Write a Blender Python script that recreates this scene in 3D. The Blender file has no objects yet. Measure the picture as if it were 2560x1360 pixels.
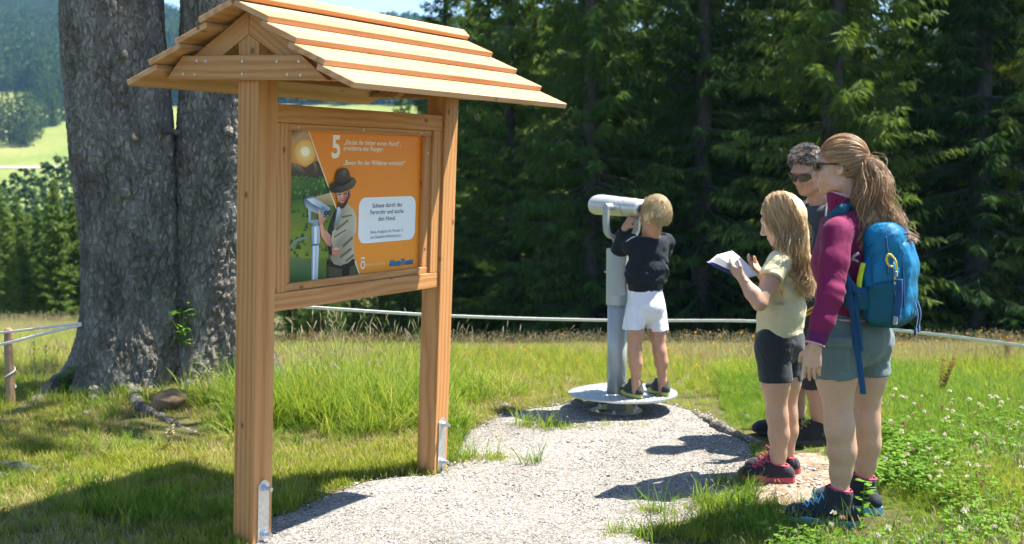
import bpy, bmesh, math, random
import numpy as np
from mathutils import Vector, Matrix
sc = bpy.context.scene
col = sc.collection
rad = math.radians
random.seed(7)

# ---------------------------------------------------------------- camera, sky, sun, exposure
F, PITCH, CAMZ = 2820.0, 0.0868, 1.5            # focal length in photo pixels, tilt, eye height
cd = bpy.data.cameras.new('camera')
cam = bpy.data.objects.new('camera', cd); col.objects.link(cam)
cam.location = (0, 0, CAMZ); cam.rotation_euler = (math.pi/2 - PITCH, 0, 0)
cd.sensor_width = 36; cd.lens = F*36/2560
cd.clip_start = .05; cd.clip_end = 6000
cd.dof.use_dof = True; cd.dof.focus_distance = 5.3; cd.dof.aperture_fstop = 3.2
sc.camera = cam

SUN_AZ, SUN_EL = rad(74), rad(62.5)
w = bpy.data.worlds.new('World'); sc.world = w; w.use_nodes = True
wn = w.node_tree.nodes; wl = w.node_tree.links
sky = wn.new('ShaderNodeTexSky'); sky.sky_type = 'NISHITA'; sky.sun_disc = False
sky.sun_elevation = SUN_EL; sky.sun_rotation = SUN_AZ; sky.altitude = 900
sky.air_density = 1.0; sky.dust_density = .3; sky.ozone_density = 2.0
wl.new(sky.outputs[0], wn['Background'].inputs[0]); wn['Background'].inputs[1].default_value = .095
sd = bpy.data.lights.new('sun', 'SUN'); sd.energy = 5.0; sd.angle = rad(.5); sd.color = (1, .94, .84)
sun = bpy.data.objects.new('sun', sd); col.objects.link(sun)
S_DIR = Vector((math.sin(SUN_AZ)*math.cos(SUN_EL), math.cos(SUN_AZ)*math.cos(SUN_EL), math.sin(SUN_EL)))
sun.rotation_euler = S_DIR.to_track_quat('Z', 'Y').to_euler(); sun.location = (6, 4, 12)
sc.view_settings.view_transform = 'Standard'; sc.view_settings.look = 'None'
sc.view_settings.gamma = 1; sc.view_settings.use_curve_mapping = False
sc.view_settings.exposure = 1.68
sc.cycles.max_bounces = 5; sc.cycles.diffuse_bounces = 2; sc.cycles.transmission_bounces = 4
sc.cycles.transparent_max_bounces = 6; sc.cycles.volume_bounces = 0
sc.cycles.use_adaptive_sampling = True; sc.cycles.adaptive_threshold = .035
sc.cycles.caustics_reflective = False; sc.cycles.caustics_refractive = False

# ---------------------------------------------------------------- helpers
def at(px, py, Y):
    """photo pixel + real distance forward -> point in the place"""
    c, s = math.cos(PITCH), math.sin(PITCH)
    x = (px-1280)/F; v = (680-py)/F
    d = np.array([x, c+v*s, -s+v*c]); d *= Y/d[1]
    return d + np.array([0, 0, CAMZ])

def lin(c):
    if isinstance(c, str):
        c = [int(c[i:i+2], 16)/255 for i in (0, 2, 4)]
        c = [v/12.92 if v <= .04045 else ((v+.055)/1.055)**2.4 for v in c]
    return tuple(c)

BASE = {}
def link(o, parent=None, label=None, cat=None, group=None, kind=None):
    col.objects.link(o)
    if parent is not None: o.parent = parent
    if label: o['label'] = label
    if cat: o['category'] = cat
    if group: o['group'] = group
    if kind: o['kind'] = kind
    return o

def mesh(name, V, Fc, mats, smooth=False, fm=None):
    me = bpy.data.meshes.new(name)
    V = np.asarray(V, dtype=np.float32)
    if isinstance(Fc, np.ndarray):
        n = Fc.shape[1]
        me.vertices.add(len(V)); me.vertices.foreach_set('co', V.ravel())
        me.loops.add(Fc.size); me.loops.foreach_set('vertex_index', Fc.ravel().astype(np.int32))
        me.polygons.add(len(Fc)); me.polygons.foreach_set('loop_start', np.arange(0, Fc.size, n, dtype=np.int32))
        me.update(calc_edges=True); me.validate()
    else:
        me.from_pydata([tuple(map(float, v)) for v in V], [], [tuple(f) for f in Fc]); me.update()
    for m in (mats if isinstance(mats, (list, tuple)) else [mats]):
        me.materials.append(m)
    if fm is not None: me.polygons.foreach_set('material_index', np.asarray(fm, dtype=np.int32))
    if smooth: me.polygons.foreach_set('use_smooth', np.ones(len(me.polygons), dtype=bool))
    return me

def obj(name, V, Fc, mats, parent=None, smooth=False, base=None, fm=None, **tags):
    """a mesh object; V is given in the place's coordinates (or the parent's own, when the parent is 'local')"""
    V = np.asarray(V, dtype=np.float64)
    if parent is not None:
        b = BASE.get(parent.name, np.zeros(3))
    else:
        b = np.asarray(base) if base is not None else np.array([*( (V.min(0)+V.max(0))/2 )[:2], V[:, 2].min()])
    o = bpy.data.objects.new(name, mesh(name, V-b, Fc, mats, smooth, fm))
    if parent is None: o.location = b
    link(o, parent, **tags)
    BASE[o.name] = b
    return o

def empty(name, loc, **tags):
    o = bpy.data.objects.new(name, None); o.location = loc; o.empty_display_size = .1
    link(o, None, **tags); BASE[o.name] = np.array(loc, dtype=float)
    return o

class MB:
    """collects boxes, tubes, prisms into one mesh"""
    def __init__(s): s.V = []; s.F = []; s.M = []; s.n = 0
    def add(s, V, Fc, m=0):
        V = np.asarray(V, dtype=float)
        s.V.append(V); s.F += [tuple(int(i)+s.n for i in f) for f in Fc]; s.M += [m]*len(Fc); s.n += len(V)
        return s
    def box(s, lo, hi, bev=0, m=0, M=None):
        lo = np.array(lo, float); hi = np.array(hi, float)
        if bev <= 0:
            V = np.array([[x, y, z] for x in (lo[0], hi[0]) for y in (lo[1], hi[1]) for z in (lo[2], hi[2])])
            Fc = [(0, 1, 3, 2), (4, 6, 7, 5), (0, 4, 5, 1), (2, 3, 7, 6), (0, 2, 6, 4), (1, 5, 7, 3)]
        else:
            V, Fc = chamfer(lo, hi, bev)
        if M is not None: V = V @ np.array(M[0]).T + np.array(M[1])
        return s.add(V, Fc, m)
    def tube(s, pts, r, sides=8, m=0, cap=True, flat=None):
        V, Fc = tube(pts, r, sides, cap, flat); return s.add(V, Fc, m)
    def get(s): return np.concatenate(s.V), s.F
    def build(s, name, mats, parent=None, smooth=False, **k):
        V, Fc = s.get()
        fm = s.M if isinstance(mats, (list, tuple)) and len(mats) > 1 else None
        return obj(name, V, Fc, mats, parent, smooth, fm=fm, **k)

def chamfer(lo, hi, b):
    V = []; ids = {}
    c = [(lo[i], hi[i]) for i in range(3)]
    sg = (1, -1)
    for ax in range(3):
        for ix in range(2):
            for iy in range(2):
                for iz in range(2):
                    p = [c[0][ix], c[1][iy], c[2][iz]]; k = (ix, iy, iz)
                    for a in range(3):
                        if a != ax: p[a] += b*sg[k[a]]
                    ids[(ax, k)] = len(V); V.append(p)
    Fc = []
    for ax in range(3):
        a, bb = [(1, 2), (2, 0), (0, 1)][ax]
        for s in range(2):
            q = []
            for (i, j) in ((0, 0), (1, 0), (1, 1), (0, 1)):
                k = [0, 0, 0]; k[ax] = s; k[a] = i; k[bb] = j; q.append(ids[(ax, tuple(k))])
            Fc.append(q if s else q[::-1])
    for ax in range(3):                     # edge chamfers along ax
        a, bb = [(1, 2), (2, 0), (0, 1)][ax]
        for i in range(2):
            for j in range(2):
                k0 = [0, 0, 0]; k0[a] = i; k0[bb] = j; k1 = list(k0); k1[ax] = 1; k0 = tuple(k0); k1 = tuple(k1)
                q = [ids[(a, k0)], ids[(a, k1)], ids[(bb, k1)], ids[(bb, k0)]]
                Fc.append(q if (i ^ j) else q[::-1])
    for ix in range(2):
        for iy in range(2):
            for iz in range(2):
                k = (ix, iy, iz); q = [ids[(0, k)], ids[(1, k)], ids[(2, k)]]
                Fc.append(q if (ix+iy+iz) % 2 else q[::-1])
    return np.array(V, float), Fc

def frames(P):
    P = np.asarray(P, float)
    T = np.gradient(P, axis=0); T /= np.linalg.norm(T, axis=1)[:, None]+1e-12
    up = np.array([0, 0, 1.]) if abs(T[0][2]) < .9 else np.array([1., 0, 0])
    N = np.zeros_like(P); n = up - T[0]*(up@T[0]); N[0] = n/np.linalg.norm(n)
    for i in range(1, len(P)):
        n = N[i-1] - T[i]*(N[i-1]@T[i]); N[i] = n/(np.linalg.norm(n)+1e-12)
    return T, N, np.cross(T, N)

def tube(pts, r, sides=8, cap=True, flat=None):
    P = np.asarray(pts, float); n = len(P)
    r = np.full(n, r, float) if np.isscalar(r) else np.asarray(r, float)
    T, N, B = frames(P)
    if flat is not None:                    # (normal vector, ratio): ribbon-like section
        fn = np.asarray(flat[0], float)
        N = fn - T*(T@fn)[:, None]; N /= np.linalg.norm(N, axis=1)[:, None]+1e-12; B = np.cross(T, N)
    a = np.arange(sides)*2*math.pi/sides
    k = flat[1] if flat is not None else 1.0
    V = (P[:, None]+r[:, None, None]*(np.cos(a)[None, :, None]*N[:, None]*k+np.sin(a)[None, :, None]*B[:, None])).reshape(-1, 3)
    Fc = [(i*sides+j, i*sides+(j+1) % sides, (i+1)*sides+(j+1) % sides, (i+1)*sides+j) for i in range(n-1) for j in range(sides)]
    if cap: Fc += [tuple(range(sides))[::-1], tuple((n-1)*sides+j for j in range(sides))]
    return V, Fc

def lathe(prof, n=24, c=(0, 0, 0), close=True):
    """profile of (radius, z) pairs turned round a vertical axis"""
    V = [(c[0]+r*math.cos(2*math.pi*j/n), c[1]+r*math.sin(2*math.pi*j/n), c[2]+z) for r, z in prof for j in range(n)]
    Fc = [(i*n+j, i*n+(j+1) % n, (i+1)*n+(j+1) % n, (i+1)*n+j) for i in range(len(prof)-1) for j in range(n)]
    if close: Fc += [tuple(range(n))[::-1], tuple((len(prof)-1)*n+j for j in range(n))]
    return np.array(V), Fc

def spline(pts, n=24):
    """Catmull-Rom through the points"""
    P = np.asarray(pts, float); m = len(P)
    Q = np.vstack([2*P[0]-P[1], P, 2*P[-1]-P[-2]])
    t = np.linspace(0, m-1-1e-9, n); i = t.astype(int); f = (t-i)[:, None]
    a, b, c, d = Q[i], Q[i+1], Q[i+2], Q[i+3]
    return .5*((2*b)+(-a+c)*f+(2*a-5*b+4*c-d)*f**2+(-a+3*b-3*c+d)*f**3)

# value noise, numpy
_rng = np.random.default_rng(3); _T = _rng.random((32, 32, 32)).astype(np.float32)*2-1
def noise(P, sc=1.0):
    P = np.asarray(P, dtype=np.float32)*np.asarray(sc, dtype=np.float32)
    i = np.floor(P).astype(int); f = P-i; f = f*f*(3-2*f); i &= 31; j = (i+1) & 31
    x0, y0, z0 = i[..., 0], i[..., 1], i[..., 2]; x1, y1, z1 = j[..., 0], j[..., 1], j[..., 2]
    fx, fy, fz = f[..., 0], f[..., 1], f[..., 2]
    a = _T[x0, y0, z0]*(1-fx)+_T[x1, y0, z0]*fx; b = _T[x0, y1, z0]*(1-fx)+_T[x1, y1, z0]*fx
    c = _T[x0, y0, z1]*(1-fx)+_T[x1, y0, z1]*fx; d = _T[x0, y1, z1]*(1-fx)+_T[x1, y1, z1]*fx
    return (a*(1-fy)+b*fy)*(1-fz)+(c*(1-fy)+d*fy)*fz
def fbm(P, sc=1.0, o=4):
    P = np.asarray(P, dtype=np.float32); r = 0; a = 1; t = 0
    for k in range(o):
        r = r+a*noise(P+k*7.3, np.asarray(sc)*2**k); t += a; a *= .5
    return r/t
def sstep(a, b, x):
    t = np.clip((x-a)/(b-a), 0, 1); return t*t*(3-2*t)

# ---------------------------------------------------------------- materials
class NT:
    def __init__(s, name):
        s.m = bpy.data.materials.new(name); s.m.use_nodes = True
        s.t = s.m.node_tree; s.n = s.t.nodes; s.l = s.t.links
        s.p = s.n['Principled BSDF']; s.out = s.n['Material Output']
    def new(s, typ, **k):
        n = s.n.new(typ)
        for a, b in k.items(): setattr(n, a, b)
        return n
    def set(s, n, i, v):
        if hasattr(v, 'is_output') or isinstance(v, bpy.types.NodeSocket): s.l.new(v, n.inputs[i])
        else: n.inputs[i].default_value = v
    def tex(s, typ, vec=None, **k):
        n = s.new(typ)
        for a, b in k.items():
            if hasattr(n, a) and a not in n.inputs.keys(): setattr(n, a, b)
            else: s.set(n, a.replace('_', ' '), b)
        if vec is not None: s.l.new(vec, n.inputs['Vector'])
        return n
    def map(s, vec, scale=(1, 1, 1), loc=(0, 0, 0)):
        n = s.new('ShaderNodeMapping'); s.l.new(vec, n.inputs[0]); n.inputs['Scale'].default_value = scale; n.inputs['Location'].default_value = loc
        return n.outputs[0]
    def ramp(s, fac, stops):
        n = s.new('ShaderNodeValToRGB'); s.l.new(fac, n.inputs[0]); e = n.color_ramp.elements
        while len(e) < len(stops): e.new(.5)
        for q, (p, c) in zip(e, stops): q.position = p; q.color = (*lin(c), 1)
        return n.outputs[0]
    def mix(s, fac, a, b, mode='MIX'):
        n = s.new('ShaderNodeMix', data_type='RGBA', blend_type=mode)
        for i, v in ((0, fac), (6, a), (7, b)):
            if isinstance(v, bpy.types.NodeSocket): s.l.new(v, n.inputs[i])
            else: n.inputs[i].default_value = v if i == 0 else (*lin(v), 1)
        return n.outputs[2]
    def math(s, op, a, b=0.0):
        n = s.new('ShaderNodeMath', operation=op)
        for i, v in ((0, a), (1, b)): s.set(n, i, v)
        return n.outputs[0]
    def bump(s, h, strength=.3, dist=.01):
        n = s.new('ShaderNodeBump'); s.l.new(h, n.inputs['Height']); n.inputs['Strength'].default_value = strength; n.inputs['Distance'].default_value = dist
        s.l.new(n.outputs[0], s.p.inputs['Normal']); return n
    @property
    def obj(s): return s.new('ShaderNodeTexCoord').outputs['Object']
    @property
    def pos(s): return s.new('ShaderNodeNewGeometry').outputs['Position']
    def rnd(s): return s.new('ShaderNodeObjectInfo').outputs['Random']
    def attr(s, name): n = s.new('ShaderNodeAttribute'); n.attribute_name = name; return n
    def base(s, v):
        if isinstance(v, bpy.types.NodeSocket): s.l.new(v, s.p.inputs['Base Color'])
        else: s.p.inputs['Base Color'].default_value = (*lin(v), 1)

def plain(name, c, rough=.6, metal=0, spec=.5, nz=.12, scale=40, bump=0, var=None):
    """one colour with slight mottling and grain"""
    t = NT(name); t.p.inputs['Roughness'].default_value = rough; t.p.inputs['Metallic'].default_value = metal
    t.p.inputs['Specular IOR Level'].default_value = spec
    n = t.tex('ShaderNodeTexNoise', t.obj, Scale=scale, Detail=4.0)
    c = lin(c); lo = tuple(v*(1-nz) for v in c); hi = tuple(min(1, v*(1+nz)) for v in c)
    t.base(t.ramp(n.outputs[0], [(.3, lo), (.7, hi)]))
    if bump: t.bump(n.outputs[0], bump, .004)
    return t.m

def leaf_mat(name, cols, trans=.35, rough=.55, hue=.0):
    """thin leaf: colours drawn per plant, some light passing through"""
    t = NT(name)
    r = t.rnd(); n = t.tex('ShaderNodeTexNoise', t.pos, Scale=9.0, Detail=2.0)
    f = t.math('ADD', t.math('MULTIPLY', r, .7), t.math('MULTIPLY', n.outputs[0], .42))
    k = len(cols)-1
    c = t.ramp(f, [(.1+.8*i/k, x) for i, x in enumerate(cols)])
    t.l.new(c, t.p.inputs['Base Color']); t.p.inputs['Roughness'].default_value = rough; t.p.inputs['Specular IOR Level'].default_value = .06
    tr = t.new('ShaderNodeBsdfTranslucent'); t.l.new(t.mix(1.0, c, (1.0, 1.0, .45), 'MULTIPLY'), tr.inputs[0])
    mx = t.new('ShaderNodeMixShader'); mx.inputs[0].default_value = trans
    t.l.new(t.p.outputs[0], mx.inputs[1]); t.l.new(tr.outputs[0], mx.inputs[2]); t.l.new(mx.outputs[0], t.out.inputs[0])
    return t.m

def wood_mat(name, c0, c1, c2, rough=.62, ring=9.0):
    """planed timber: growth rings drawn along each piece's own grain ('grain' attribute), knots, fibres"""
    t = NT(name)
    g = t.attr('grain').outputs['Vector']
    v = t.map(g, (.55, 1, 1))
    d = t.tex('ShaderNodeTexNoise', v, Scale=2.6, Detail=3.0)
    sep = t.new('ShaderNodeSeparateXYZ'); t.l.new(g, sep.inputs[0])
    comb = t.new('ShaderNodeCombineXYZ')
    t.l.new(t.math('MULTIPLY', sep.outputs[0], .06), comb.inputs[0])
    t.l.new(t.math('ADD', sep.outputs[1], t.math('MULTIPLY', t.math('SUBTRACT', d.outputs[0], .5), .085)), comb.inputs[1])
    t.l.new(t.math('ADD', sep.outputs[2], t.math('MULTIPLY', t.math('SUBTRACT', d.outputs[0], .5), .05)), comb.inputs[2])
    wv = t.tex('ShaderNodeTexWave', comb.outputs[0], wave_type='RINGS', rings_direction='X', Scale=ring*1.6, Distortion=1.2, Detail=2.0)
    wv.inputs['Detail Scale'].default_value = 1.5
    fib = t.tex('ShaderNodeTexNoise', t.map(g, (4, 160, 160)), Scale=1.0, Detail=3.0)
    f = t.math('ADD', t.math('MULTIPLY', wv.outputs['Fac'], .36), t.math('MULTIPLY', fib.outputs[0], .68))
    c = t.ramp(f, [(.22, c2), (.5, c1), (.8, c0)])
    vor = t.tex('ShaderNodeTexVoronoi', t.map(g, (6, 9, 9)), Scale=1.0, Randomness=1.0)
    kn = t.ramp(vor.outputs['Distance'], [(.04, (.9, .9, .9)), (.08, (.4, .4, .4)), (.12, (0, 0, 0))])
    c = t.mix(kn, c, (c2[0]*.42, c2[1]*.32, c2[2]*.25))
    big = t.tex('ShaderNodeTexNoise', t.map(g, (1.3, 4, 4)), Scale=1.0, Detail=2.0)
    c = t.mix(.28, c, t.ramp(big.outputs[0], [(.3, (.72, .66, .6)), (.7, (1, 1, 1))]), 'MULTIPLY')
    t.base(c); t.p.inputs['Roughness'].default_value = rough; t.p.inputs['Specular IOR Level'].default_value = .3
    t.bump(f, .25, .002)
    return t.m

def grain(o, axis, off=None):
    """store each vertex's place along/across the grain"""
    me = o.data; n = len(me.vertices); co = np.empty(n*3, np.float32); me.vertices.foreach_get('co', co); co = co.reshape(-1, 3)
    a = np.asarray(axis, float); a /= np.linalg.norm(a)
    b = np.cross(a, [0.31, .2, .9]); b /= np.linalg.norm(b); c = np.cross(a, b)
    c0 = co.mean(0); q = co-c0
    off = off if off is not None else (random.uniform(-9, 9), random.uniform(-.25, .25), random.uniform(.05, .3))
    g = np.stack([q@a+off[0], q@b+off[1], q@c+off[2]], 1).astype(np.float32)
    at_ = me.attributes.new('grain', 'FLOAT_VECTOR', 'POINT'); at_.data.foreach_set('vector', g.ravel())
    return o

def paint_mat(name, rough=.45, spec=.4):
    """print: colours come from the mesh's own colour layer"""
    t = NT(name); t.l.new(t.attr('print').outputs['Color'], t.p.inputs['Base Color'])
    t.p.inputs['Roughness'].default_value = rough; t.p.inputs['Specular IOR Level'].default_value = spec
    return t.m

def tri_count(o): return len(o.data.polygons)

def scatter(name, pts, scl, rot, idx, protos, **tags):
    """points carrying plants or pebbles (one 'stuff' object)"""
    me = bpy.data.meshes.new(name); pts = np.asarray(pts, np.float32); n = len(pts)
    b = np.array([*(pts.mean(0)[:2]), pts[:, 2].min()], np.float32)
    me.vertices.add(n); me.vertices.foreach_set('co', (pts-b).ravel())
    a = me.attributes.new('scl', 'FLOAT_VECTOR', 'POINT'); s = np.asarray(scl, np.float32)
    if s.ndim == 1: s = np.repeat(s[:, None], 3, 1)
    a.data.foreach_set('vector', s.ravel().astype(np.float32))
    a = me.attributes.new('rot', 'FLOAT_VECTOR', 'POINT'); a.data.foreach_set('vector', np.asarray(rot, np.float32).ravel())
    a = me.attributes.new('idx', 'INT', 'POINT'); a.data.foreach_set('value', np.asarray(idx, np.int32))
    o = bpy.data.objects.new(name, me); o.location = b
    link(o, None, kind='stuff', **tags)
    c = bpy.data.collections.new(name+'_kinds')
    for i, p in enumerate(protos):
        q = bpy.data.objects.new(f'{name}_{i:02d}', p) if isinstance(p, bpy.types.Mesh) else p
        c.objects.link(q)
    g = bpy.data.node_groups.new(name+'_nodes', 'GeometryNodeTree')
    g.interface.new_socket('Geometry', in_out='INPUT', socket_type='NodeSocketGeometry')
    g.interface.new_socket('Geometry', in_out='OUTPUT', socket_type='NodeSocketGeometry')
    N = g.nodes; L = g.links
    gi = N.new('NodeGroupInput'); go = N.new('NodeGroupOutput')
    ip = N.new('GeometryNodeInstanceOnPoints'); ci = N.new('GeometryNodeCollectionInfo')
    ci.inputs['Collection'].default_value = c; ci.inputs['Separate Children'].default_value = True; ci.inputs['Reset Children'].default_value = True
    def na(nm, ty):
        q = N.new('GeometryNodeInputNamedAttribute'); q.data_type = ty; q.inputs['Name'].default_value = nm; return q.outputs['Attribute']
    er = N.new('FunctionNodeEulerToRotation'); L.new(na('rot', 'FLOAT_VECTOR'), er.inputs[0])
    L.new(gi.outputs[0], ip.inputs['Points']); L.new(ci.outputs[0], ip.inputs['Instance'])
    ip.inputs['Pick Instance'].default_value = True
    L.new(na('idx', 'INT'), ip.inputs['Instance Index']); L.new(er.outputs[0], ip.inputs['Rotation']); L.new(na('scl', 'FLOAT_VECTOR'), ip.inputs['Scale'])
    L.new(ip.outputs[0], go.inputs[0])
    md = o.modifiers.new('scatter', 'NODES'); md.node_group = g
    return o

# ---------------------------------------------------------------- distance fields -> smooth bodies and clothes
class Field:
    def __init__(s, lo, hi, h):
        s.h = h; s.lo = np.asarray(lo, float)-3*h; n = np.ceil((np.asarray(hi, float)+3*h-s.lo)/h).astype(int)+1
        s.n = n; s.D = np.full(n, 9., np.float32); s.ax = [s.lo[i]+h*np.arange(n[i]) for i in range(3)]
    def win(s, lo, hi):
        a = np.clip(np.floor((lo-s.lo)/s.h).astype(int), 0, s.n-1); b = np.clip(np.ceil((hi-s.lo)/s.h).astype(int)+1, 1, s.n)
        sl = tuple(slice(int(i), int(max(j, i+1))) for i, j in zip(a, b))
        G = [s.ax[i][sl[i]].astype(np.float32) for i in range(3)]
        return sl, G[0][:, None, None], G[1][None, :, None], G[2][None, None, :]
    def put(s, sl, d, k, op):
        A = s.D[sl]
        if op == 'u':
            if k > 0:
                hh = np.maximum(k-np.abs(A-d), 0)/k; s.D[sl] = np.minimum(A, d)-hh*hh*k*.25
            else: s.D[sl] = np.minimum(A, d)
        else:
            if k > 0:
                hh = np.maximum(k-np.abs(A+d), 0)/k; s.D[sl] = np.maximum(A, -d)+hh*hh*k*.25
            else: s.D[sl] = np.maximum(A, -d)
    def cone(s, a, b, ra, rb, k=.02, flat=None, op='u'):
        a = np.asarray(a, float); b = np.asarray(b, float); m = max(ra, rb)+k+3*s.h
        if flat is not None: m = m*max(1, flat[1])
        sl, X, Y, Z = s.win(np.minimum(a, b)-m, np.maximum(a, b)+m)
        ab = b-a; L2 = ab@ab+1e-12
        x, y, z = X-a[0], Y-a[1], Z-a[2]
        t = np.clip((x*ab[0]+y*ab[1]+z*ab[2])/L2, 0, 1)
        x = x-t*ab[0]; y = y-t*ab[1]; z = z-t*ab[2]
        r = ra+(rb-ra)*t
        if flat is not None:
            f = np.asarray(flat[0], float); f = f/np.linalg.norm(f); q = (x*f[0]+y*f[1]+z*f[2])*(1/flat[1]-1)
            x = x+f[0]*q; y = y+f[1]*q; z = z+f[2]*q
        s.put(sl, (np.sqrt(x*x+y*y+z*z)-r).astype(np.float32), k, op); return s
    def chain(s, pts, k=.02, flat=None, op='u'):
        for (a, ra), (b, rb) in zip(pts[:-1], pts[1:]): s.cone(a, b, ra, rb, k, flat, op)
        return s
    def ell(s, c, r, M=None, k=.02, op='u'):
        c = np.asarray(c, float); r = np.asarray(r, float); m = max(r)+k+3*s.h
        sl, X, Y, Z = s.win(c-m, c+m); x, y, z = X-c[0], Y-c[1], Z-c[2]
        if M is not None:
            M = np.asarray(M); x, y, z = (x*M[0, i]+y*M[1, i]+z*M[2, i] for i in range(3))
        q0 = np.sqrt((x/r[0])**2+(y/r[1])**2+(z/r[2])**2); q1 = np.sqrt((x/r[0]**2)**2+(y/r[1]**2)**2+(z/r[2]**2)**2)+1e-9
        s.put(sl, (q0*(q0-1)/q1).astype(np.float32), k, op); return s
    def rbox(s, c, hs, M=None, rd=.01, k=.01, op='u'):
        c = np.asarray(c, float); hs = np.asarray(hs, float); m = np.linalg.norm(hs)+rd+k+3*s.h
        sl, X, Y, Z = s.win(c-m, c+m); x, y, z = X-c[0], Y-c[1], Z-c[2]
        if M is not None:
            M = np.asarray(M); x, y, z = (x*M[0, i]+y*M[1, i]+z*M[2, i] for i in range(3))
        q = [np.abs(v)-h+rd for v, h in zip((x, y, z), hs)]
        d = np.sqrt(sum(np.maximum(v, 0)**2 for v in q))+np.minimum(np.maximum(np.maximum(q[0], q[1]), q[2]), 0)-rd
        s.put(sl, d.astype(np.float32), k, op); return s
    def plane(s, p, n, k=0, bound=None):
        """cut away the side the normal points to (optionally only near a point)"""
        n = np.asarray(n, float); n /= np.linalg.norm(n); p = np.asarray(p, float)
        if bound is None: sl = (slice(None),)*3; X, Y, Z = (s.ax[0][:, None, None], s.ax[1][None, :, None], s.ax[2][None, None, :])
        else: sl, X, Y, Z = s.win(np.asarray(bound[0])-bound[1], np.asarray(bound[0])+bound[1])
        d = -((X-p[0])*n[0]+(Y-p[1])*n[1]+(Z-p[2])*n[2])
        s.put(sl, d.astype(np.float32), k, 'd'); return s
    def wrinkle(s, amp, sc, seed=0, aniso=(1, 1, 1)):
        near = np.abs(s.D) < .03; I = np.nonzero(near)
        P = np.stack([s.ax[i][I[i]] for i in range(3)], -1)+seed*3.7
        s.D[I] += amp*fbm(P, np.asarray(aniso)*sc, 3); return s
    def fold(s, fn):
        near = np.abs(s.D) < .03; I = np.nonzero(near)
        P = np.stack([s.ax[i][I[i]] for i in range(3)], -1); s.D[I] += fn(P).astype(np.float32); return s
    def nets(s):
        D = s.D; nx, ny, nz = D.shape
        I = D < 0
        c = np.zeros((nx-1, ny-1, nz-1), np.int8)
        cr = [(i, j, k) for i in (0, 1) for j in (0, 1) for k in (0, 1)]
        for i, j, k in cr: c += I[i:nx-1+i, j:ny-1+j, k:nz-1+k]
        cells = np.argwhere((c > 0) & (c < 8)); idx = np.full(c.shape, -1, np.int32); idx[tuple(cells.T)] = np.arange(len(cells))
        val = np.stack([D[cells[:, 0]+i, cells[:, 1]+j, cells[:, 2]+k] for i, j, k in cr], 1)
        C = np.array(cr, float); acc = np.zeros((len(cells), 3)); cnt = np.zeros(len(cells))
        for a in range(8):
            for b in range(a+1, 8):
                if np.abs(C[a]-C[b]).sum() != 1: continue
                va, vb = val[:, a], val[:, b]; m = (va < 0) != (vb < 0)
                t = np.where(m, va/(va-vb+1e-20), 0)
                acc += np.where(m[:, None], C[a]+t[:, None]*(C[b]-C[a]), 0); cnt += m
        V = s.lo+s.h*(cells+acc/cnt[:, None])
        Q = []
        for ax in range(3):
            a1, a2 = [(1, 2), (2, 0), (0, 1)][ax]
            s0 = [slice(None)]*3; s1 = [slice(None)]*3; s0[ax] = slice(0, -1); s1[ax] = slice(1, None)
            A = I[tuple(s0)]; B = I[tuple(s1)]
            e = np.argwhere(A != B); ins = A[tuple(e.T)]
            ok = (e[:, a1] > 0) & (e[:, a2] > 0) & (e[:, a1] < D.shape[a1]-1) & (e[:, a2] < D.shape[a2]-1); e = e[ok]; ins = ins[ok]
            o1 = np.zeros(3, int); o1[a1] = 1; o2 = np.zeros(3, int); o2[a2] = 1
            q = np.stack([idx[tuple((e-o1-o2).T)], idx[tuple((e-o2).T)], idx[tuple(e.T)], idx[tuple((e-o1).T)]], 1)
            q[~ins] = q[~ins][:, ::-1]; Q.append(q)
        return V, np.concatenate(Q)
    def build(s, name, mat, parent=None, smooth_it=1, **k):
        V, Q = s.nets()
        for _ in range(smooth_it):                                   # light relaxation
            i0 = np.concatenate([Q[:, 0], Q[:, 1], Q[:, 2], Q[:, 3], Q[:, 1], Q[:, 2], Q[:, 3], Q[:, 0]])
            i1 = np.concatenate([Q[:, 1], Q[:, 2], Q[:, 3], Q[:, 0], Q[:, 0], Q[:, 1], Q[:, 2], Q[:, 3]])
            n = np.bincount(i0, minlength=len(V)); A = np.stack([np.bincount(i0, V[i1, c], len(V)) for c in range(3)], 1)
            V = .5*V+.5*A/np.maximum(n, 1)[:, None]
        return obj(name, V, Q, mat, parent, smooth=True, **k)

def basis(f, up=(0, 0, 1)):
    """columns: right, forward, up for a thing facing f"""
    f = np.asarray(f, float); f /= np.linalg.norm(f); r = np.cross(f, up); r /= np.linalg.norm(r); u = np.cross(r, f)
    return np.stack([r, f, u], 1)
# ================================================================ the ground
def gz(x, y):
    x = np.asarray(x, float); y = np.asarray(y, float); d = np.maximum(y, 0)
    q = np.clip(d-7.6, 0, 5.6); r = -.021*q*q-.235*np.clip(d-13.2, 0, 24)-.05*np.clip(d-37.2, 0, 60)
    l = -.118*np.clip(d-8.0, 0, 25)-.25*np.clip(d-33, 0, 30)
    ang = x/np.maximum(y, .5)
    wl_ = sstep(-.18, -.33, ang)
    z = r*(1-wl_)+l*wl_
    far = np.interp(d, [60, 75, 110, 160, 230, 300, 350, 430, 500, 560, 700, 900, 980, 1400, 3000], [-11, -14, -19, -20, -13, -1, 6, 20, 31, 45, 84, 138, 142, 120, 100])
    und = (.90-.17*sstep(-.36, -.24, ang))*(1+.03*np.sin(ang*23)+.02*np.sin(ang*51))
    far = np.where(d > 560, 45+(far-45)*und, far)
    z = np.where(d > 60, z*(1-sstep(60, 95, d))+far*sstep(60, 95, d), z)
    z = z+.10*np.exp(-((x+2.3)**2/1.4+(y-7.4)**2/.8))
    P = np.stack([x, y, x*0], -1)
    return z+.018*fbm(P, .9, 3)*sstep(30, 10, np.hypot(x, y))

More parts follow.
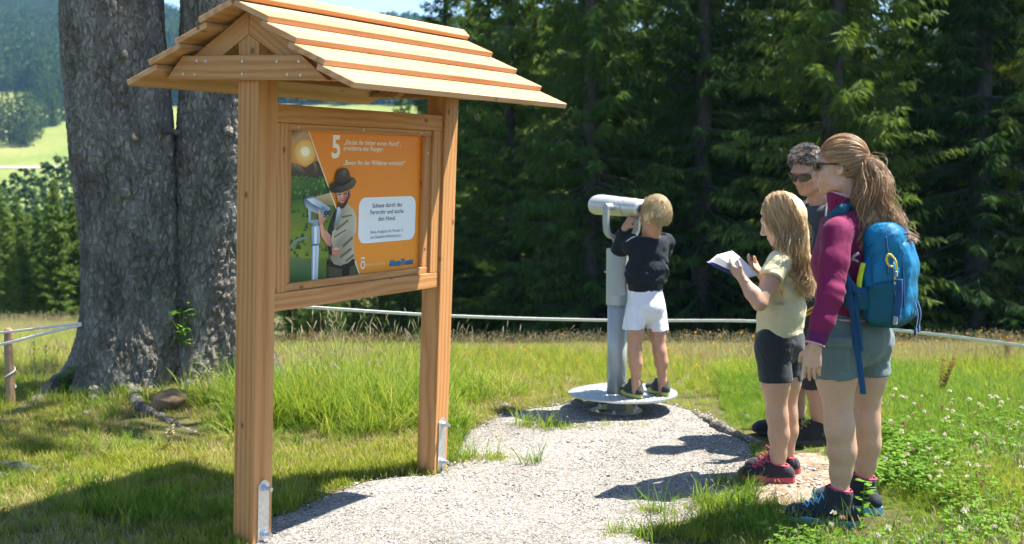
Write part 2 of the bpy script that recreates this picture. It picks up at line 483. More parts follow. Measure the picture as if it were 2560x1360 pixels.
def G(px, py):
    p = at(px, py, 1.0)-np.array([0, 0, CAMZ]); t = -CAMZ/p[2]; return np.array([p[0]*t, p[1]*t])

def inpoly(P, poly):
    x, y = P[:, 0], P[:, 1]; c = np.zeros(len(P), bool); n = len(poly)
    for i in range(n):
        x0, y0 = poly[i]; x1, y1 = poly[(i+1) % n]
        m = ((y0 > y) != (y1 > y)) & (x < (x1-x0)*(y-y0)/(y1-y0+1e-12)+x0); c ^= m
    return c
def polydist(P, poly):
    d = np.full(len(P), 1e9); n = len(poly)
    for i in range(n):
        a = np.array(poly[i]); b = np.array(poly[(i+1) % n]); ab = b-a; t = np.clip(((P-a)@ab)/(ab@ab+1e-12), 0, 1)
        d = np.minimum(d, np.linalg.norm(P-a-t[:, None]*ab, axis=1))
    return np.where(inpoly(P, poly), -d, d)

PATH = [G(*p) for p in ((560, 1420), (640, 1345), (690, 1292), (780, 1262), (880, 1216), (985, 1190), (1080, 1190), (1125, 1165), (1150, 1100), (1230, 1052), (1330, 1026), (1440, 1008),
        (1545, 1000), (1660, 1010), (1760, 1038), (1815, 1078), (1870, 1118), (1880, 1170), (1840, 1225), (1745, 1250), (1735, 1290), (1600, 1330), (1650, 1420))]+[np.array([.5, 2.6]), np.array([-1.1, 2.6])]
SOIL = [G(*p) for p in ((1880, 1150), (1990, 1128), (2075, 1140), (2110, 1180), (2100, 1250), (2040, 1275), (1960, 1268), (1890, 1240))]

ang = np.concatenate([np.arange(-180, -42, 4.), np.arange(-42, 42, .27), np.arange(42, 180, 4.)])*math.pi/180
rr = np.concatenate([[.4], .6*1.045**np.arange(0, 36), np.geomspace(2.95, 16, 150), np.geomspace(16.3, 3000, 110)])
A, Rr = np.meshgrid(ang, rr); X = Rr*np.sin(A); Y = Rr*np.cos(A); Z = gz(X, Y)
na_, nr = len(ang), len(rr)
i = np.arange(nr-1)[:, None]*na_; j = np.arange(na_)[None]; j2 = (j+1) % na_
Q = np.stack([i+j, i+j2, i+na_+j2, i+na_+j], -1).reshape(-1, 4)
Q = np.vstack([Q[:, ::-1]])
V = np.stack([X, Y, Z], -1).reshape(-1, 3)
V = np.vstack([V, [[0, 0, 0]]]); cap = np.stack([np.full(na_, len(V)-1), j2[0], j[0], j[0]], 1)

t = NT('ground_soil_and_turf')
pos = t.pos
n1 = t.tex('ShaderNodeTexNoise', pos, Scale=1.7, Detail=6.0); n2 = t.tex('ShaderNodeTexNoise', pos, Scale=24.0, Detail=5.0)
near = t.ramp(t.math('ADD', t.math('MULTIPLY', n1.outputs[0], .6), t.math('MULTIPLY', n2.outputs[0], .4)), [(.34, (.045, .038, .022)), (.5, (.085, .085, .03)), (.66, (.14, .125, .05))])
fo = t.attr('land')
sep = t.new('ShaderNodeSeparateColor'); t.l.new(fo.outputs['Color'], sep.inputs[0])
n3 = t.tex('ShaderNodeTexNoise', pos, Scale=.035, Detail=5.0); n4 = t.tex('ShaderNodeTexNoise', t.map(pos, (1, .25, 1)), Scale=1.1, Detail=4.0)
pas = t.ramp(t.math('ADD', t.math('MULTIPLY', n3.outputs[0], .55), t.math('MULTIPLY', n4.outputs[0], .45)), [(.36, (.115, .165, .035)), (.52, (.175, .205, .055)), (.68, (.24, .23, .08))])
c = t.mix(sep.outputs[0], near, pas)
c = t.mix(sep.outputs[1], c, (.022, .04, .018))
t.base(c); t.p.inputs['Roughness'].default_value = .95; t.p.inputs['Specular IOR Level'].default_value = .1
t.bump(n2.outputs[0], .6, .02)
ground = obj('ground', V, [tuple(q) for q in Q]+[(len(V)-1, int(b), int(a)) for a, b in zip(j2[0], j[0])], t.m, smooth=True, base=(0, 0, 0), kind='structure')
d = V[:, 1]; an = V[:, 0]/np.maximum(V[:, 1], 1)
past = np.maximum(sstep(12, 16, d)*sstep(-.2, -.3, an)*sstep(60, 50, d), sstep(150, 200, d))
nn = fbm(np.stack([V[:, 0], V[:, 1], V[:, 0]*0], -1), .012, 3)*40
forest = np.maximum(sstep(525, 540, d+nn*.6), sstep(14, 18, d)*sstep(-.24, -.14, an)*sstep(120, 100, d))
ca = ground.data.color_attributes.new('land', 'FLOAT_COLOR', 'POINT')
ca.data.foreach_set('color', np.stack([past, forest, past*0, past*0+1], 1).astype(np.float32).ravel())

# gravel path
def sheet(name, poly, step, lift, mat, wob=.05):
    poly = np.array(poly); lo = poly.min(0)-.2; hi = poly.max(0)+.2
    xs = np.arange(lo[0], hi[0], step); ys = np.arange(lo[1], hi[1], step)
    X, Y = np.meshgrid(xs, ys); P = np.stack([X.ravel(), Y.ravel()], 1)
    D = polydist(P, poly)+wob*fbm(np.stack([P[:, 0], P[:, 1], P[:, 0]*0+3], 1), 4.5, 4)
    Zs = gz(P[:, 0], P[:, 1])+lift*sstep(.03, -.05, D)-.01*sstep(-.0, .05, D)+.004*noise(np.stack([P[:, 0], P[:, 1], P[:, 0]*0], 1), 14)
    nx = len(xs); ii = np.arange(len(ys)-1)[:, None]*nx+np.arange(nx-1)[None]
    q = np.stack([ii, ii+1, ii+nx+1, ii+nx], -1).reshape(-1, 4); q = q[(D[q] < .04).any(1)]
    used = np.unique(q); mp = np.full(len(P), -1); mp[used] = np.arange(len(used))
    return obj(name, np.column_stack([P, Zs])[used], mp[q], mat, smooth=True, kind='structure')
t = NT('pale_gravel'); pos = t.pos
v1 = t.tex('ShaderNodeTexVoronoi', pos, Scale=95.0); v2 = t.tex('ShaderNodeTexVoronoi', pos, Scale=210.0); n1 = t.tex('ShaderNodeTexNoise', pos, Scale=1.3, Detail=5.0)
sv = t.new('ShaderNodeSeparateColor'); t.l.new(v1.outputs['Color'], sv.inputs[0])
c1 = t.ramp(sv.outputs[0], [(.05, (.06, .06, .06)), (.3, (.20, .19, .175)), (.65, (.315, .295, .265)), (.95, (.50, .475, .43))])
sv2 = t.new('ShaderNodeSeparateColor'); t.l.new(v2.outputs['Color'], sv2.inputs[0])
c2 = t.ramp(sv2.outputs[1], [(.1, (.14, .135, .125)), (.9, (.46, .43, .385))])
c = t.mix(.5, c1, c2)
c = t.mix(.5, c, t.ramp(n1.outputs[0], [(.35, (.60, .56, .50)), (.62, (1, 1, 1))]), 'MULTIPLY')
t.base(c); t.p.inputs['Roughness'].default_value = .9; t.p.inputs['Specular IOR Level'].default_value = .2
t.bump(t.math('ADD', v1.outputs['Distance'], v2.outputs['Distance']), .9, .006)
path = sheet('path', PATH, .03, .012, t.m)
t = NT('trodden_soil'); pos = t.pos
n1 = t.tex('ShaderNodeTexNoise', pos, Scale=7.0, Detail=6.0); v1 = t.tex('ShaderNodeTexVoronoi', pos, Scale=60.0)
sv = t.new('ShaderNodeSeparateColor'); t.l.new(v1.outputs['Color'], sv.inputs[0])
c = t.mix(t.ramp(sv.outputs[1], [(.72, (0, 0, 0)), (.8, (1, 1, 1))]), t.ramp(n1.outputs[0], [(.3, (.13, .085, .05)), (.5, (.21, .15, .095)), (.7, (.29, .22, .15))]), (.32, .28, .23))
t.base(c); t.p.inputs['Roughness'].default_value = .95; t.bump(t.math('ADD', n1.outputs[0], v1.outputs['Distance']), .6, .01)
soil = sheet('soil_patch', SOIL, .03, .008, t.m, .30)

# far road on the meadow across the valley
rp = [np.array([x, 338+.05*x]) for x in np.linspace(-190, -90, 40)]
rv = []; 
for p in rp:
    for s in (-2.2, 2.2): rv.append((p[0], p[1]+s, float(gz(p[0], p[1]+s))+.2))
obj('road', rv, [(2*k, 2*k+2, 2*k+3, 2*k+1) for k in range(len(rp)-1)], plain('road_gravel', (.36, .35, .30), .9), kind='structure')
# ================================================================ roofed wooden information board
LARCH = wood_mat('larch_timber', (.56, .295, .118), (.50, .24, .085), (.40, .17, .052))
LARCHP = wood_mat('rough_sawn_larch', (.61, .365, .20), (.55, .305, .15), (.45, .22, .09), .8, 4.0)
ZINC = plain('galvanised_steel', (.62, .63, .63), .42, .85, nz=.12, scale=60, bump=.1)
ZINCB = plain('zinc_plated_bolt', (.55, .60, .68), .28, 1.0, nz=.08)
SCREW = plain('screw_head', (.42, .43, .42), .4, .9)
yaw, rho, tau = .5505, .0471, .0026
SW, SL = .1094, 1.2689; SH = SW/2
U0 = np.array([math.sin(yaw), math.cos(yaw), 0]); N0 = np.array([math.cos(yaw), -math.sin(yaw), 0])
RM = Matrix.Rotation(rho, 3, Vector(U0)) @ Matrix.Rotation(tau, 3, Vector(N0))
SU = np.array(RM @ Vector(U0)); SN = np.array(RM @ Vector(N0)); SK = np.array(RM @ Vector((0, 0, 1)))
SO = np.array([-1.0733, 4.5496, 0.])
sign = empty('information_board', SO, label='tall roofed larch wood board with an orange printed panel numbered 5', cat='sign')
BASE[sign.name] = np.zeros(3)
Mx = Matrix.Identity(4)
for r_ in range(3): Mx[r_][0] = SU[r_]; Mx[r_][1] = -SN[r_]; Mx[r_][2] = SK[r_]; Mx[r_][3] = SO[r_]
sign.matrix_world = Mx

def sbox(name, a, b, z, axis, mat=LARCH, bev=.003, parent=sign, g=True):
    V, Fc = chamfer((a[0], -b[1], z[0]), (a[1], -b[0], z[1]), bev)
    o = obj(name, V, Fc, mat, parent); BASE[o.name] = np.zeros(3)
    return grain(o, axis) if g else o
def sprism(name, pts, a, mat=LARCH, axis=(1, 0, 0), parent=sign):
    """polygon in (b, z) stretched along the board direction"""
    n = len(pts); V = [(x, -b, z) for x in a for b, z in pts]
    Fc = [tuple(range(n)), tuple(range(2*n-1, n-1, -1))]+[(i, i+n, (i+1) % n+n, (i+1) % n) for i in range(n)]
    bm = bmesh.new(); vs = [bm.verts.new(v) for v in V]; [bm.faces.new([vs[i] for i in f]) for f in Fc]
    bmesh.ops.recalc_face_normals(bm, faces=bm.faces); bmesh.ops.bevel(bm, geom=bm.edges[:], offset=.002, segments=1, affect='EDGES')
    me = bpy.data.meshes.new(name); bm.to_mesh(me); bm.free(); me.materials.append(mat)
    o = bpy.data.objects.new(name, me); link(o, parent); BASE[o.name] = np.zeros(3)
    return grain(o, axis)
ZA = (0, 0, 1); XA = (1, 0, 0)
# posts, pointed at the top under the rafters
for k, a0 in enumerate((0, SL)):
    sprism('post', [(-SH, -.2), (SH, -.2), (SH, 2.044-.574*SH-.001), (0, 2.043), (-SH, 2.044-.574*SH-.001)], (a0-SH, a0+SH), LARCH, ZA)
RC = .012
sbox('top_rail', (SH+.0005, SL-SH-.0005), (-SH+RC, SH-RC), (1.709, 1.782), XA)
sbox('bottom_rail', (SH+.0005, SL-SH-.0005), (-SH+RC, SH-RC), (.9433, 1.0176), XA)
sbox('stile', (SH+.0005, .1374), (-SH+RC, SH-RC-.001), (1.0181, 1.7085), ZA)
sbox('stile', (1.1409, SL-SH-.0005), (-SH+RC, SH-RC-.001), (1.0181, 1.7085), ZA)
sbox('batten', (.1376, 1.1405), (.006, .031), (1.679, 1.7085), XA)
sbox('batten', (.1376, 1.1405), (.006, .031), (1.0181, 1.05), XA)
sbox('batten', (1.089, 1.1405), (.006, .029), (1.0505, 1.6785), ZA)
sbox('batten', (.1376, .168), (.006, .029), (1.0505, 1.6785), ZA)
# rafters, collar beams
for a0, a1, c0, c1 in ((-SH, .006, -SH-.032, -SH-.0005), (SL-.006, SL+SH, SL+SH+.0005, SL+SH+.032)):
    for s in (1, -1):
        sprism('rafter', [(s*.0006, 2.137), (s*.47, 1.868), (s*.306, 1.868), (s*.0006, 2.0445)], (a0, a1), LARCH, (0, -s*.87, -.5))
    sprism('collar_beam', [(-.426, 1.8665), (.431, 1.8665), (.298, 1.9605), (-.334, 1.9605)], (c0, c1), LARCH, (0, 1, 0))
# lapped roof boards
ON, OF = .143, .158; TV = .0265
def roofline(b): return 2.205-.574*b
roof = sign
for s in (1, -1):
    for i in range(5):
        b1 = .041+.141*i; z1 = roofline(b1)
        if i == 0: b0, z0 = (.0015, 2.216)
        else:
            bp = b1-.141; m = (roofline(bp)-TV-.001-z1)/.141; b0 = b1-.175 if i > 1 else max(.0015, bp-.034); z0 = z1+m*(b1-b0)
        sl = (z0-z1)/(b1-b0); cz = .024
        nb, nz_ = sl/math.hypot(1, sl), 1/math.hypot(1, sl)
        P4 = [(b0, z0), (b1, z1), (b1-nb*cz*.9, z1-nz_*cz), (b0-nb*cz*.9 if i else b0, z0-nz_*cz)]
        j1, j2_ = random.uniform(-.006, .006), random.uniform(-.006, .006)
        o = sprism('roof_board', [(s*b, z) for b, z in P4], (-ON+j1, SL+OF+j2_), LARCHP, XA)
# zinc plates and bolts
for a0, a1, zb, zt in ((-.031, .031, -.12, .258), (1.238, 1.300, -.12, .276)):
    n = [(a0, zb), (a1, zb), (a1, zt-.018), (a1-.022, zt), (a0+.022, zt), (a0, zt-.018)]
    V = [(a, -b, z) for b in (SH+.0005, SH+.0065) for a, z in n]; q = len(n)
    Fc = [tuple(range(q)), tuple(range(2*q-1, q-1, -1))]+[(i, i+q, (i+1) % q+q, (i+1) % q) for i in range(q)]
    pl = obj('post_bracket', V, Fc, ZINC, sign); BASE[pl.name] = np.zeros(3)
    for k, zz in enumerate((zt-.032, zt-.222)):
        ac = (a0+a1)/2; mb = MB()
        mb.tube([(ac, -SH-.006, zz), (ac, -SH-.048, zz)], .0085, 12)
        mb.tube([(ac, -SH-.0065, zz), (ac, -SH-.009, zz)], .018, 16)
        mb.tube([(ac, -SH-.009, zz), (ac, -SH-.021, zz)], .0145, 6)
        o = mb.build('bolt', ZINCB, pl); BASE[o.name] = np.zeros(3)
# screw heads
def screw(a, b, z, face):
    d = {'a': (-.0022, 0, 0), 'b': (0, -.0022, 0)}[face]; p = np.array([a, -b, z])
    V, Fc = tube([p, p+d], .0055, 10); o = obj('screw', V, Fc, SCREW, sign); BASE[o.name] = np.zeros(3)
for b, z in ((-.25, 1.94), (-.26, 1.885), (-.20, 1.938), (0, 1.937), (0, 1.888), (.18, 1.935), (.235, 1.887), (.29, 1.935), (-.325, 1.888), (.30, 1.884)):
    screw(-SH-.0322, b, z, 'a')
for a in (.2, .62, 1.05): screw(a, .0312, 1.693, 'b'); screw(a, .0312, 1.035, 'b')
for z in (1.14, 1.36, 1.6): screw(1.115, .0292, z, 'b')

# printed panel
PRINT = paint_mat('printed_aluminium_panel', .42, .35)
PB = .006
_R = np.array([SU, SN, SK])
def pa(px, py, b=PB):
    d = at(px, py, 1.)-np.array([0, 0, CAMZ]); o = _R@(np.array([0, 0, CAMZ])-SO); d = _R@d
    t_ = (b-o[1])/d[1]; q = o+t_*d; return q[0], q[2]
class Print:
    def __init__(s): s.V = []; s.F = []; s.C = []
    def poly(s, pts, c, lift, px=True):
        n0 = len(s.V); c = c if isinstance(c, list) else [c]*len(pts)
        for p, k in zip(pts, c):
            a, z = pa(*p) if px else p
            s.V.append((a, -PB-.0004*lift, z)); s.C.append((*lin(k), 1))
        s.F.append(tuple(range(n0, len(s.V)))); return s
    def disc(s, p, r, c, lift, ry=None, n=20, rim=None):
        a, z = pa(*p); ra = r*.00278; rz = (ry or r)*.00183
        n0 = len(s.V); s.V.append((a, -PB-.0004*lift, z)); s.C.append((*lin(c), 1))
        for i in range(n):
            t_ = 2*math.pi*i/n; s.V.append((a+ra*math.cos(t_), -PB-.0004*lift, z+rz*math.sin(t_))); s.C.append((*lin(rim or c), 1))
        s.F += [(n0, n0+1+i, n0+1+(i+1) % n) for i in range(n)]; return s
    def build(s, name, parent):
        o = obj(name, s.V, s.F, PRINT, parent); BASE[o.name] = np.zeros(3)
        ca = o.data.color_attributes.new('print', 'FLOAT_COLOR', 'POINT'); ca.data.foreach_set('color', np.array(s.C, np.float32).ravel())
        return o
panel = sbox('panel', (.1, 1.13), (-.004, PB), (1.02, 1.705), XA, plain('panel_back', (.8, .8, .8)), .0005, g=False)
OT, OB = 'e88418', 'f39a36'
pr = Print(); pr.poly([(.101, 1.021), (1.129, 1.021), (1.129, 1.704), (.101, 1.704)], [OB, OB, OT, OT], 1, False); pr.build('orange_print', panel)
# landscape picture
ls = Print()
EDGE = lambda y: 766.2+(y-327)*(901-766.2)/(689-327)
ls.poly([(700, 322), (EDGE(318), 318), (EDGE(410), 410), (765, 417), (740, 412), (700, 402)], ['4a3c34', 'b09a80', 'd9912a', 'e8902a', 'e0a040', 'd8982e'], 2)
ls.poly([(715, 318), (757, 318), (752, 330), (738, 345), (722, 334), (710, 332)], ['40362f', '8a7a68', '6a5c50', 'b8935c', '5a4a3c', '40362f'], 3)
ls.disc((762, 381), 24, 'ffe7a0', 4, 30, rim='e0a84a'); ls.disc((762, 379), 10, 'fffdf0', 5, 11, rim='fff0c0')
ls.poly([(700, 402), (728, 405), (745, 411), (760, 418), (766, 417), (780, 407), (788, 402), (EDGE(404), 404), (EDGE(446), 446), (700, 440)], ['6d5c49', '7c6a52', '6e5d49', '5c4c3c', '54463a', '75634d', '6a5844', '4d4034', '3c352b', '4a4034'], 6)
ls.poly([(729, 406), (748, 414), (764, 430), (752, 436), (738, 424)], ['9c8a6a', '8a7858', '5a4c3c', '463c30', '5a4a3a'], 7)
ls.poly([(782, 408), (786, 404), (795, 425), (790, 440), (780, 438), (786, 424)], ['96835f', '8a7858', '54473a', '40382c', '3c342a', '6a5a46'], 7)
ls.poly([(700, 440), (EDGE(445), 445), (EDGE(486), 486), (778, 494), (700, 505)], ['5f7a35', '466030', '2c4a26', '2a4522', '35602c'], 6)
rg = np.random.default_rng(5)
for k in range(46):
    y = rg.uniform(443, 492); x = rg.uniform(718, EDGE(y)-6); h_ = rg.uniform(6, 14); w_ = rg.uniform(3, 6)
    ls.poly([(x-w_, y+h_*.5), (x, y-h_*.6), (x+w_, y+h_*.5)], ['2e6a30', '8cae4e', '1f4a28'] if k % 2 else ['1e4426', '4f8a3a', '2e5e2c'], 7+.02*k)
ls.poly([(778, 494), (EDGE(482), 482), (EDGE(514), 514), (815, 512), (796, 504)], ['b89f70', 'c9b184', '9a8a5c', '8a7c52', 'a89468'], 9)
ls.poly([(700, 505), (778, 494), (815, 512), (EDGE(512), 512), (EDGE(572), 572), (700, 580)], ['38662c', '4a7030', '566a2c', '4a6a2c', '6d7d2e', '7c8a34'], 8)
ls.poly([(700, 580), (EDGE(572), 572), (EDGE(640), 640), (700, 650)], ['7f8c35', '8b9438', '6a7a30', '8a963c'], 8)
ls.poly([(700, 650), (EDGE(640), 640), (EDGE(692), 692), (700, 714)], ['6c7c33', '55702e', '2c5c28', '2f5f2a'], 8)
for k in range(40):
    y = rg.uniform(515, 690); x = rg.uniform(716, min(EDGE(y)-5, 815)); h_ = rg.uniform(7, 17); w_ = rg.uniform(3, 8)
    ls.poly([(x-w_, y+h_*.5), (x-w_*.3, y-h_*.5), (x+w_*.4, y-h_*.4), (x+w_, y+h_*.5)], [['2f5a2a', '5c8036', '3a6a2e', '24481f'], ['455f2a', '6d8a38', '56752f', '35501f'], ['27502a', '3f7030', '2c5a28', '1c3d1c']][k % 3], 9.5+.02*k)
ls.poly([(720, 622), (728, 606), (742, 596), (764, 590), (772, 594), (748, 601), (732, 612), (724, 624)], '7e8f86', 11)
ls.poly([(718, 640), (770, 648), (800, 660), (800, 690), (750, 698), (718, 700)], ['6d7d52', '5d7050', '55694c', '42603a', '2f5a2a', '2f5a2a'], 11)
ls.poly([(EDGE(326)-1.2, 318), (EDGE(326)+1.2, 318), (EDGE(692)+1.4, 700), (EDGE(692)-1.4, 700)], 'f2e4cf', 12)
ls.build('landscape_print', panel)
# drawn binocular on its pole
tp = Print()
tp.poly([(777, 600), (796, 598), (791.5, 702), (776, 705)], ['8fa2b6', 'dbe6ee', 'b8c6d2', '7f93a8'], 13); tp.poly([(781, 604), (785, 604), (783, 703), (779.5, 704)], 'dfeaf2', 13.5)
tp.poly([(776, 566), (797, 564), (797, 612), (776, 613)], ['93a4b8', 'c8d6e2', 'aebccb', '7f91a6'], 14); tp.poly([(783, 567), (789, 566.5), (789, 612), (783, 612.5)], 'e4eef4', 14.5)
tp.poly([(776, 610), (797, 608), (797, 613), (776, 615)], '5f7288', 15)
tp.poly([(768, 514), (776, 516), (775, 549), (797, 549), (797, 557), (772, 558), (768.5, 552)], ['b7c5d3', '94a6b9', '8b9db2', 'a6b6c6', '8394aa', '7c8fa5', 'a9b9c9'], 14)
tp.poly([(779, 556), (793, 556), (793, 566), (779, 566)], ['8395aa', 'a6b6c6', '93a5b8', '7a8da3'], 13.8)
tp.poly([(756, 500), (760, 492), (770, 490), (783, 491), (808, 509), (822, 519), (824, 531), (818, 540), (806, 540), (786, 532), (770, 524), (760, 516)],
        ['5b6a7c', '3a4657', '46556a', '7f93a8', 'b3c3d2', '9fb1c4', '8296ac', '76899f', '8da0b4', 'c9d7e2', 'b5c4d2', '8496ab'], 15)
tp.poly([(763, 497), (782, 494), (806, 511), (800, 520), (776, 508)], ['d6e2ea', 'c5d3df', 'aebfce', '9cafc2', 'e0eaf0'], 15.5)
for q in ((812, 533), (821, 532)): tp.disc(q, 4.6, '20242a', 16, 6, rim='0f1216'); tp.disc((q[0]+.5, q[1]), 2, '6b7684', 16.5, 2.6)
tp.build('drawn_binocular', panel)
# drawn ranger
rp = Print(); SHIRT = '9a937f'
rp.poly([(817, 648), (884, 646), (884, 694), (816, 700)], ['3a382c', '46432f', '5f5a44', '4d4a38'], 17)
rp.poly([(816, 650), (850, 660), (884, 648), (884, 662), (850, 672), (815, 664)], '22231f', 17.4); rp.poly([(852, 660), (872, 656), (870, 692), (853, 694)], '1d2024', 17.6)
rp.poly([(826, 552), (838, 520), (846, 514), (862, 508), (870, 512), (882, 524), (888, 545), (887, 575), (880, 600), (882, 630), (884, 642), (868, 656), (848, 664), (832, 660), (822, 645), (824, 600)],
        ['6f6a5c', '8a8472', 'a9a28d', 'b5ae99', 'b0a995', 'c3bca6', 'd0c9b4', 'cfc8b2', 'b4ad98', 'c0b9a3', 'a8a18c', 'b8b19b', '97907c', 'a59e89', '8a8370', '7d7765'], 18)
rp.poly([(817, 580), (828, 545), (838, 522), (842, 524), (832, 560), (828, 606), (820, 600)], ['1f2735', '27324a', '2c3850', '1c2434', '1a2230', '151c28', '1d2533'], 18.5)
rp.poly([(818, 612), (826, 610), (828, 640), (820, 634)], '1c2434', 18.5)
rp.poly([(840, 520), (848, 514), (850, 530), (844, 548), (838, 560), (836, 548)], ['b9c3cc', 'cfd8de', '9fabb8', '8895a4', '7a8797', '9aa6b2'], 18.7)
rp.poly([(842, 544), (868, 528), (882, 532), (884, 556), (868, 584), (846, 606), (830, 618), (824, 600), (828, 578), (846, 566)],
        ['97907b', 'b8b19b', 'cdc6b0', 'bfb8a2', 'a9a28c', '8f8873', 'a59e88', 'b7b09a', 'c4bda7', 'a8a18b'], 19)
for a_, b_, c_, d_ in (((836, 572), (866, 548), (868, 552), (838, 577)), ((832, 590), (862, 572), (862, 576), (832, 595)), ((850, 540), (876, 536), (877, 539), (852, 545)), ((852, 612), (878, 590), (879, 596), (854, 620)), ((846, 640), (874, 618), (876, 624), (848, 646)), ((860, 650), (880, 634), (881, 640), (862, 655))):
    rp.poly([a_, b_, c_, d_], '6b6554', 19.5)
rp.poly([(793, 545), (798, 540), (803, 552), (804, 560), (808, 575), (816, 580), (823, 588), (824, 617), (812, 610), (800, 590), (795, 568)],
        ['c98a70', 'e0a78c', 'dca085', 'c78870', 'd99a80', 'e3ac92', 'cf9078', 'b9745c', 'c8846c', 'e0a88e', 'c07a62'], 19.2)
rp.poly([(791.5, 523), (795, 524), (800, 536), (806, 543), (812, 545), (808, 552), (803, 560), (796, 556), (793, 546)], ['e2aa90', 'e8b59c', 'd99c82', 'c98a72', 'e0a68c', 'b9775f', 'c2826a', 'd0927a', 'dba189'], 20)
rp.poly([(826, 622), (836, 617), (845, 620), (847, 630), (842, 637), (832, 640), (827, 636)], ['c88a72', 'e6b49c', 'd99e84', 'c08068', 'cc907a', 'b0705a', 'b97a64'], 20)
rp.poly([(828, 627), (845, 626), (845, 628), (828, 629)], '8a4c3c', 20.4)
rp.poly([(838, 482), (845, 478), (866, 474), (873, 476), (872, 488), (868, 500), (862, 512), (852, 521), (846, 514), (840, 500)], ['d7a088', 'e0ac94', 'dca68e', 'b9745e', 'c98a72', 'b8745c', '6a3626', '4c2418', '8c5644', 'cf9880'], 20)
rp.poly([(843, 505), (850, 503), (858, 504), (864, 496), (868, 490), (864, 508), (856, 520), (848, 522), (843, 514)], ['5a2c1c', '6c3626', '5a2c1c', '4a2216', '3c1a10', '4a2216', '3c1a10', '4a2418', '5c2e20'], 20.5)
rp.poly([(846, 504), (857, 503), (856, 507), (848, 508)], ['d9a08a', 'e2b09a', 'c07c68', 'b87460'], 20.8)
rp.poly([(849, 488), (854, 487), (855, 498), (850, 500), (847, 497)], ['e6b8a2', 'e6b8a2', 'c88a74', 'b87a64', 'cf967e'], 20.7)
rp.poly([(841, 485), (848, 484), (848, 487), (842, 488)], '2c1a14', 20.8); rp.poly([(855, 483), (863, 481), (863, 485), (856, 486)], '2c1a14', 20.8)
rp.poly([(869, 477), (874, 476), (873, 490), (869, 494)], ['c47c66', 'd08c76', 'a55e4a', '8c4a38'], 20.6); rp.poly([(866, 478), (869, 477), (870, 498), (867, 496)], '3a1c12', 20.9)
rp.poly([(818, 470), (824, 460), (836, 452), (846, 456), (862, 452), (872, 442), (881, 443), (886, 450), (887, 457), (880, 468), (866, 476), (848, 482), (832, 482), (820, 477)],
        ['2b241b', '332a20', '2e261c', '231d15', '2c251b', '4a3f30', '5c503d', '6a5c47', '5f523f', '544836', '4c4130', '3f362a', '362e24', '2a231a'], 22)
rp.poly([(835, 455), (836, 438), (841, 425), (849, 420), (856, 419), (864, 421), (869, 428), (872, 444), (868, 453), (856, 459), (843, 461)],
        ['2a211a', '4a3a2c', '54432f', '4a3a2a', '392c20', '5a4736', '6a5440', '4f3e2e', '382b20', '2e241b', '261e17'], 22.5)
rp.poly([(851, 428), (858, 424), (864, 430), (863, 441), (857, 447), (852, 440)], ['6f5843', '7a624b', '5a4735', '4c3b2b', '3f3124', '5c4937'], 22.8)
rp.poly([(835, 452), (843, 458), (856, 456), (868, 450), (872, 444), (873, 450), (866, 458), (853, 465), (841, 466), (834, 461)], '17171a', 23)
rp.build('drawn_ranger', panel)
# white rounded box
bx = Print(); cs = [(896, 494), (1038, 490), (1036, 598), (894, 609)]
A0 = pa(896, 540)[0]; A1 = pa(1038, 540)[0]; Z1 = pa(965, 492)[1]; Z0 = pa(965, 604)[1]; rr_ = .045; pts = []
for (ca_, cz_, t0) in ((A1-rr_, Z1-rr_, 0), (A0+rr_, Z1-rr_, 90), (A0+rr_, Z0+rr_, 180), (A1-rr_, Z0+rr_, 270)):
    pts += [(ca_+rr_*math.cos(rad(t0+k*15)), cz_+rr_*math.sin(rad(t0+k*15))) for k in range(7)]
bx.poly(pts, 'e9edee', 3, False); bx.build('text_box', panel)
def words(name, txt, p0, p1, capz, colr, lift, bold=0., shear=0.):
    """lettering between two pixels on the panel, cap height in metres"""
    cu = bpy.data.curves.new(name, 'FONT'); cu.body = txt; cu.size = 1; cu.offset = bold; cu.shear = shear; cu.resolution_u = 3
    to = bpy.data.objects.new(name, cu); col.objects.link(to)
    dg = bpy.context.evaluated_depsgraph_get(); me = bpy.data.meshes.new_from_object(to.evaluated_get(dg)); bpy.data.objects.remove(to)
    n = len(me.vertices); co = np.empty(n*3); me.vertices.foreach_get('co', co); co = co.reshape(-1, 3)
    a0, z0 = pa(*p0); a1, z1 = pa(*p1); w_ = co[:, 0].max()-co[:, 0].min()
    q = np.stack([a0+(co[:, 0]-co[:, 0].min())/w_*(a1-a0), np.full(n, -PB-.0004*lift), (z0+z1)/2+co[:, 1]*capz/.70], 1)
    me.vertices.foreach_set('co', q.astype(np.float32).ravel()); me.materials.clear(); me.materials.append(PRINT)
    ca = me.color_attributes.new('print', 'FLOAT_COLOR', 'POINT'); ca.data.foreach_set('color', np.tile([*lin(colr), 1], n).astype(np.float32))
    me.name = name; o = bpy.data.objects.new(name, me); link(o, panel); BASE[o.name] = np.zeros(3); return o
CRM = 'efe6cf'
words('lettering', '5', (828.5, 393), (850, 393.5), .094, CRM, 3, .03)
words('lettering', '„Findet ihr lieber euren Hund“,', (859, 360), (1001, 366), .021, CRM, 3, .012)
words('lettering', 'erwiderte der Ranger.', (858, 375), (958, 379), .021, CRM, 3, .012)
words('lettering', '„Bevor ihn der Wilderer erwischt!“', (858, 412), (1013, 413), .021, CRM, 3, .012)
DK = '252b38'
words('lettering', 'Schaue durch das', (930, 519), (1004, 516), .020, DK, 5, .006)
words('lettering', 'Fernrohr und suche', (925, 536), (1008, 532), .020, DK, 5, .006)
words('lettering', 'den Hund.', (945, 552), (988, 549.5), .020, DK, 5, .006)
words('lettering', 'Siehe Aufgabe für Posten 5', (924.5, 584), (1006, 578), .0135, '3d4452', 5)
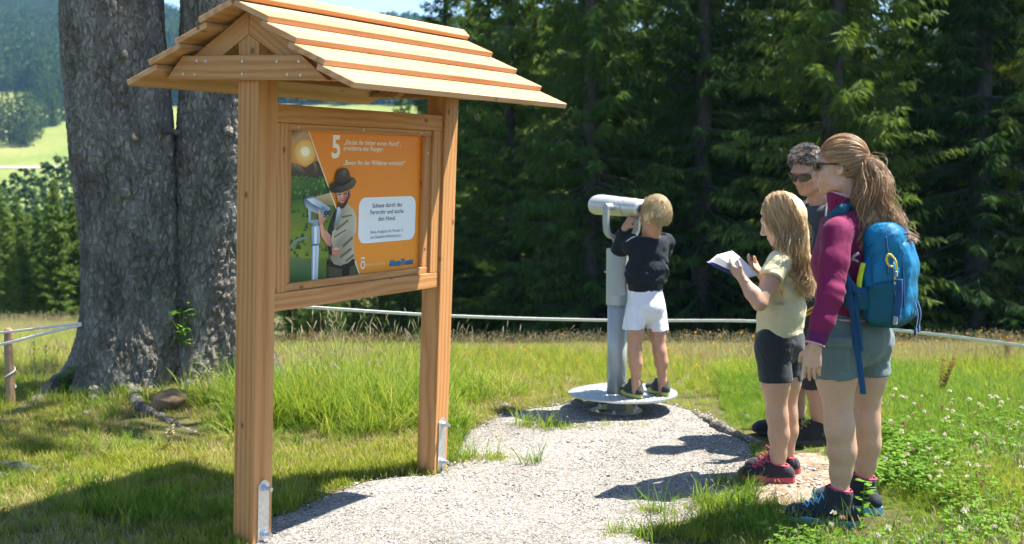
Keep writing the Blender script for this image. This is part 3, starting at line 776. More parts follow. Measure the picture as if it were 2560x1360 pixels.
words('lettering', 'im Detektiv-Wanderbuch.', (926, 597), (1003, 591), .0135, '3d4452', 5)
words('lettering', 'O B E R S T A U F E N', (915, 665), (961, 660.5), .010, 'f2dcb8', 3, .0)
lg = Print(); a_, z_ = pa(906.5, 662); n0 = 24
for i in range(n0):
    t0, t1 = 2*math.pi*i/n0, 2*math.pi*(i+1)/n0
    lg.poly([(a_+.0165*math.cos(t0), z_+.019*math.sin(t0)), (a_+.0165*math.cos(t1), z_+.019*math.sin(t1)), (a_+.0105*math.cos(t1), z_+.0125*math.sin(t1)), (a_+.0105*math.cos(t0), z_+.0125*math.sin(t0))], 'e6eef0', 3, False)
lg.poly([(a_-.013, z_+.0245), (a_-.006, z_+.028), (a_+.006, z_+.028), (a_+.013, z_+.0245), (a_+.013, z_+.031), (a_+.006, z_+.0345), (a_-.006, z_+.0345), (a_-.013, z_+.031)], 'e6eef0', 3, False)
lg.build('emblem', panel)
words('lettering', 'MounTeens', (973.5, 664.5), (1032, 659.5), .027, '0e2438', 3, .05, .15)
words('lettering', 'MounTeens', (972.5, 663.5), (1031, 658.5), .027, '1f86c4', 4, .02, .15)
# ================================================================ viewing binocular on its post
GREY = plain('grey_powder_coat', (.36, .40, .41), .38, .15, nz=.05, scale=8)
ALU = plain('brushed_aluminium_housing', (.60, .61, .61), .34, .55, nz=.07, scale=12)
RUB = plain('black_rubber', (.015, .015, .016), .6)
TX, TY = .66, 7.03
tz = lambda y, Y=TY: float(at(1280, y, Y)[2])
tele = empty('viewing_binocular', (TX, TY, float(gz(TX, TY))), label='grey coin-free public binocular on a post with a round footplate', cat='binocular')
tele['label'] = 'grey public viewing binocular on a post with a round metal footplate'
V, Fc = lathe([(.0, 0), (.165, 0), (.165, .009), (.16, .012), (0, .012)], 40, (TX, TY, .006)); obj('base_flange', V, Fc, ZINC, tele)
for k in range(6):
    a = k*math.pi/3+.3; V, Fc = lathe([(.0, 0), (.012, 0), (.012, .012), (.005, .012), (.005, .02), (0, .02)], 6, (TX+.135*math.cos(a), TY+.135*math.sin(a), .018)); obj('anchor_bolt', V, Fc, ZINCB, tele)
V, Fc = lathe([(.061, .01), (.061, .7)], 40, (TX, TY, .008)); obj('post', V, Fc, GREY, tele, smooth=True)
V, Fc = lathe([(.062, .685), (.0705, .685), (.0705, 1.028), (.067, 1.036), (.0, 1.036)], 40, (TX, TY, 0)); sl_ = obj('sleeve', V, Fc, GREY, tele)
mb = MB(); mb.box((TX-.045, TY-.0725, .75), (TX+.045, TY-.066, 1.0), .003); mb.build('service_door', GREY, sl_)
V, Fc = tube([(TX-.07, TY-.005, .89), (TX-.082, TY-.005, .89)], .006, 10); obj('lock', V, Fc, ZINCB, sl_)
# footplate: rounded disc with a blunt tip towards the left, raised tread
FP = at(1565, 985, 7.05); fz = .125
th = np.linspace(0, 2*math.pi, 65)[:-1]
def fr_(t_): return .325*(1+.13*np.maximum(0, np.cos(t_-math.pi-.1))**6)
ring = [(FP[0]+fr_(t_)*math.cos(t_), FP[1]+fr_(t_)*math.sin(t_)) for t_ in th]
hole = [(TX+.0625*math.cos(t_), TY+.0625*math.sin(t_)) for t_ in th]
n = 64; V = [(x, y, fz+z) for z in (0, -.012) for x, y in ring]+[(x, y, fz+z) for z in (0, -.012) for x, y in hole]
Fc = [(i, (i+1) % n, 2*n+(i+1) % n, 2*n+i) for i in range(n)]+[(n+i, 3*n+i, 3*n+(i+1) % n, n+(i+1) % n) for i in range(n)]+[(i, n+i, n+(i+1) % n, (i+1) % n) for i in range(n)]
fp = obj('footplate', V, Fc, ZINC, tele)
mb = MB()
for ix in range(-13, 14):
    for iy in range(-13, 14):
        x = FP[0]+ix*.026; y = FP[1]+iy*.026
        r_ = math.hypot(x-FP[0], y-FP[1]); a = math.atan2(y-FP[1], x-FP[0])
        if r_ > fr_(a)-.02 or math.hypot(x-TX, y-TY) < .08: continue
        sg = 1 if (ix+iy) % 2 else -1; dx, dy = .0105*math.cos(.785), .0105*math.sin(.785)*sg
        nx_, ny_ = -dy*.35, dx*.35
        mb.add([(x-dx, y-dy, fz+.0005), (x+nx_, y+ny_, fz+.0005), (x+dx, y+dy, fz+.0005), (x-nx_, y-ny_, fz+.0005), (x-dx*.6, y-dy*.6, fz+.003), (x+dx*.6, y+dy*.6, fz+.003)],
               [(0, 3, 4), (3, 5, 4), (3, 2, 5), (2, 1, 5), (1, 4, 5), (1, 0, 4)])
mb.build('tread_pattern', ZINC, fp)['kind'] = 'stuff'
mb = MB(); mb.tube([(TX, TY, fz-.05), (TX, TY, fz-.013)], .075, 32); mb.build('plate_collar', GREY, fp)
# yoke across the line of sight
VD = np.array([-.62, .78, .03]); VD /= np.linalg.norm(VD); VR = np.cross(VD, [0, 0, 1]); VR /= np.linalg.norm(VR); VU = np.cross(VR, VD)
PV = np.array([TX+.028, TY+.03, tz(517)])
mb = MB(); mb.tube([(TX, TY, 1.03), (TX, TY, 1.07)], .024, 20); mb.box((TX-.03, TY-.03, 1.065), (TX+.03, TY+.03, 1.098), .006); mb.tube([(TX-.028, TY-.03, 1.09), (TX-.028, TY-.03, 1.125)], .008, 10)
mb.build('swivel', GREY, tele, smooth=False)
hs = .135; zb = 1.105; bot = np.array([TX, TY, zb])
pts = [PV-VR*hs+[0, 0, .012], PV-VR*hs-[0, 0, .10], PV-VR*(hs-.012)+[0, 0, zb+.03-PV[2]], PV-VR*(hs-.055)+[0, 0, zb-PV[2]], bot+[.0, 0, 0], PV+VR*(hs-.055)+[0, 0, zb-PV[2]], PV+VR*(hs-.012)+[0, 0, zb+.03-PV[2]], PV+VR*hs-[0, 0, .10], PV+VR*hs+[0, 0, .012]]
P = spline(pts, 60); V, Fc = tube(P, .026, 12, True, None)
C_ = P; T_, N_, B_ = frames(P)
Vn = []
for i in range(len(P)):                         # rectangular bar section: broad along the line of sight
    nrm = np.cross(T_[i], VD); nrm /= np.linalg.norm(nrm)
    for a, b in ((1, 1), (1, -1), (-1, -1), (-1, 1)): Vn.append(P[i]+VD*.022*a+nrm*.009*b)
Fc = [(4*i+j, 4*i+(j+1) % 4, 4*(i+1)+(j+1) % 4, 4*(i+1)+j) for i in range(len(P)-1) for j in range(4)]+[(0, 1, 2, 3), tuple(4*(len(P)-1)+j for j in (3, 2, 1, 0))]
yk = obj('yoke', Vn, Fc, GREY, tele)
for s in (-1, 1):
    V, Fc = tube([PV+VR*s*(hs+.012), PV+VR*s*(hs-.04)], .024, 20); obj('pivot_bolt', V, Fc, GREY, yk)
# housing
f = Field(PV-.36, PV+.36, .006)
fr0 = PV+VD*.19; bk = PV-VD*.17
for s in (-1, 1):
    f.cone(fr0+VR*s*.042, bk+VR*s*.036-VU*.003, .058, .047, .03)
f.cone(fr0+VU*.006, bk+VU*.0, .055, .046, .04)
f.plane(fr0+VD*.035, VD, .02); f.plane(bk-VD*.03, -VD, .01)
for s in (-1, 1): f.cone(fr0+VD*.01+VR*s*.042, fr0+VD*.08+VR*s*.042, .043, .043, .0, op='d')
hb = f.build('housing', ALU, tele)
for s in (-1, 1):
    a = np.linspace(0, 2*math.pi, 33); c0 = PV-VD*.075+VR*s*.037
    ringp = [c0+VR*math.cos(t_)*.0525+VU*math.sin(t_)*.0525 for t_ in a]; V, Fc = tube(ringp, .004, 8, False); obj('seam_ring', V, Fc, GREY, hb, smooth=True)
    e0 = bk-VD*.03+VR*s*.033; mb = MB(); mb.tube([e0, e0-VD*.02, e0-VD*.022, e0-VD*.045], [.026, .026, .021, .022], 20); mb.build('eyepiece', RUB, hb, smooth=False)
    V, Fc = tube([fr0+VD*.012+VR*s*.042, fr0+VD*.014+VR*s*.042], .042, 24); obj('lens', V, Fc, plain('coated_lens', (.01, .012, .02), .05, 0, 1.0), hb)
# ================================================================ trees
t = NT('grey_bark'); g_ = t.obj
n1 = t.tex('ShaderNodeTexNoise', t.map(g_, (1, 1, .45)), Scale=7.0, Detail=7.0, Roughness=.65); n2 = t.tex('ShaderNodeTexNoise', t.map(g_, (1, 1, .5)), Scale=42.0, Detail=5.0, Roughness=.7)
v1 = t.tex('ShaderNodeTexVoronoi', t.map(g_, (1, 1, .55)), Scale=26.0, feature='DISTANCE_TO_EDGE')
wv = t.new('ShaderNodeVectorMath', operation='ADD'); t.l.new(t.map(g_, (1, 1, .5)), wv.inputs[0])
sc_ = t.new('ShaderNodeVectorMath', operation='SCALE'); t.l.new(n1.outputs['Color'], sc_.inputs[0]); sc_.inputs['Scale'].default_value = .12; t.l.new(sc_.outputs[0], wv.inputs[1])
t.l.new(wv.outputs[0], v1.inputs['Vector'])
c = t.ramp(n1.outputs[0], [(.25, (.11, .098, .078)), (.45, (.24, .22, .185)), (.6, (.37, .345, .295)), (.78, (.54, .51, .45))])
c = t.mix(.55, c, t.ramp(n2.outputs[0], [(.3, (.45, .43, .4)), (.6, (1, 1, 1))]), 'MULTIPLY')
n3 = t.tex('ShaderNodeTexNoise', t.map(g_, (2.2, 2.2, .5)), Scale=1.6, Detail=3.0)
c = t.mix(t.ramp(n3.outputs[0], [(.58, (0, 0, 0)), (.72, (.3, .3, .3))]), c, (.30, .20, .16))
t.base(c); t.p.inputs['Roughness'].default_value = .92; t.p.inputs['Specular IOR Level'].default_value = .15
edge = t.ramp(v1.outputs['Distance'], [(.0, (0, 0, 0)), (.18, (1, 1, 1))])
t.bump(t.math('ADD', t.math('MULTIPLY', edge, .7), n2.outputs[0]), 1.0, .024)
BARK = t.m
SBARK = plain('spruce_bark', (.055, .046, .038), .95, nz=.35, scale=9, bump=.5)
NEEDLE = leaf_mat('spruce_needles', [(.022, .052, .016), (.042, .092, .022), (.085, .150, .032), (.165, .225, .05)], .42, .6)  # yellow-green end of the ramp stands in for sunlit sprays
NEEDLE2 = leaf_mat('far_spruce_needles', [(.026, .058, .024), (.045, .086, .03), (.07, .115, .036)], .2, .7)
LEAFB = leaf_mat('broad_leaves', [(.026, .060, .018), (.045, .090, .024), (.065, .115, .03)], .25, .6)

def twigs(P, D, L, Wd, rng):
    """pointed four-cornered sprays from points P along directions D"""
    n = len(P); D = D/(np.linalg.norm(D, axis=1)[:, None]+1e-9)
    r = rng.normal(size=(n, 3)); S = np.cross(D, r); S /= np.linalg.norm(S, axis=1)[:, None]+1e-9
    L = L[:, None]; Wd = Wd[:, None]
    sag = np.array([0, 0, -1.])*L*.12
    V = np.stack([P, P+D*L*.45+S*Wd+sag*.3, P+D*L+sag, P+D*L*.45-S*Wd+sag*.3], 1).reshape(-1, 3)
    return V, np.arange(4*n).reshape(-1, 4)

def spruce(seed, H, R, z0, dens=1.0, tw=.34, whorl=.42, per=6, wd=.035, nt=22):
    rng = np.random.default_rng(seed)
    # trunk
    zs = np.array([-.6, 0, .4, H*.25, H*.5, H*.75, H*.97]); r0 = .012*H+.03
    rr = r0*np.array([1.5, 1.35, 1.1, .86, .6, .34, .05]); bend = np.cumsum(rng.normal(0, .03, (7, 2)), 0)
    tp = np.column_stack([bend, zs]); tV, tF = tube(tp, rr, 9)
    CP = []; CD = []; CL = []; CW = []; tb = MB(); tb.add(tV, tF)
    z = z0
    while z < H*.985:
        q = (z-z0)/(H-z0); Lb = R*(1-q)**.8*(1 if q > .08 else .75+3*q)
        bx_ = np.interp(z, zs, tp[:, 0]); by_ = np.interp(z, zs, tp[:, 1])
        for k in range(per):
            if rng.random() > .93*dens+.07 and q < .9: continue
            ph = rng.uniform(0, 2*math.pi); L_ = max(.12, Lb*rng.uniform(.62, 1.12)); zz = z+rng.uniform(-.5, .5)*whorl
            o = np.array([math.cos(ph), math.sin(ph), 0]); sd_ = np.array([-math.sin(ph), math.cos(ph), 0])
            dr = rng.uniform(.28, .55)*(1-q)+.02*q-.35*q; up = rng.uniform(.12, .3)
            m = max(4, int(nt*(L_/R)*rng.uniform(.8, 1.2))+2)
            s = rng.uniform(.03, 1, m)**.85; s = np.sort(s)
            ax = np.array([bx_, by_, zz])+o*(L_*s)[:, None]+np.array([0, 0, 1.])*(L_*(-dr*s+up*s*s))[:, None]
            for sg in (-1, 1):
                P = ax+rng.normal(0, .02, ax.shape)
                D = sd_*sg*rng.uniform(.35, 1, m)[:, None]+o*rng.uniform(.3, .9, m)[:, None]+np.array([0, 0, -1.])*rng.uniform(.1, 1.15, m)[:, None]
                CP.append(P); CD.append(D); CL.append(tw*rng.uniform(.55, 1.25, m)*(1.05-.45*s)*(.4+.6*min(1, L_/1.2))); CW.append(wd*rng.uniform(.7, 1.3, m))
            if z < 6 or k % 2 == 0:
                e = np.array([bx_, by_, zz]); pts = [e, e+o*L_*.5+[0, 0, L_*(-dr*.5+up*.25)], e+o*L_*.95+[0, 0, L_*(-dr*.95+up*.9)]]
                tb.tube(pts, [.012+.008*L_, .008, .003], 4, cap=False)
        z += whorl*rng.uniform(.8, 1.2)
    V, Fc = twigs(np.concatenate(CP), np.concatenate(CD), np.concatenate(CL), np.concatenate(CW), rng)
    return tb.get(), (V, Fc)

def proto_tree(seed, H, R, z0, nm, needles, **k):
    (tV, tF), (cV, cF) = spruce(seed, H, R, z0, **k)
    return mesh(nm+'_trunk', tV, tF, SBARK, True), mesh(nm+'_crown', cV, cF, needles)
def plant_tree(name, pr_, loc, s, rz, sz=1.0, **tags):
    root = empty(name, loc, **tags); root.rotation_euler = (0, 0, rz); root.scale = (s, s, s*sz)
    for nm, me in zip(('trunk', 'crown'), pr_):
        o = bpy.data.objects.new(nm, me); col.objects.link(o); o.parent = root
    return root

NEEDLE3 = leaf_mat('sunlit_tint_needles', [(.045, .085, .022), (.085, .14, .032), (.13, .19, .045), (.19, .24, .06)], .36, .6)  # lightened copy of the needles, sunlight put into the colour
SPR = [proto_tree(10+i, H_, R_, z_, 'spruce', NEEDLE, dens=d_, nt=54, per=11, wd=.021, tw=.36) for i, (H_, R_, z_, d_) in enumerate(((16, 2.5, .4, 1), (18, 2.8, .8, 1), (15, 2.3, .3, 1), (17, 2.6, 1.2, .95), (20, 2.7, 3.5, .8)))]
rng = np.random.default_rng(42)
def wood(px, Y, p, s, lab, grp, nm='spruce_tree', sz=1.0):
    x = (px-1280)/F*Y; y = Y
    plant_tree(nm, p, (x, y, float(gz(x, y))-.1), s, rng.uniform(0, 6.28), sz, label=lab, cat='tree', group=grp)
k = 0
for Y, p0, p1, st in ((22.5, 2080, 2600, 300), (25, 1500, 2640, 280), (28, 1290, 2680, 215), (32, 1215, 2680, 130), (37, 1185, 2660, 112), (43, 1170, 2640, 98)):
    px = p0
    while px < p1:
        Yj = Y+rng.uniform(-1.2, 1.2)
        wood(px+rng.uniform(-.3, .3)*st, Yj, SPR[int(rng.integers(0, 5))] if Y > 30 else SPR[int(rng.integers(0, 4))], rng.uniform(.88, 1.12),
             'tall dark spruce in the dense wood behind the meadow', 'spruces of the wood behind the meadow'); px += st; k += 1
# young spruces at the wood's left end, low behind the board
for i, (px, Y, s) in enumerate(((720, 24, .28), (800, 22, .26), (880, 24, .30), (950, 23, .31), (1010, 25, .40), (1075, 27, .52), (840, 29, .36), (1120, 31, .78), (985, 31, .5), (760, 30, .33))):
    wood(px, Y, SPR[i % 3], s, 'low young spruce at the left end of the wood, behind the wooden board', 'young spruces behind the board', 'young_spruce')
# conifers beyond the left pasture
SPL = [proto_tree(80+i, 16, 3.0, .2, 'sunny_spruce', NEEDLE3, dens=1, nt=40, per=10, wd=.055, tw=.62) for i in range(3)]
for i, (px, Y, s) in enumerate(((18, 43, .37), (140, 41, .40), (70, 46, .40), (-30, 44, .42), (215, 44, .39), (105, 49, .45), (262, 42, .39), (40, 51, .51), (185, 52, .50), (95, 43, .37), (180, 42, .38), (0, 48, .50), (55, 41, .33), (120, 45, .42))):
    wood(px, Y, SPL[i % 3], s, 'sunlit conifer at the far edge of the left pasture', 'conifers beyond the left pasture', 'conifer')
# trees in the dip and on the meadow across the valley
FAR = [proto_tree(60+i, 14, 2.6, .4, 'far_spruce', NEEDLE2, dens=.9, per=6, nt=9, tw=.8, wd=.11, whorl=.6) for i in range(3)]
def broad(seed, H, R):
    r2 = np.random.default_rng(seed); n = 4500; c = r2.normal(size=(26, 3)); c /= np.linalg.norm(c, axis=1)[:, None]
    c = c*[R*.62, R*.62, H*.28]+[0, 0, H*.62]; w_ = r2.integers(0, 26, n); d = r2.normal(size=(n, 3)); d /= np.linalg.norm(d, axis=1)[:, None]
    P = c[w_]+d*R*.42*r2.uniform(.75, 1, n)[:, None]
    V, Fc = twigs(P, d+r2.normal(0, .5, d.shape), np.full(n, .30), np.full(n, .12), r2)
    tV, tF = tube([(0, 0, -.5), (0, 0, H*.3), (0, 0, H*.75)], [.3, .22, .08], 8)
    return mesh('far_broadleaf_trunk', tV, tF, SBARK, True), mesh('far_broadleaf_crown', V, Fc, LEAFB)
BRD = [broad(5, 12, 4.2), broad(6, 10, 3.6)]
for i, (px, Y, s, b) in enumerate(((10, 128, 1.40, 0), (40, 136, 1.50, 0), (66, 130, 1.55, 0), (92, 140, 1.5, 0), (118, 150, 1.62, 0), (140, 134, 1.66, 0), (165, 138, 1.6, 0), (190, 146, 1.7, 0), (215, 132, 1.5, 0), (55, 118, 1.15, 1), (150, 120, 1.28, 0), (-15, 138, 1.5, 0))):
    wood(px, Y, BRD[i % 2] if b else FAR[i % 3], s*(1.42 if b else 1.05), 'leafy tree in the dip behind the pasture conifers' if b else 'hazy conifer in the dip behind the pasture conifers', 'trees in the dip beyond the pasture', 'broadleaf_tree' if b else 'conifer')
for i, (px, Y, s) in enumerate(((6, 392, 1.0), (18, 386, 1.05), (32, 396, 1.1), (42, 382, .95), (52, 388, 1.15), (62, 380, 1.1), (70, 376, 1.2), (80, 384, 1.15), (91, 390, 1.1), (100, 398, 1.05), (112, 420, 1.1), (122, 424, 1.15), (132, 428, 1.2), (142, 426, 1.15), (152, 432, 1.1), (163, 440, 1.05), (174, 444, 1.1), (186, 448, 1.0), (198, 446, 1.1), (-6, 394, 1.1))):
    wood(px, Y, FAR[i % 3], s*1.18, 'distant conifer in the dark row between the two far meadows', 'conifer row on the far meadow', 'conifer')
# the wooded slope across the valley: one mass
HW = []
for sd_ in range(4):
    r2 = np.random.default_rng(sd_); Hh = 14; n = 130; z = r2.uniform(.03, 1, n)**1.1; ph = r2.uniform(0, 6.28, n); R_ = (2.9*(1-z)**.75 if sd_ < 3 else 3.6*np.sqrt(np.maximum(0, 1-(2*z-1)**2)))*r2.uniform(.75, 1, n)
    P = np.column_stack([R_*np.cos(ph)*.4, R_*np.sin(ph)*.4, z*Hh+.3]); D = np.column_stack([np.cos(ph), np.sin(ph), np.full(n, -.55 if sd_ < 3 else .3)])
    V, Fc = twigs(P, D, .4+R_*.75, .35+.16*R_, r2); HW.append(mesh('hill_tree', V, Fc, NEEDLE2 if sd_ < 3 else LEAFB))
r2 = np.random.default_rng(9); n = 9000
d_ = r2.uniform(500, 985, n); a_ = r2.uniform(-.52, .02, n); X = a_*d_; fr_n = fbm(np.stack([X, d_, X*0], -1), .012, 3)*40
lim = 532-36*sstep(-.43, -.405, a_)
ok = d_+fr_n*.6 > lim; X, d_ = X[ok], d_[ok]; m = len(X); Zz = gz(X, d_)
scatter('hillside_wood', np.column_stack([X, d_, Zz-.5]), np.column_stack([r2.uniform(.75, 1.15, m)]*2+[r2.uniform(.7, 1.25, m)]), np.column_stack([r2.normal(0, .03, m), r2.normal(0, .03, m), r2.uniform(0, 6.28, m)]),
        np.where(fbm(np.stack([X, d_, X*0+9], -1), .02, 2)+r2.normal(0, .15, m) > .12, 3, r2.integers(0, 3, m)), HW, label='hazy blue-green wood covering the mountainside across the valley', cat='wood')

# ---------------------------------------------------------------- the big two-stemmed tree
def trunk(cx, cy, r0, lean, flare, seed, top=13., nth=250):
    zs = np.concatenate([np.arange(-.35, 3.1, .0125), np.linspace(3.15, top, 60)]); th = np.arange(nth)*2*math.pi/nth
    T_, Z_ = np.meshgrid(th, zs); ct, st = np.cos(T_), np.sin(T_)
    tap = np.interp(Z_, [-.4, 0, 1, 2.6, 6, top], [1.04, 1.02, .985, .97, .72, .10])
    fl = np.zeros_like(Z_)
    for ph, am, ww, hz in flare: fl += am*np.exp(-np.maximum(Z_+.15, 0)/hz)*np.exp(-((np.angle(np.exp(1j*(T_-ph))))/ww)**2)
    Rr_ = r0*tap*(1+.05*np.sin(2*T_+seed)+.035*np.sin(3*T_+2*seed+.4*Z_))+fl
    cxz = cx+lean[0]*Z_+.02*np.sin(Z_*1.3+seed); cyz = cy+lean[1]*Z_
    P = np.stack([cxz+Rr_*ct, cyz+Rr_*st, Z_], -1)
    b = .022*fbm(P+seed, (3.2, 3.2, 1.6), 3)
    rd = 1-np.abs(noise(P+seed*2+.08*noise(P, 5)[..., None], (24, 24, 10))); rd2 = 1-np.abs(noise(P+seed*3+.05*noise(P, 9)[..., None], (46, 46, 26)))
    b -= .015*np.clip(rd-.80, 0, 1)/.20+.010*np.clip(rd2-.78, 0, 1)/.22
    b += .004*noise(P, 60)
    P = np.stack([cxz+(Rr_+b)*ct, cyz+(Rr_+b)*st, Z_], -1)
    m, n = P.shape[:2]; i = np.arange(m-1)[:, None]*n; j = np.arange(n)[None]; j2 = (j+1) % n
    return P.reshape(-1, 3), np.stack([i+j, i+j2, i+n+j2, i+n+j], -1).reshape(-1, 4)
TL = np.array([-2.53, 7.55]); TR_ = np.array([-2.0, 7.68]); tz0 = float(gz(-2.5, 7.2))
tree = empty('old_tree', (-2.3, 7.62, tz0), label='huge grey old tree with two stems growing from one foot, behind the board', cat='tree')
V, Fc = trunk(TL[0], TL[1], .322, (-.032, .0), [(math.pi*1.02, .50, .32, .26), (math.pi*1.28, .30, .3, .25), (math.pi*1.62, .22, .35, .22), (math.pi*1.45, .12, .2, .35), (.4*math.pi, .3, .5, .25)], 1.0)
V[:, 2] += tz0; obj('stem', V, Fc, BARK, tree, smooth=True)
V, Fc = trunk(TR_[0], TR_[1], .318, (.018, .02), [(math.pi*1.42, .26, .35, .24), (math.pi*1.8, .30, .35, .25), (.15*math.pi, .3, .5, .25), (.5*math.pi, .2, .6, .25)], 4.2)
V[:, 2] += tz0; obj('stem', V, Fc, BARK, tree, smooth=True)
# knots and broken stubs on the bark (photo positions on the left stem and right stem)
STUB = plain('dead_wood_stub', (.10, .085, .07), .9, nz=.4, scale=30, bump=.5)
def on_stem(px, py, c, r):
    o = np.array([0, 0, CAMZ]); d = at(px, py, 1.)-o; z_ = 0
    cc = c+np.array([0, 0])
    A_ = d[:2]@d[:2]; B_ = -d[:2]@cc; C0 = cc@cc-r*r; disc = max(B_*B_-A_*C0, 0); t_ = (-B_-math.sqrt(disc))/A_
    return o+d*t_
for px, py, c, r, L_, rr_ in ((233, 150, TL, .325, .02, .026), (310, 135, TL, .325, .02, .028), (238, 345, TL, .325, .02, .022), (335, 345, TL, .325, .02, .028), (380, 420, TL, .325, .02, .026), (312, 482, TL, .325, .03, .032), (575, 330, TR_, .315, .05, .045)):
    p = on_stem(px, py, c, r); nrm = np.array([p[0]-c[0], p[1]-c[1], 0]); nrm /= np.linalg.norm(nrm)
    p = p-nrm*.022; f = Field(p-.13, p+.13, .008); f.ell(p-nrm*.012, (rr_*.9, rr_*.9, rr_*1.15), k=.0); f.cone(p-nrm*.02, p+nrm*L_*.5+[0, 0, -.005], rr_*.6, rr_*.4, .02); f.ell(p+nrm*(L_+rr_*.5), (rr_*.4,)*3, k=.01, op='d'); f.wrinkle(.012, 45, 2)
    f.build('knot', BARK, tree)
for px, py, c, r, dx in ((212, 490, TL, .325, (-.06, -.04, -.005)), (415, 328, TL, .325, (.09, -.03, -.012))):
    p = on_stem(px, py, c, r); p = p-np.array([0, -.02, 0]); q = p+np.array(dx); V, Fc = tube([p-np.array(dx)*.3, p+np.array(dx)*.5+[0, 0, .006], q], [.022, .016, .013], 8); obj('broken_branch', V, Fc, STUB, tree, smooth=True)
# crown above the picture: limbs and hanging sprays
cb = MB(); CP = []; CD = []; CL = []; CW = []; r2 = np.random.default_rng(77)
for k in range(100):
    z = r2.uniform(4.2, 13.5); st = TL if r2.random() < .55 else TR_; ph = r2.uniform(0, 6.28); L_ = np.interp(z, [3.5, 6, 10, 14], [2.6, 3.6, 2.9, .8])*r2.uniform(.7, 1.1)*(.5 if math.cos(ph) > .2 and math.sin(ph) < -.3 else 1)  # limbs on this side shortened to keep their shade off the roof
    if abs(ph-.28) < .5 and z < 9: continue  # unseen crown shaped here: limbs left out so sun reaches the right stem
    o = np.array([math.cos(ph), math.sin(ph), 0]); e = np.array([st[0]-.03*z*(st is TL)+.018*z*(st is not TL), st[1], z+tz0])
    dr, up = r2.uniform(.15, .4), r2.uniform(.05, .25)
    s = np.linspace(0, 1, 6); axs = e+o*(L_*s)[:, None]+np.array([0, 0, 1.])*(L_*(-dr*s+up*s*s))[:, None]; cb.tube(axs, np.linspace(.05, .01, 6), 5, cap=False)
    m = 34; s = np.sort(r2.uniform(.22, 1, m)); ax = e+o*(L_*s)[:, None]+np.array([0, 0, 1.])*(L_*(-dr*s+up*s*s))[:, None]; sd_ = np.array([-o[1], o[0], 0])
    for sg in (-1, 1):
        w_ = r2.uniform(.05, .75, m)*(1.15-s)
        P = ax+sd_*sg*w_[:, None]; CP.append(P); CD.append(sd_*sg*.5+o*.6+np.array([0, 0, -1.])*r2.uniform(.1, .9, m)[:, None]); CL.append(r2.uniform(.25, .5, m)); CW.append(r2.uniform(.022, .045, m))
V, Fc = cb.get(); obj('branchwork', V, Fc, BARK, tree)
V, Fc = twigs(np.concatenate(CP), np.concatenate(CD), np.concatenate(CL), np.concatenate(CW), r2); obj('crown', V, Fc, NEEDLE, tree)
# ================================================================ grass, herbs, pebbles
GR_L = leaf_mat('lawn_grass', [(.15, .21, .024), (.23, .29, .038), (.32, .36, .06), (.42, .39, .12)], .5)
GR_D = leaf_mat('lush_grass', [(.085, .175, .022), (.13, .24, .032), (.20, .31, .05), (.28, .36, .085)], .5)
GR_M = leaf_mat('meadow_grass', [(.15, .23, .026), (.24, .33, .042), (.34, .40, .07), (.47, .44, .14)], .5)
GR_Y = leaf_mat('dry_grass', [(.30, .24, .11), (.40, .33, .17), (.48, .41, .24)], .3)
SEED = leaf_mat('seed_heads', [(.30, .24, .13), (.38, .33, .19), (.44, .40, .27)], .3)
SEEDR = leaf_mat('sorrel_seed', [(.26, .10, .045), (.36, .17, .08), (.42, .25, .13)], .3)
CLOV = leaf_mat('clover_leaf', [(.09, .20, .025), (.14, .28, .035), (.21, .36, .055)], .45)
PETW = leaf_mat('white_clover_flower', [(.62, .52, .44), (.72, .66, .58), (.80, .77, .70)], .25)
PETP = leaf_mat('pink_clover_flower', [(.45, .20, .24), (.5, .26, .28), (.34, .16, .13)], .25)
PETY = leaf_mat('yellow_flower', [(.75, .42, .02), (.82, .52, .03)], .25)

def blade(mb, rng, base, L, w_, az, bend, m=0, seg=3, lean=.15):
    o = np.array([math.cos(az), math.sin(az), 0]); sd_ = np.array([-o[1], o[0], 0]); tw_ = rng.uniform(-.6, .6)
    sd_ = sd_*math.cos(tw_)+o*math.sin(tw_)
    s = np.linspace(0, 1, seg+1); a = lean+bend*s
    dl = L/seg; p = np.array(base, float); C = [p.copy()]
    for q in a[1:]:
        p = p+dl*(o*math.sin(q)+np.array([0, 0, 1])*math.cos(q)); C.append(p.copy())
    C = np.array(C); wd = w_*np.array([1, .95, .7, .35, .2][:seg+1]); wd[-1] = 0
    V = []; Fc = []
    for i in range(seg): V += [C[i]-sd_*wd[i], C[i]+sd_*wd[i]]
    V.append(C[-1])
    for i in range(seg-1): Fc.append((2*i, 2*i+1, 2*i+3, 2*i+2))
    Fc.append((2*seg-2, 2*seg-1, 2*seg)); mb.add(V, Fc, m); return C
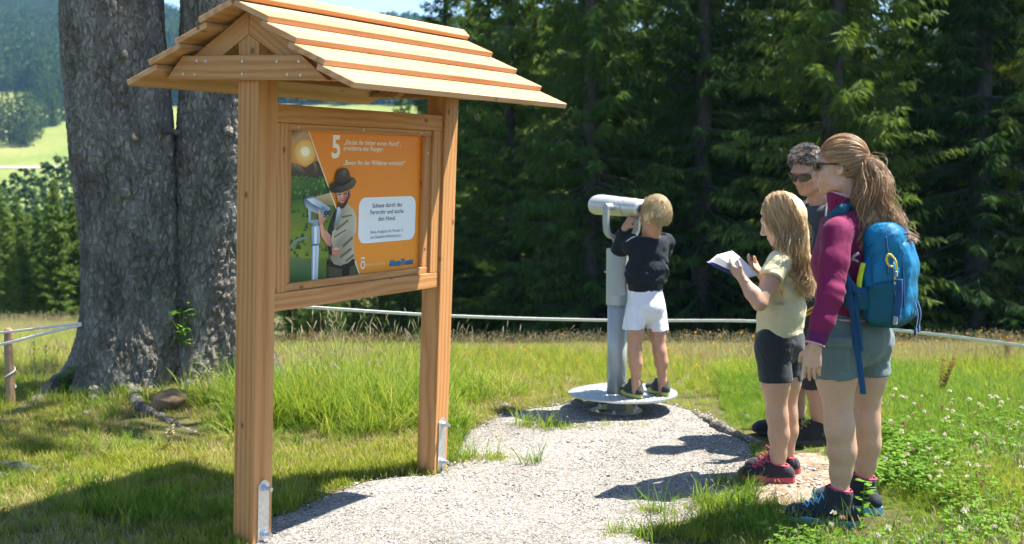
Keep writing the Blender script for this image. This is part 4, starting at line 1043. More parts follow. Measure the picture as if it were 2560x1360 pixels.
def tuft(seed, n, Lr, rad_, w_, bend=(.2, 1.0), mats=(0,), heads=0, headlen=.07, lean=(.02, .35), headm=1, hw=.004):
    rng = np.random.default_rng(seed); mb = MB()
    for k in range(n):
        r_ = rad_*math.sqrt(rng.random()); a = rng.uniform(0, 6.28)
        blade(mb, rng, (r_*math.cos(a), r_*math.sin(a), -.01), rng.uniform(*Lr), w_*rng.uniform(.7, 1.3), rng.uniform(0, 6.28), rng.uniform(*bend), mats[k % len(mats)], 3, rng.uniform(*lean))
    for k in range(heads):
        r_ = rad_*math.sqrt(rng.random())*.8; a = rng.uniform(0, 6.28); az = rng.uniform(0, 6.28)
        C = blade(mb, rng, (r_*math.cos(a), r_*math.sin(a), -.01), Lr[1]*rng.uniform(1.15, 1.6), .0012, az, rng.uniform(.15, .6), mats[0], 4, rng.uniform(0, .2))
        d = C[-1]-C[-2]; d /= np.linalg.norm(d); e = C[-1]-d*headlen*.6; pts = [e, e+d*headlen*.35, e+d*headlen*.7+[0, 0, -.004], e+d*headlen+[0, 0, -.01]]
        mb.tube(pts, [.001, hw, hw*.8, .0005], 4, headm, False)
    V, Fc = mb.get(); return V, Fc, mb.M
def tmesh(nm, mlist, *a, **k):
    V, Fc, M_ = tuft(*a, **k); return mesh(nm, V, Fc, mlist, False, M_)
lawn = [tmesh('lawn_tuft', [GR_L], s, 26, (.025, .07), .045, .0017) for s in range(4)]
lawnd = [tmesh('lawn_tuft_dry', [GR_Y, GR_L], s+10, 22, (.02, .055), .045, .0015, mats=(0, 1, 0)) for s in range(2)]
lush = [tmesh('lush_tuft', [GR_D, SEED], s+20, 26, (.09, .20), .05, .0022, (.3, 1.3)) for s in range(4)]
tall = [tmesh('tall_tuft', [GR_D, SEED, GR_M], s+30, 22, (.22, .46), .06, .0026, (.3, 1.5), (0, 2), heads=1, headlen=.08, hw=.003) for s in range(4)]
mead = [tmesh('meadow_tuft', [GR_M, SEED], s+40, 24, (.09, .22), .055, .0019, (.15, .9), heads=1 if s % 2 else 0, headlen=.045, hw=.0028) for s in range(4)]
meadr = [tmesh('meadow_tuft_red', [GR_M, SEEDR], s+50, 14, (.1, .22), .05, .0018, (.1, .6), heads=3, headlen=.045, hw=.003) for s in range(2)]
drym = [tmesh('dry_meadow_tuft', [GR_Y, SEED], s+60, 16, (.1, .22), .05, .0015, (.1, .7), heads=1, headlen=.05, hw=.003) for s in range(2)]

def clump_leafy(seed, n=7):
    rng = np.random.default_rng(seed); mb = MB()
    for k in range(n):
        a = rng.uniform(0, 6.28); r_ = rng.uniform(.0, .045); h_ = rng.uniform(.05, .13); p = np.array([r_*math.cos(a)*1.6, r_*math.sin(a)*1.6, h_]); b = np.array([r_*math.cos(a)*.4, r_*math.sin(a)*.4, 0])
        mb.tube([b, (b+p)/2+[0, 0, .01], p], [.001, .0009, .0008], 3, 0, False)
        a0 = rng.uniform(0, 6.28); tl = rng.uniform(-.4, .4)
        for q in range(3):
            t_ = a0+q*2.094; o = np.array([math.cos(t_), math.sin(t_), tl*math.cos(t_-a)]); s_ = np.array([-o[1], o[0], 0]); l = rng.uniform(.014, .023)
            mb.add([p, p+o*l*.55+s_*l*.45, p+o*l+s_*l*.2+[0, 0, .002], p+o*l-s_*l*.2+[0, 0, .002], p+o*l*.55-s_*l*.45], [(0, 1, 2, 3, 4)], 0)
    V, Fc = mb.get(); return mesh('clover_plant', V, Fc, [CLOV])
clov = [clump_leafy(s, 9) for s in range(3)]
def flower(seed, mat, h_, r_, n=44, drop=.2, stem=CLOV):
    rng = np.random.default_rng(seed); mb = MB(); top = np.array([rng.normal(0, .015), rng.normal(0, .015), h_])
    mb.tube([(0, 0, 0), top*.5+[.004, 0, 0], top], [.0013, .0011, .001], 3, 0, False)
    d = rng.normal(size=(n, 3)); d[:, 2] = np.abs(d[:, 2])-drop; d /= np.linalg.norm(d, axis=1)[:, None]
    V, Fc = twigs(top+d*r_*.25, d+rng.normal(0, .2, d.shape), np.full(n, r_*.95), np.full(n, r_*.22), rng); mb.add(V, Fc, 1)
    V, Fc = mb.get(); return mesh('flower_head', V, Fc, [stem, mat], False, mb.M)
fl_w = [flower(s, PETW, .13+.03*s, .0125) for s in range(3)]; fl_p = [flower(s+5, PETP, .12+.04*s, .011) for s in range(2)]
fl_y = [flower(s+9, PETY, .20+.05*s, .017, 30, -.25, GR_M) for s in range(3)]

R2 = np.random.default_rng(123)
def field(n, x0, x1, y0, y1, vis=True):
    """random ground points inside the part of the ground the camera could see, with a margin"""
    y = np.sqrt(R2.uniform(y0*y0, y1*y1, n)) if vis else R2.uniform(y0, y1, n); x = R2.uniform(x0, x1, n)*(y if vis else 1)
    return np.stack([x, y], 1)
def clear(P, m=.0):
    d = polydist(P, PATH)+.05*fbm(np.column_stack([P, P[:, 0]*0+3]), 4.5, 4); e = polydist(P, SOIL)+.06*fbm(np.column_stack([P, P[:, 0]*0+3]), 5, 3)
    return (d > m) & (e > m-.03) & (np.hypot(P[:, 0]-TX, P[:, 1]-TY) > .2)
def nz2(P, s, o=0): return fbm(np.column_stack([P, P[:, 0]*0+o]), s, 3)
def put(name, P, s, protos, idx=None, tilt=.12, sz=None, **tags):
    n = len(P); z = gz(P[:, 0], P[:, 1]); s = np.asarray(s); sc3 = np.column_stack([s, s, s*(sz if sz is not None else 1)])
    idx = R2.integers(0, len(protos), n) if idx is None else idx
    return scatter(name, np.column_stack([P, z]), sc3, np.column_stack([R2.normal(0, tilt, n), R2.normal(0, tilt, n), R2.uniform(0, 6.28, n)]), idx, protos, **tags)
NOTREE = lambda P: (np.hypot(P[:, 0]-TL[0], (P[:, 1]-TL[1])) > .42) & (np.hypot(P[:, 0]-TR_[0], P[:, 1]-TR_[1]) > .38)
# short turf: left of the path and around it
P = field(26000, -.62, .12, 2.9, 8.3); P = P[clear(P, .005) & NOTREE(P)]
bare = nz2(P, 1.9, 5)
edge_ = polydist(P, PATH)
keep = (bare > -.30+.25*R2.random(len(P))) & (R2.random(len(P)) < .35+sstep(0, .25, edge_))
P = P[keep]; q = nz2(P, .9, 8)+R2.normal(0, .16, len(P)); idx = np.where(q > -.06, 4+R2.integers(0, 2, len(P)), R2.integers(0, 4, len(P)))
put('short_turf', P, R2.uniform(.7, 1.35, len(P))*(1+.35*np.clip(nz2(P, 1.4, 2), -1, 1)), lawn+lawnd, idx, label='short sunlit turf with dry patches around the tree and the board', cat='grass')
# lush clumps by the tree foot and behind the board
def blob(n, c, s): return np.column_stack([R2.normal(c[0], s[0], n), R2.normal(c[1], s[1], n)])
CL = [((-1.28, 6.75), (.22, .22), 330), ((-.98, 6.85), (.28, .25), 420), ((-.7, 7.0), (.25, .3), 200), ((-1.0, 7.5), (.35, .3), 200), ((-1.68, 7.05), (.2, .12), 60), ((-.4, 7.6), (.4, .3), 100)]
P = np.concatenate([blob(n, G_, s) for G_, s, n in CL]); P = P[clear(P, .03) & NOTREE(P)]
put('tall_grass', P, R2.uniform(.5, 1.0, len(P)), tall+lush, None, .18, label='tall grass clump with pale seed heads behind the board', cat='grass')
CL = [((-1.65, 4.95), (.16, .10), 70), ((-1.45, 4.85), (.2, .08), 70), ((-2.75, 7.0), (.5, .2), 90), ((-1.85, 6.2), (.4, .3), 60), ((-1.0, 4.9), (.18, .1), 60), ((-2.2, 5.2), (.4, .3), 70), ((-3.6, 7.2), (.5, .4), 150)]
P = np.concatenate([blob(n, G_, s) for G_, s, n in CL]); P = P[clear(P, .02) & NOTREE(P)]
put('rough_grass', P, R2.uniform(.45, .85, len(P)), lush+mead[:2], None, .2, label='rough grass tufts in the shade left of the board', cat='grass')
# meadow behind the path
P = field(30000, -.30, .62, 7.0, 15.5); P = P[clear(P, .04) & NOTREE(P)]
q_ = 0; rise = sstep(7.0, 8.6, P[:, 1]+1.2*sstep(.18, .45, P[:, 0]/P[:, 1])); P = P[R2.random(len(P)) < .45+.55*sstep(7, 9, P[:, 1])]
q = nz2(P, .55, 4)+R2.normal(0, .15, len(P)); far_ = sstep(9, 12, P[:, 1])
idx = np.where(q+.22*far_ > .20, 4+R2.integers(0, 2, len(P)), np.where(q < -.26, 6+R2.integers(0, 2, len(P)), R2.integers(0, 4, len(P))))
put('meadow', P, (.42+.16*sstep(7, 9.2, P[:, 1]))*R2.uniform(.75, 1.2, len(P)), mead+drym+meadr, idx, .1, label='flowering hay meadow between the path and the wood', cat='meadow')
P = field(420, -.06, .55, 7.7, 11.5); P = P[clear(P, .1)]
P = P[nz2(P, .8, 7) > -.05][:130]
put('yellow_flowers', P, R2.uniform(.5, .85, len(P)), fl_y, None, .2, label='yellow composite flowers dotted through the meadow', cat='flowers')
FEET = lambda P, m=.0: (polydist(P, [np.array(a) for a in ((1.05, 4.78), (1.35, 4.5), (1.62, 4.55), (1.75, 4.85), (1.6, 5.05), (1.25, 5.0))]) > m) & (polydist(P, [np.array(a) for a in ((1.35, 6.1), (1.8, 5.95), (1.85, 6.5), (1.3, 6.5))]) > m)
# right foreground: long grass and clover
P = field(24000, .19, .56, 2.9, 8.6); P = P[clear(P, .01)]
edge_ = np.minimum(polydist(P, PATH), polydist(P, SOIL)); P = P[(R2.random(len(P)) < .25+.9*sstep(0, .5, edge_)) & FEET(P)]; edge_ = np.minimum(polydist(P, PATH), polydist(P, SOIL))
hgt = (.34+.5*sstep(.1, .8, edge_))*(.45+.55*sstep(.3, .75, np.hypot((P[:, 0]-1.4)*.8, P[:, 1]-4.62)))
q = nz2(P, .8, 11)+R2.normal(0, .15, len(P)); idx = np.where(q > .42, 8+R2.integers(0, 2, len(P)), np.where(q > -.05, R2.integers(0, 4, len(P)), 4+R2.integers(0, 4, len(P))))
put('meadow_edge_grass', P, hgt*R2.uniform(.7, 1.15, len(P)), mead+lush+drym, idx, .15, label='bright long grass on the right beside the woman', cat='grass')
P = field(1500, .24, .56, 3.2, 6.6); P = P[clear(P, .08)]; P = P[(nz2(P, 1.3, 13) > -.15) & FEET(P, .16)]
put('clover', P, R2.uniform(.55, 1.05, len(P)), clov, None, .15, label='clover leaves among the grass on the right', cat='clover')
P = field(480, .27, .56, 3.3, 6.9); P = P[clear(P, .12)]; P = P[(nz2(P, 1.1, 17) > -.1) & FEET(P, .18)]
put('clover_flowers', P, R2.uniform(.65, 1.1, len(P)), fl_w+fl_p, np.where(R2.random(len(P)) < .74, R2.integers(0, 3, len(P)), 3+R2.integers(0, 2, len(P))), .2, label='white and pink clover flower heads on the right', cat='flowers')
# small tufts growing through the gravel
CL = [(G(1390, 1075), (.10, .035), 34), (G(1300, 1072), (.03, .02), 10), (G(1545, 1070), (.1, .02), 12), (G(1190, 1152), (.14, .04), 60), (G(1800, 1262), (.12, .05), 60), (G(1620, 1283), (.05, .02), 12), (G(1870, 1290), (.2, .08), 110), (G(1760, 1335), (.2, .05), 110), (G(1330, 1150), (.03, .02), 5), (G(1950, 1330), (.25, .07), 120), (G(1850, 1222), (.06, .02), 16), (G(1140, 1080), (.05, .06), 40), (G(1130, 1110), (.04, .05), 30)]
P = np.concatenate([blob(n, G_, s) for G_, s, n in CL]); P = P[polydist(P, SOIL) > -.02]
put('path_tufts', P, R2.uniform(.5, 1.1, len(P)), lawn+[lush[0]]+[tmesh('thin_stalks', [GR_M, SEED], 99, 5, (.04, .1), .03, .0015, heads=1, headlen=.03, hw=.0025)], None, .2, label='grass tufts growing through the gravel path', cat='grass')
# left pasture and slope beyond the tree
P = field(16000, -.62, -.27, 8.2, 30); P = P[NOTREE(P)]
put('pasture', P, R2.uniform(.8, 1.3, len(P))*(.5+.02*P[:, 1]), mead[:2]+drym, np.where(nz2(P, .4, 21)+R2.normal(0, .2, len(P)) > .0, 2+R2.integers(0, 2, len(P)), R2.integers(0, 2, len(P))), .15, label='sunlit golden pasture left of the old tree', cat='grass')

# pebbles
def pebble(seed, mat):
    r3 = np.random.default_rng(seed); bm = bmesh.new(); bmesh.ops.create_icosphere(bm, subdivisions=1, radius=1)
    for v in bm.verts: v.co *= float(r3.uniform(.7, 1.15)); v.co.z *= .62; v.co.x *= 1.2
    me = bpy.data.meshes.new('pebble'); bm.to_mesh(me); bm.free(); me.materials.append(mat); return me
t = NT('pebble_stone'); r_ = t.rnd(); t.base(t.ramp(r_, [(.0, (.07, .07, .07)), (.25, (.2, .19, .178)), (.55, (.32, .30, .275)), (.8, (.44, .41, .37)), (1, (.58, .55, .51))])); t.p.inputs['Roughness'].default_value = .85
PEB = [pebble(s, t.m) for s in range(5)]
P = field(30000, -.33, .34, 3.0, 7.6); P = P[(polydist(P, PATH)+.05*fbm(np.column_stack([P, P[:, 0]*0+3]), 4.5, 4) < .03) & (np.hypot(P[:, 0]-TX, P[:, 1]-TY) > .17)]
n = len(P); s = .0028+.0042*R2.random(n)**3+.006*(R2.random(n) > .985)
o = scatter('gravel_pebbles', np.column_stack([P, gz(P[:, 0], P[:, 1])+.0125]), s, R2.uniform(-.4, 6.28, (n, 3))*[.08, .08, 1], R2.integers(0, 5, n), PEB, label='loose grey pebbles lying on the gravel path', cat='gravel')
P = blob(260, np.mean(SOIL, 0), (.3, .2)); n = len(P)
scatter('soil_pebbles', np.column_stack([P, gz(P[:, 0], P[:, 1])+.011]), .004+.009*R2.random(n)**3, R2.uniform(-.4, 6.28, (n, 3))*[.08, .08, 1], R2.integers(0, 5, n), PEB, label='small stones on the trodden soil between the feet', cat='gravel')
# ================================================================ people
def cloth(name, c, rough=.85, nz=.10, weave=600, fold=.25, sheen=.15):
    t = NT(name); o = t.obj; n = t.tex('ShaderNodeTexNoise', o, Scale=14.0, Detail=5.0); w_ = t.tex('ShaderNodeTexNoise', o, Scale=float(weave), Detail=1.0)
    c = lin(c); t.base(t.mix(.35, t.ramp(n.outputs[0], [(.3, tuple(v*(1-nz) for v in c)), (.7, tuple(min(1, v*(1+nz)) for v in c))]), t.ramp(w_.outputs[0], [(.3, tuple(v*.75 for v in c)), (.7, tuple(min(1, v*1.2) for v in c))])))
    t.p.inputs['Roughness'].default_value = rough; t.p.inputs['Specular IOR Level'].default_value = .25; t.p.inputs['Sheen Weight'].default_value = sheen
    n2 = t.tex('ShaderNodeTexNoise', t.map(o, (1, 1, .7)), Scale=13.0, Detail=5.0, Distortion=1.4, Roughness=.45); t.bump(t.math('ADD', t.math('MULTIPLY', n2.outputs[0], 1.0), t.math('MULTIPLY', w_.outputs[0], .06)), min(1, fold*2.4), .016)
    return t.m
def skin_mat(name, c, red):
    t = NT(name); o = t.obj; n = t.tex('ShaderNodeTexNoise', o, Scale=11.0, Detail=5.0); m_ = t.tex('ShaderNodeTexNoise', o, Scale=90.0, Detail=3.0)
    k = t.mix(.35, t.ramp(n.outputs[0], [(.3, c), (.7, red)]), t.ramp(m_.outputs[0], [(.35, tuple(v*.85 for v in c)), (.65, tuple(v*1.08 for v in c))]))
    t.base(k); t.p.inputs['Roughness'].default_value = .42; t.p.inputs['Specular IOR Level'].default_value = .5
    t.p.inputs['Subsurface Weight'].default_value = .12; t.p.inputs['Subsurface Radius'].default_value = (.012, .005, .003); t.p.inputs['Subsurface Scale'].default_value = .5
    t.bump(m_.outputs[0], .08, .002); return t.m
def hair_mat(name, cols, rough=.42):
    t = NT(name); g = t.new('ShaderNodeNewGeometry'); n = t.tex('ShaderNodeTexNoise', t.obj, Scale=18.0, Detail=3.0)
    f = t.math('ADD', t.math('MULTIPLY', g.outputs['Random Per Island'], .65), t.math('MULTIPLY', n.outputs[0], .4))
    t.base(t.ramp(f, [(.1+.8*i/(len(cols)-1), c) for i, c in enumerate(cols)])); t.p.inputs['Roughness'].default_value = rough; t.p.inputs['Specular IOR Level'].default_value = .55
    t.p.inputs['Anisotropic'].default_value = .4
    return t.m
SKINF = skin_mat('fair_skin', (.50, .315, .215), (.56, .30, .21)); SKINT = skin_mat('tanned_skin', (.47, .265, .165), (.50, .25, .165)); SKINM = skin_mat('weathered_skin', (.46, .26, .175), (.52, .25, .17))
H_WOM = hair_mat('light_brown_hair', [(.13, .065, .03), (.26, .14, .065), (.40, .24, .12), (.56, .38, .22)])
H_GIRL = hair_mat('golden_blond_hair', [(.22, .12, .05), (.42, .25, .11), (.60, .40, .19), (.74, .55, .31)])
H_BOY = hair_mat('blond_hair', [(.26, .17, .08), (.46, .33, .17), (.62, .48, .27), (.74, .62, .4)])
H_MAN = hair_mat('greying_hair', [(.03, .024, .02), (.075, .062, .05), (.17, .145, .125), (.36, .33, .30)])
SOCK = cloth('black_sock', (.013, .014, .018)); EYEW = plain('eye_white', (.75, .73, .7), .2); IRIS = plain('iris', (.05, .07, .09), .15)

def vq(f, it=1):
    V, Q = f.nets()
    for _ in range(it):
        i0 = np.concatenate([Q[:, k] for k in (0, 1, 2, 3, 1, 2, 3, 0)]); i1 = np.concatenate([Q[:, k] for k in (1, 2, 3, 0, 0, 1, 2, 3)])
        n = np.bincount(i0, minlength=len(V)); V = .5*V+.5*np.stack([np.bincount(i0, V[i1, c], len(V)) for c in range(3)], 1)/np.maximum(n, 1)[:, None]
    return V, Q
def head(f, c, fwd, s=1.0, neck=None, nr=.052):
    B = basis(fwd); R_, Fw, Up = B[:, 0], B[:, 1], B[:, 2]; p = lambda x, y, z: c+s*(R_*x+Fw*y+Up*z)
    if neck is not None: f.cone(p(0, -.02, -.06), neck, nr*s, nr*1.08, .03)
    f.ell(p(0, -.012, .022), np.array([.074, .094, .094])*s, B, .01); f.ell(p(0, .026, -.045), np.array([.057, .064, .082])*s, B, .03)
    f.ell(p(0, .062, -.104), np.array([.033, .028, .022])*s, B, .025)
    f.ell(p(0, .078, .022), np.array([.052, .02, .013])*s, B, .02)
    for x in (-1, 1):
        f.ell(p(x*.036, .064, -.032), np.array([.024, .022, .02])*s, B, .02); f.ell(p(x*.05, .015, -.085), np.array([.014, .03, .02])*s, B, .025)
        f.ell(p(x*.075, -.008, -.018), np.array([.009, .02, .031])*s, B, .006); f.ell(p(x*.083, -.004, -.016), np.array([.006, .01, .016])*s, B, .004, op='d')
        f.ell(p(x*.031, .093, -.002), np.array([.015, .010, .009])*s, B, .012, op='d')
    f.cone(p(0, .088, .004), p(0, .111, -.040), .0075*s, .0125*s, .012); f.ell(p(0, .098, -.047), np.array([.015, .012, .008])*s, B, .008)
    f.ell(p(0, .087, -.070), np.array([.021, .010, .006])*s, B, .008); f.ell(p(0, .085, -.080), np.array([.019, .010, .007])*s, B, .008); f.ell(p(0, .096, -.0748), np.array([.024, .006, .0018])*s, B, .002, op='d')
    return B, p
def hand(w, d, n, side, curl, s=1.0, spread=.02, thumb=.7, h=.0028, curls=None):
    """own fine field so the fingers stay apart; d finger direction, n palm side, side = thumb side (+1/-1 along d x n)"""
    d = np.asarray(d, float); d /= np.linalg.norm(d); n = np.asarray(n, float); n = n-d*(n@d); n /= np.linalg.norm(n); a = np.cross(d, n)*side
    f = Field(w-.20*s, w+.20*s, h); q = lambda x, y, z: w+s*(d*x+a*y+n*z)
    f.cone(q(-.03, 0, 0), q(.01, 0, 0), .024*s, .023*s, .01, (n, .75))
    for o in (-.030, -.010, .010, .030): f.cone(q(.006, o*.6, 0), q(.088-abs(o)*.25, o, 0), .0125*s, .0115*s, .016)
    for i, (o, L_) in enumerate(((.031, .066), (.0105, .074), (-.0105, .068), (-.030, .052))):
        p = q(.088-abs(o)*.25, o, 0); c_ = 0; cu = curls[i] if curls else curl*(1+.08*i)
        e = d+a*(o*spread*40*.02)
        for seg, (fr, r0, r1) in enumerate(((.45, .0092, .0085), (.31, .0085, .0078), (.24, .0078, .006))):
            c_ += cu*(.9 if seg else .8); dd = e*math.cos(c_)+n*math.sin(c_); p2 = p+dd*L_*fr*s; f.cone(p, p2, r0*s, r1*s, .003); p = p2
    p = q(.018, .024, .006); d1 = d*.62+a*thumb+n*.28; d1 /= np.linalg.norm(d1); d2 = d*.85+a*thumb*.35+n*.38; d2 /= np.linalg.norm(d2)
    f.cone(p, p+d1*.042*s, .0145*s, .0112*s, .014); f.cone(p+d1*.042*s, p+d1*.042*s+d2*.036*s, .0108*s, .0085*s, .005)
    return vq(f)
def joinvq(*parts):
    V = []; Q = []; n = 0
    for v, q in parts: V.append(v); Q.append(q+n); n += len(v)
    return np.concatenate(V), np.concatenate(Q)
def strands(paths, r0, r1, name, mat, parent, sides=3):
    """one mesh of many tapered hairs; paths (n, m, 3)"""
    P = np.asarray(paths, float); n, m, _ = P.shape
    T_ = np.gradient(P, axis=1); T_ /= np.linalg.norm(T_, axis=2)[..., None]+1e-9
    ref = np.random.default_rng(1).normal(size=(n, 1, 3)); N_ = np.cross(T_, ref); N_ /= np.linalg.norm(N_, axis=2)[..., None]+1e-9; B_ = np.cross(T_, N_)
    r = np.interp(np.linspace(0, 1, m), [0, .12, .6, 1], [r0*.6, r0, r0*.9, r1])[None, :, None]*np.random.default_rng(2).uniform(.6, 1.3, (n, 1, 1))
    a = np.arange(sides)*2*math.pi/sides
    V = P[:, :, None]+r[:, :, None]*(np.cos(a)[None, None, :, None]*N_[:, :, None]+np.sin(a)[None, None, :, None]*B_[:, :, None])
    i = np.arange(n)[:, None, None]*(m*sides)+np.arange(m-1)[None, :, None]*sides; j = np.arange(sides)[None, None]; j2 = (j+1) % sides
    Q = np.stack([i+j, i+j2, i+sides+j2, i+sides+j], -1).reshape(-1, 4)
    return obj(name, V.reshape(-1, 3), Q, mat, parent, smooth=True)
def lerp_paths(A, B, n, rng, m=16, depth=None, wav=.006, fr=7., jit=.006):
    """hairs spread between two guide curves"""
    A = spline(A, m); B = spline(B, m); u = rng.random(n); P = A[None]*(1-u)[:, None, None]+B[None]*u[:, None, None]
    s = np.linspace(0, 1, m)[None, :]
    if depth is not None: P += np.asarray(depth)[None, None]*(rng.normal(0, 1, n)[:, None, None]*(.25+.75*np.sin(np.clip(s*1.15, 0, 1)*math.pi)**.7)[..., None])
    grp = (u*9).astype(int); ph = rng.uniform(0, 6.28, 10)[grp]+rng.normal(0, .5, n); fq = fr*rng.uniform(.85, 1.15, 10)[grp]
    d = np.array([1., -.2, 0]); P += d*(wav*np.sin(fq[:, None]*s*2+ph[:, None])*np.clip(s*2, 0, 1))[..., None]; P += np.array([.2, 1, 0])*(wav*np.cos(fq[:, None]*s*2+ph[:, None])*np.clip(s*2, 0, 1))[..., None]
    return P+rng.normal(0, jit, (n, 1, 3))*np.clip(s*3, 0, 1)[..., None]+np.cumsum(rng.normal(0, jit*.12, (n, m, 3)), 1)
def shoe(parent, ank, fwd, L_, W_, high, up_mat, sole_mat, lace_mat=None, trim_mat=None, sock_top=None, sock_r=.04, sole_h=.028, ground=None, sock_mat=None):
    """low or high laced shoe: upper, sole, sock, laces, collar trim; ank = ankle point over the heel part"""
    fwd = np.array([fwd[0], fwd[1], 0.]); B = basis(fwd); gz0 = ground; o = np.array([ank[0], ank[1], gz0]); p = lambda x, y, z: o+B[:, 0]*x+B[:, 1]*y+np.array([0, 0, z])
    k = L_/.27; hw = W_/2
    f = Field(o-.36*max(k, 1), o+.36*max(k, 1), .005)
    f.cone(p(0, -.045*k, .045*k), p(0, .06*k, .05*k), hw*.80, hw*.92, .02); f.cone(p(0, .06*k, .048*k), p(.004, .165*k, .032*k), hw*.95, hw*.80, .03); f.ell(p(.004, .165*k, .03*k), (hw*.93, .05*k, .038*k), B, .02)
    f.cone(p(0, .002, .05*k), p(0, -.004, high), hw*.88, hw*.92, .025, (B[:, 1], 1.22)); f.cone(p(0, .055*k, .07*k), p(0, .03*k, high*.92), hw*.5, hw*.55, .03)
    f.plane(p(0, 0, high), (-B[:, 1]*.18+[0, 0, 1])); f.plane(p(0, 0, sole_h*.8), (0, 0, -1)); f.cone(p(0, 0, high-.03), p(0, -.004, high+.06), hw*.70, hw*.74, .0, (B[:, 1], 1.22), op='d')
    f.wrinkle(.003, 30, 1)
    sh = f.build('shoe', up_mat, parent)
    # sole
    ys = np.linspace(-.085, .215, 26)*k; prof = []
    for y in ys:
        u_ = (y/k+.085)/.30; prof.append(hw*1.03*(1-abs(2*u_-1)**4.5)**.5*(.80+.25*math.sin(math.pi*min(1, u_*1.05))**2)*(1-.12*math.exp(-((u_-.42)/.13)**2)))
    ring = [(w_, y) for w_, y in zip(prof, ys)]+[(-w_, y) for w_, y in zip(prof[::-1], ys[::-1])]; n = len(ring); V = []
    for z, g_ in ((.0, .97), (.006, 1.0), (sole_h*.7, 1.0), (sole_h, .985), (sole_h+.004, .93)):
        for x, y in ring:
            toe = max(0, (y/k-.12))/.095; V.append(p(x*g_, y*(1+.0*g_), z+.016*k*toe**2+.004*(z > 0.01)*math.sin(y*260)*.3))
    Fc = [(i*n+j, i*n+(j+1) % n, (i+1)*n+(j+1) % n, (i+1)*n+j) for i in range(4) for j in range(n)]+[tuple(range(n))[::-1], tuple(range(4*n, 5*n))]
    obj('sole', V, Fc, sole_mat, sh)
    if lace_mat is not None:
        mb = MB()
        for i in range(5):
            y0 = (.155-.022*i)*k; z0 = (.066+.0135*i)*k
            mb.tube([p(-hw*.55, y0-.012, z0-.014), p(-.1*hw, y0+.004, z0+.0065), p(hw*.55, y0-.010, z0-.010)], .0028, 5); mb.tube([p(hw*.55, y0-.014, z0-.014), p(.1*hw, y0+.0, z0+.008), p(-hw*.55, y0+.010, z0-.020)], .0026, 5)
        q = p(0, .075*k, .13*k)
        for s_ in (-1, 1): mb.tube(spline([q, q+B[:, 0]*s_*.02+B[:, 1]*.028+[0, 0, .012], q+B[:, 0]*s_*.035+B[:, 1]*.03-[0, 0, .02], q+B[:, 0]*s_*.03-[0, 0, .045]], 8), .0022, 5)
        mb.build('lace', lace_mat, sh)
    if trim_mat is not None:
        a = np.linspace(0, 2*math.pi, 25); V, Fc = tube([p(hw*.83*math.cos(t_), -.003+hw*1.02*math.sin(t_), high+.002+.18*hw*math.sin(t_)) for t_ in a], .004, 6, False); obj('collar_trim', V, Fc, trim_mat, sh, smooth=True)
    if sock_top is not None:
        f = Field(o-.05-np.array([.1, .1, 0]), np.maximum(o, sock_top)+.1, .005); f.cone(p(0, -.002, high-.04), np.asarray(sock_top), sock_r*1.03, sock_r, .0); f.plane(np.asarray(sock_top), (0, 0, 1)); f.wrinkle(.004, 60, 3, (.4, .4, 2.5)); f.build('sock', sock_mat or SOCK, parent)
    return sh
def eyes(p, B, s, parent):
    for x in (-1, 1):
        c = p(x*.031, .0755, -.004); mb = MB(); V, Fc = lathe([(math.sin(t_)*.0125*s, -math.cos(t_)*.0125*s) for t_ in np.linspace(0, math.pi, 9)], 12); mb.add(V+c, Fc, 0)
        V, Fc = tube([c+B[:, 1]*.0095*s, c+B[:, 1]*.0129*s], .0055*s, 10); mb.add(V, Fc, 1); mb.build('eye', [EYEW, IRIS], parent, smooth=True)
def glasses(name, c, B, s, label, lens_col, frame_col):
    """wraparound sunglasses resting on nose and ears (a thing of its own)"""
    R_, Fw, Up = B[:, 0], B[:, 1], B[:, 2]; p = lambda x, y, z: c+s*(R_*x+Fw*y+Up*z)
    FM = plain(name+'_frame', frame_col, .3); LM = NT(name+'_lens'); LM.base(lens_col); LM.p.inputs['Roughness'].default_value = .06; LM.p.inputs['Metallic'].default_value = .55
    root = empty(name, p(0, .1, 0), label=label, cat='sunglasses')
    cv = lambda x: .110-7.0*x*x-40*x**4
    for sx in (-1, 1):
        xs = np.linspace(.009, .066, 12); top = .016-.05*(xs-.03); bot = -.019+.0000*xs+14*(xs-.034)**2*.6
        V = []; 
        for off in (0, -.002):
            for x, t_, b_ in zip(xs, top, bot): V += [p(sx*x, cv(x)+off, t_), p(sx*x, cv(x)+off+.001, (t_+b_)/2), p(sx*x, cv(x)+off-.002, b_)]
        n = 12; Fc = []
        for o_ in (0, 36):
            for i in range(n-1):
                for j in range(2): Fc.append((o_+3*i+j, o_+3*i+3+j, o_+3*i+4+j, o_+3*i+1+j))
        obj('lens', V, Fc, LM.m, root, smooth=True)
        rim = [p(sx*x, cv(x)+.001, t_) for x, t_ in zip(xs, top)]+[p(sx*x, cv(x)-.001, b_) for x, b_ in zip(xs[::-1], bot[::-1])]; rim.append(rim[0])
        V, Fc = tube(rim, .0026*s, 6, False); obj('rim', V, Fc, FM, root, smooth=True)
        tm = spline([p(sx*.066, cv(.066)+.002, .010), p(sx*.079, .05, .008), p(sx*.081, 0, .004), p(sx*.078, -.025, -.006), p(sx*.074, -.045, -.03)], 18); V, Fc = tube(tm, [.0062*s]*4+[.0042*s]*14, 6, True, (R_, .45)); obj('temple', V, Fc, FM, root, smooth=True)
    V, Fc = tube([p(-.011, cv(0)-.002, .008), p(0, cv(0), .011), p(.011, cv(0)-.002, .008)], .003*s, 6); obj('bridge', V, Fc, FM, root, smooth=True)
    return root
def band(mb, pts, w_, th, nrm, n=24, m=0):
    V, Fc = tube(spline(pts, n), w_, 8, True, (nrm, th/w_)); mb.add(V, Fc, m)
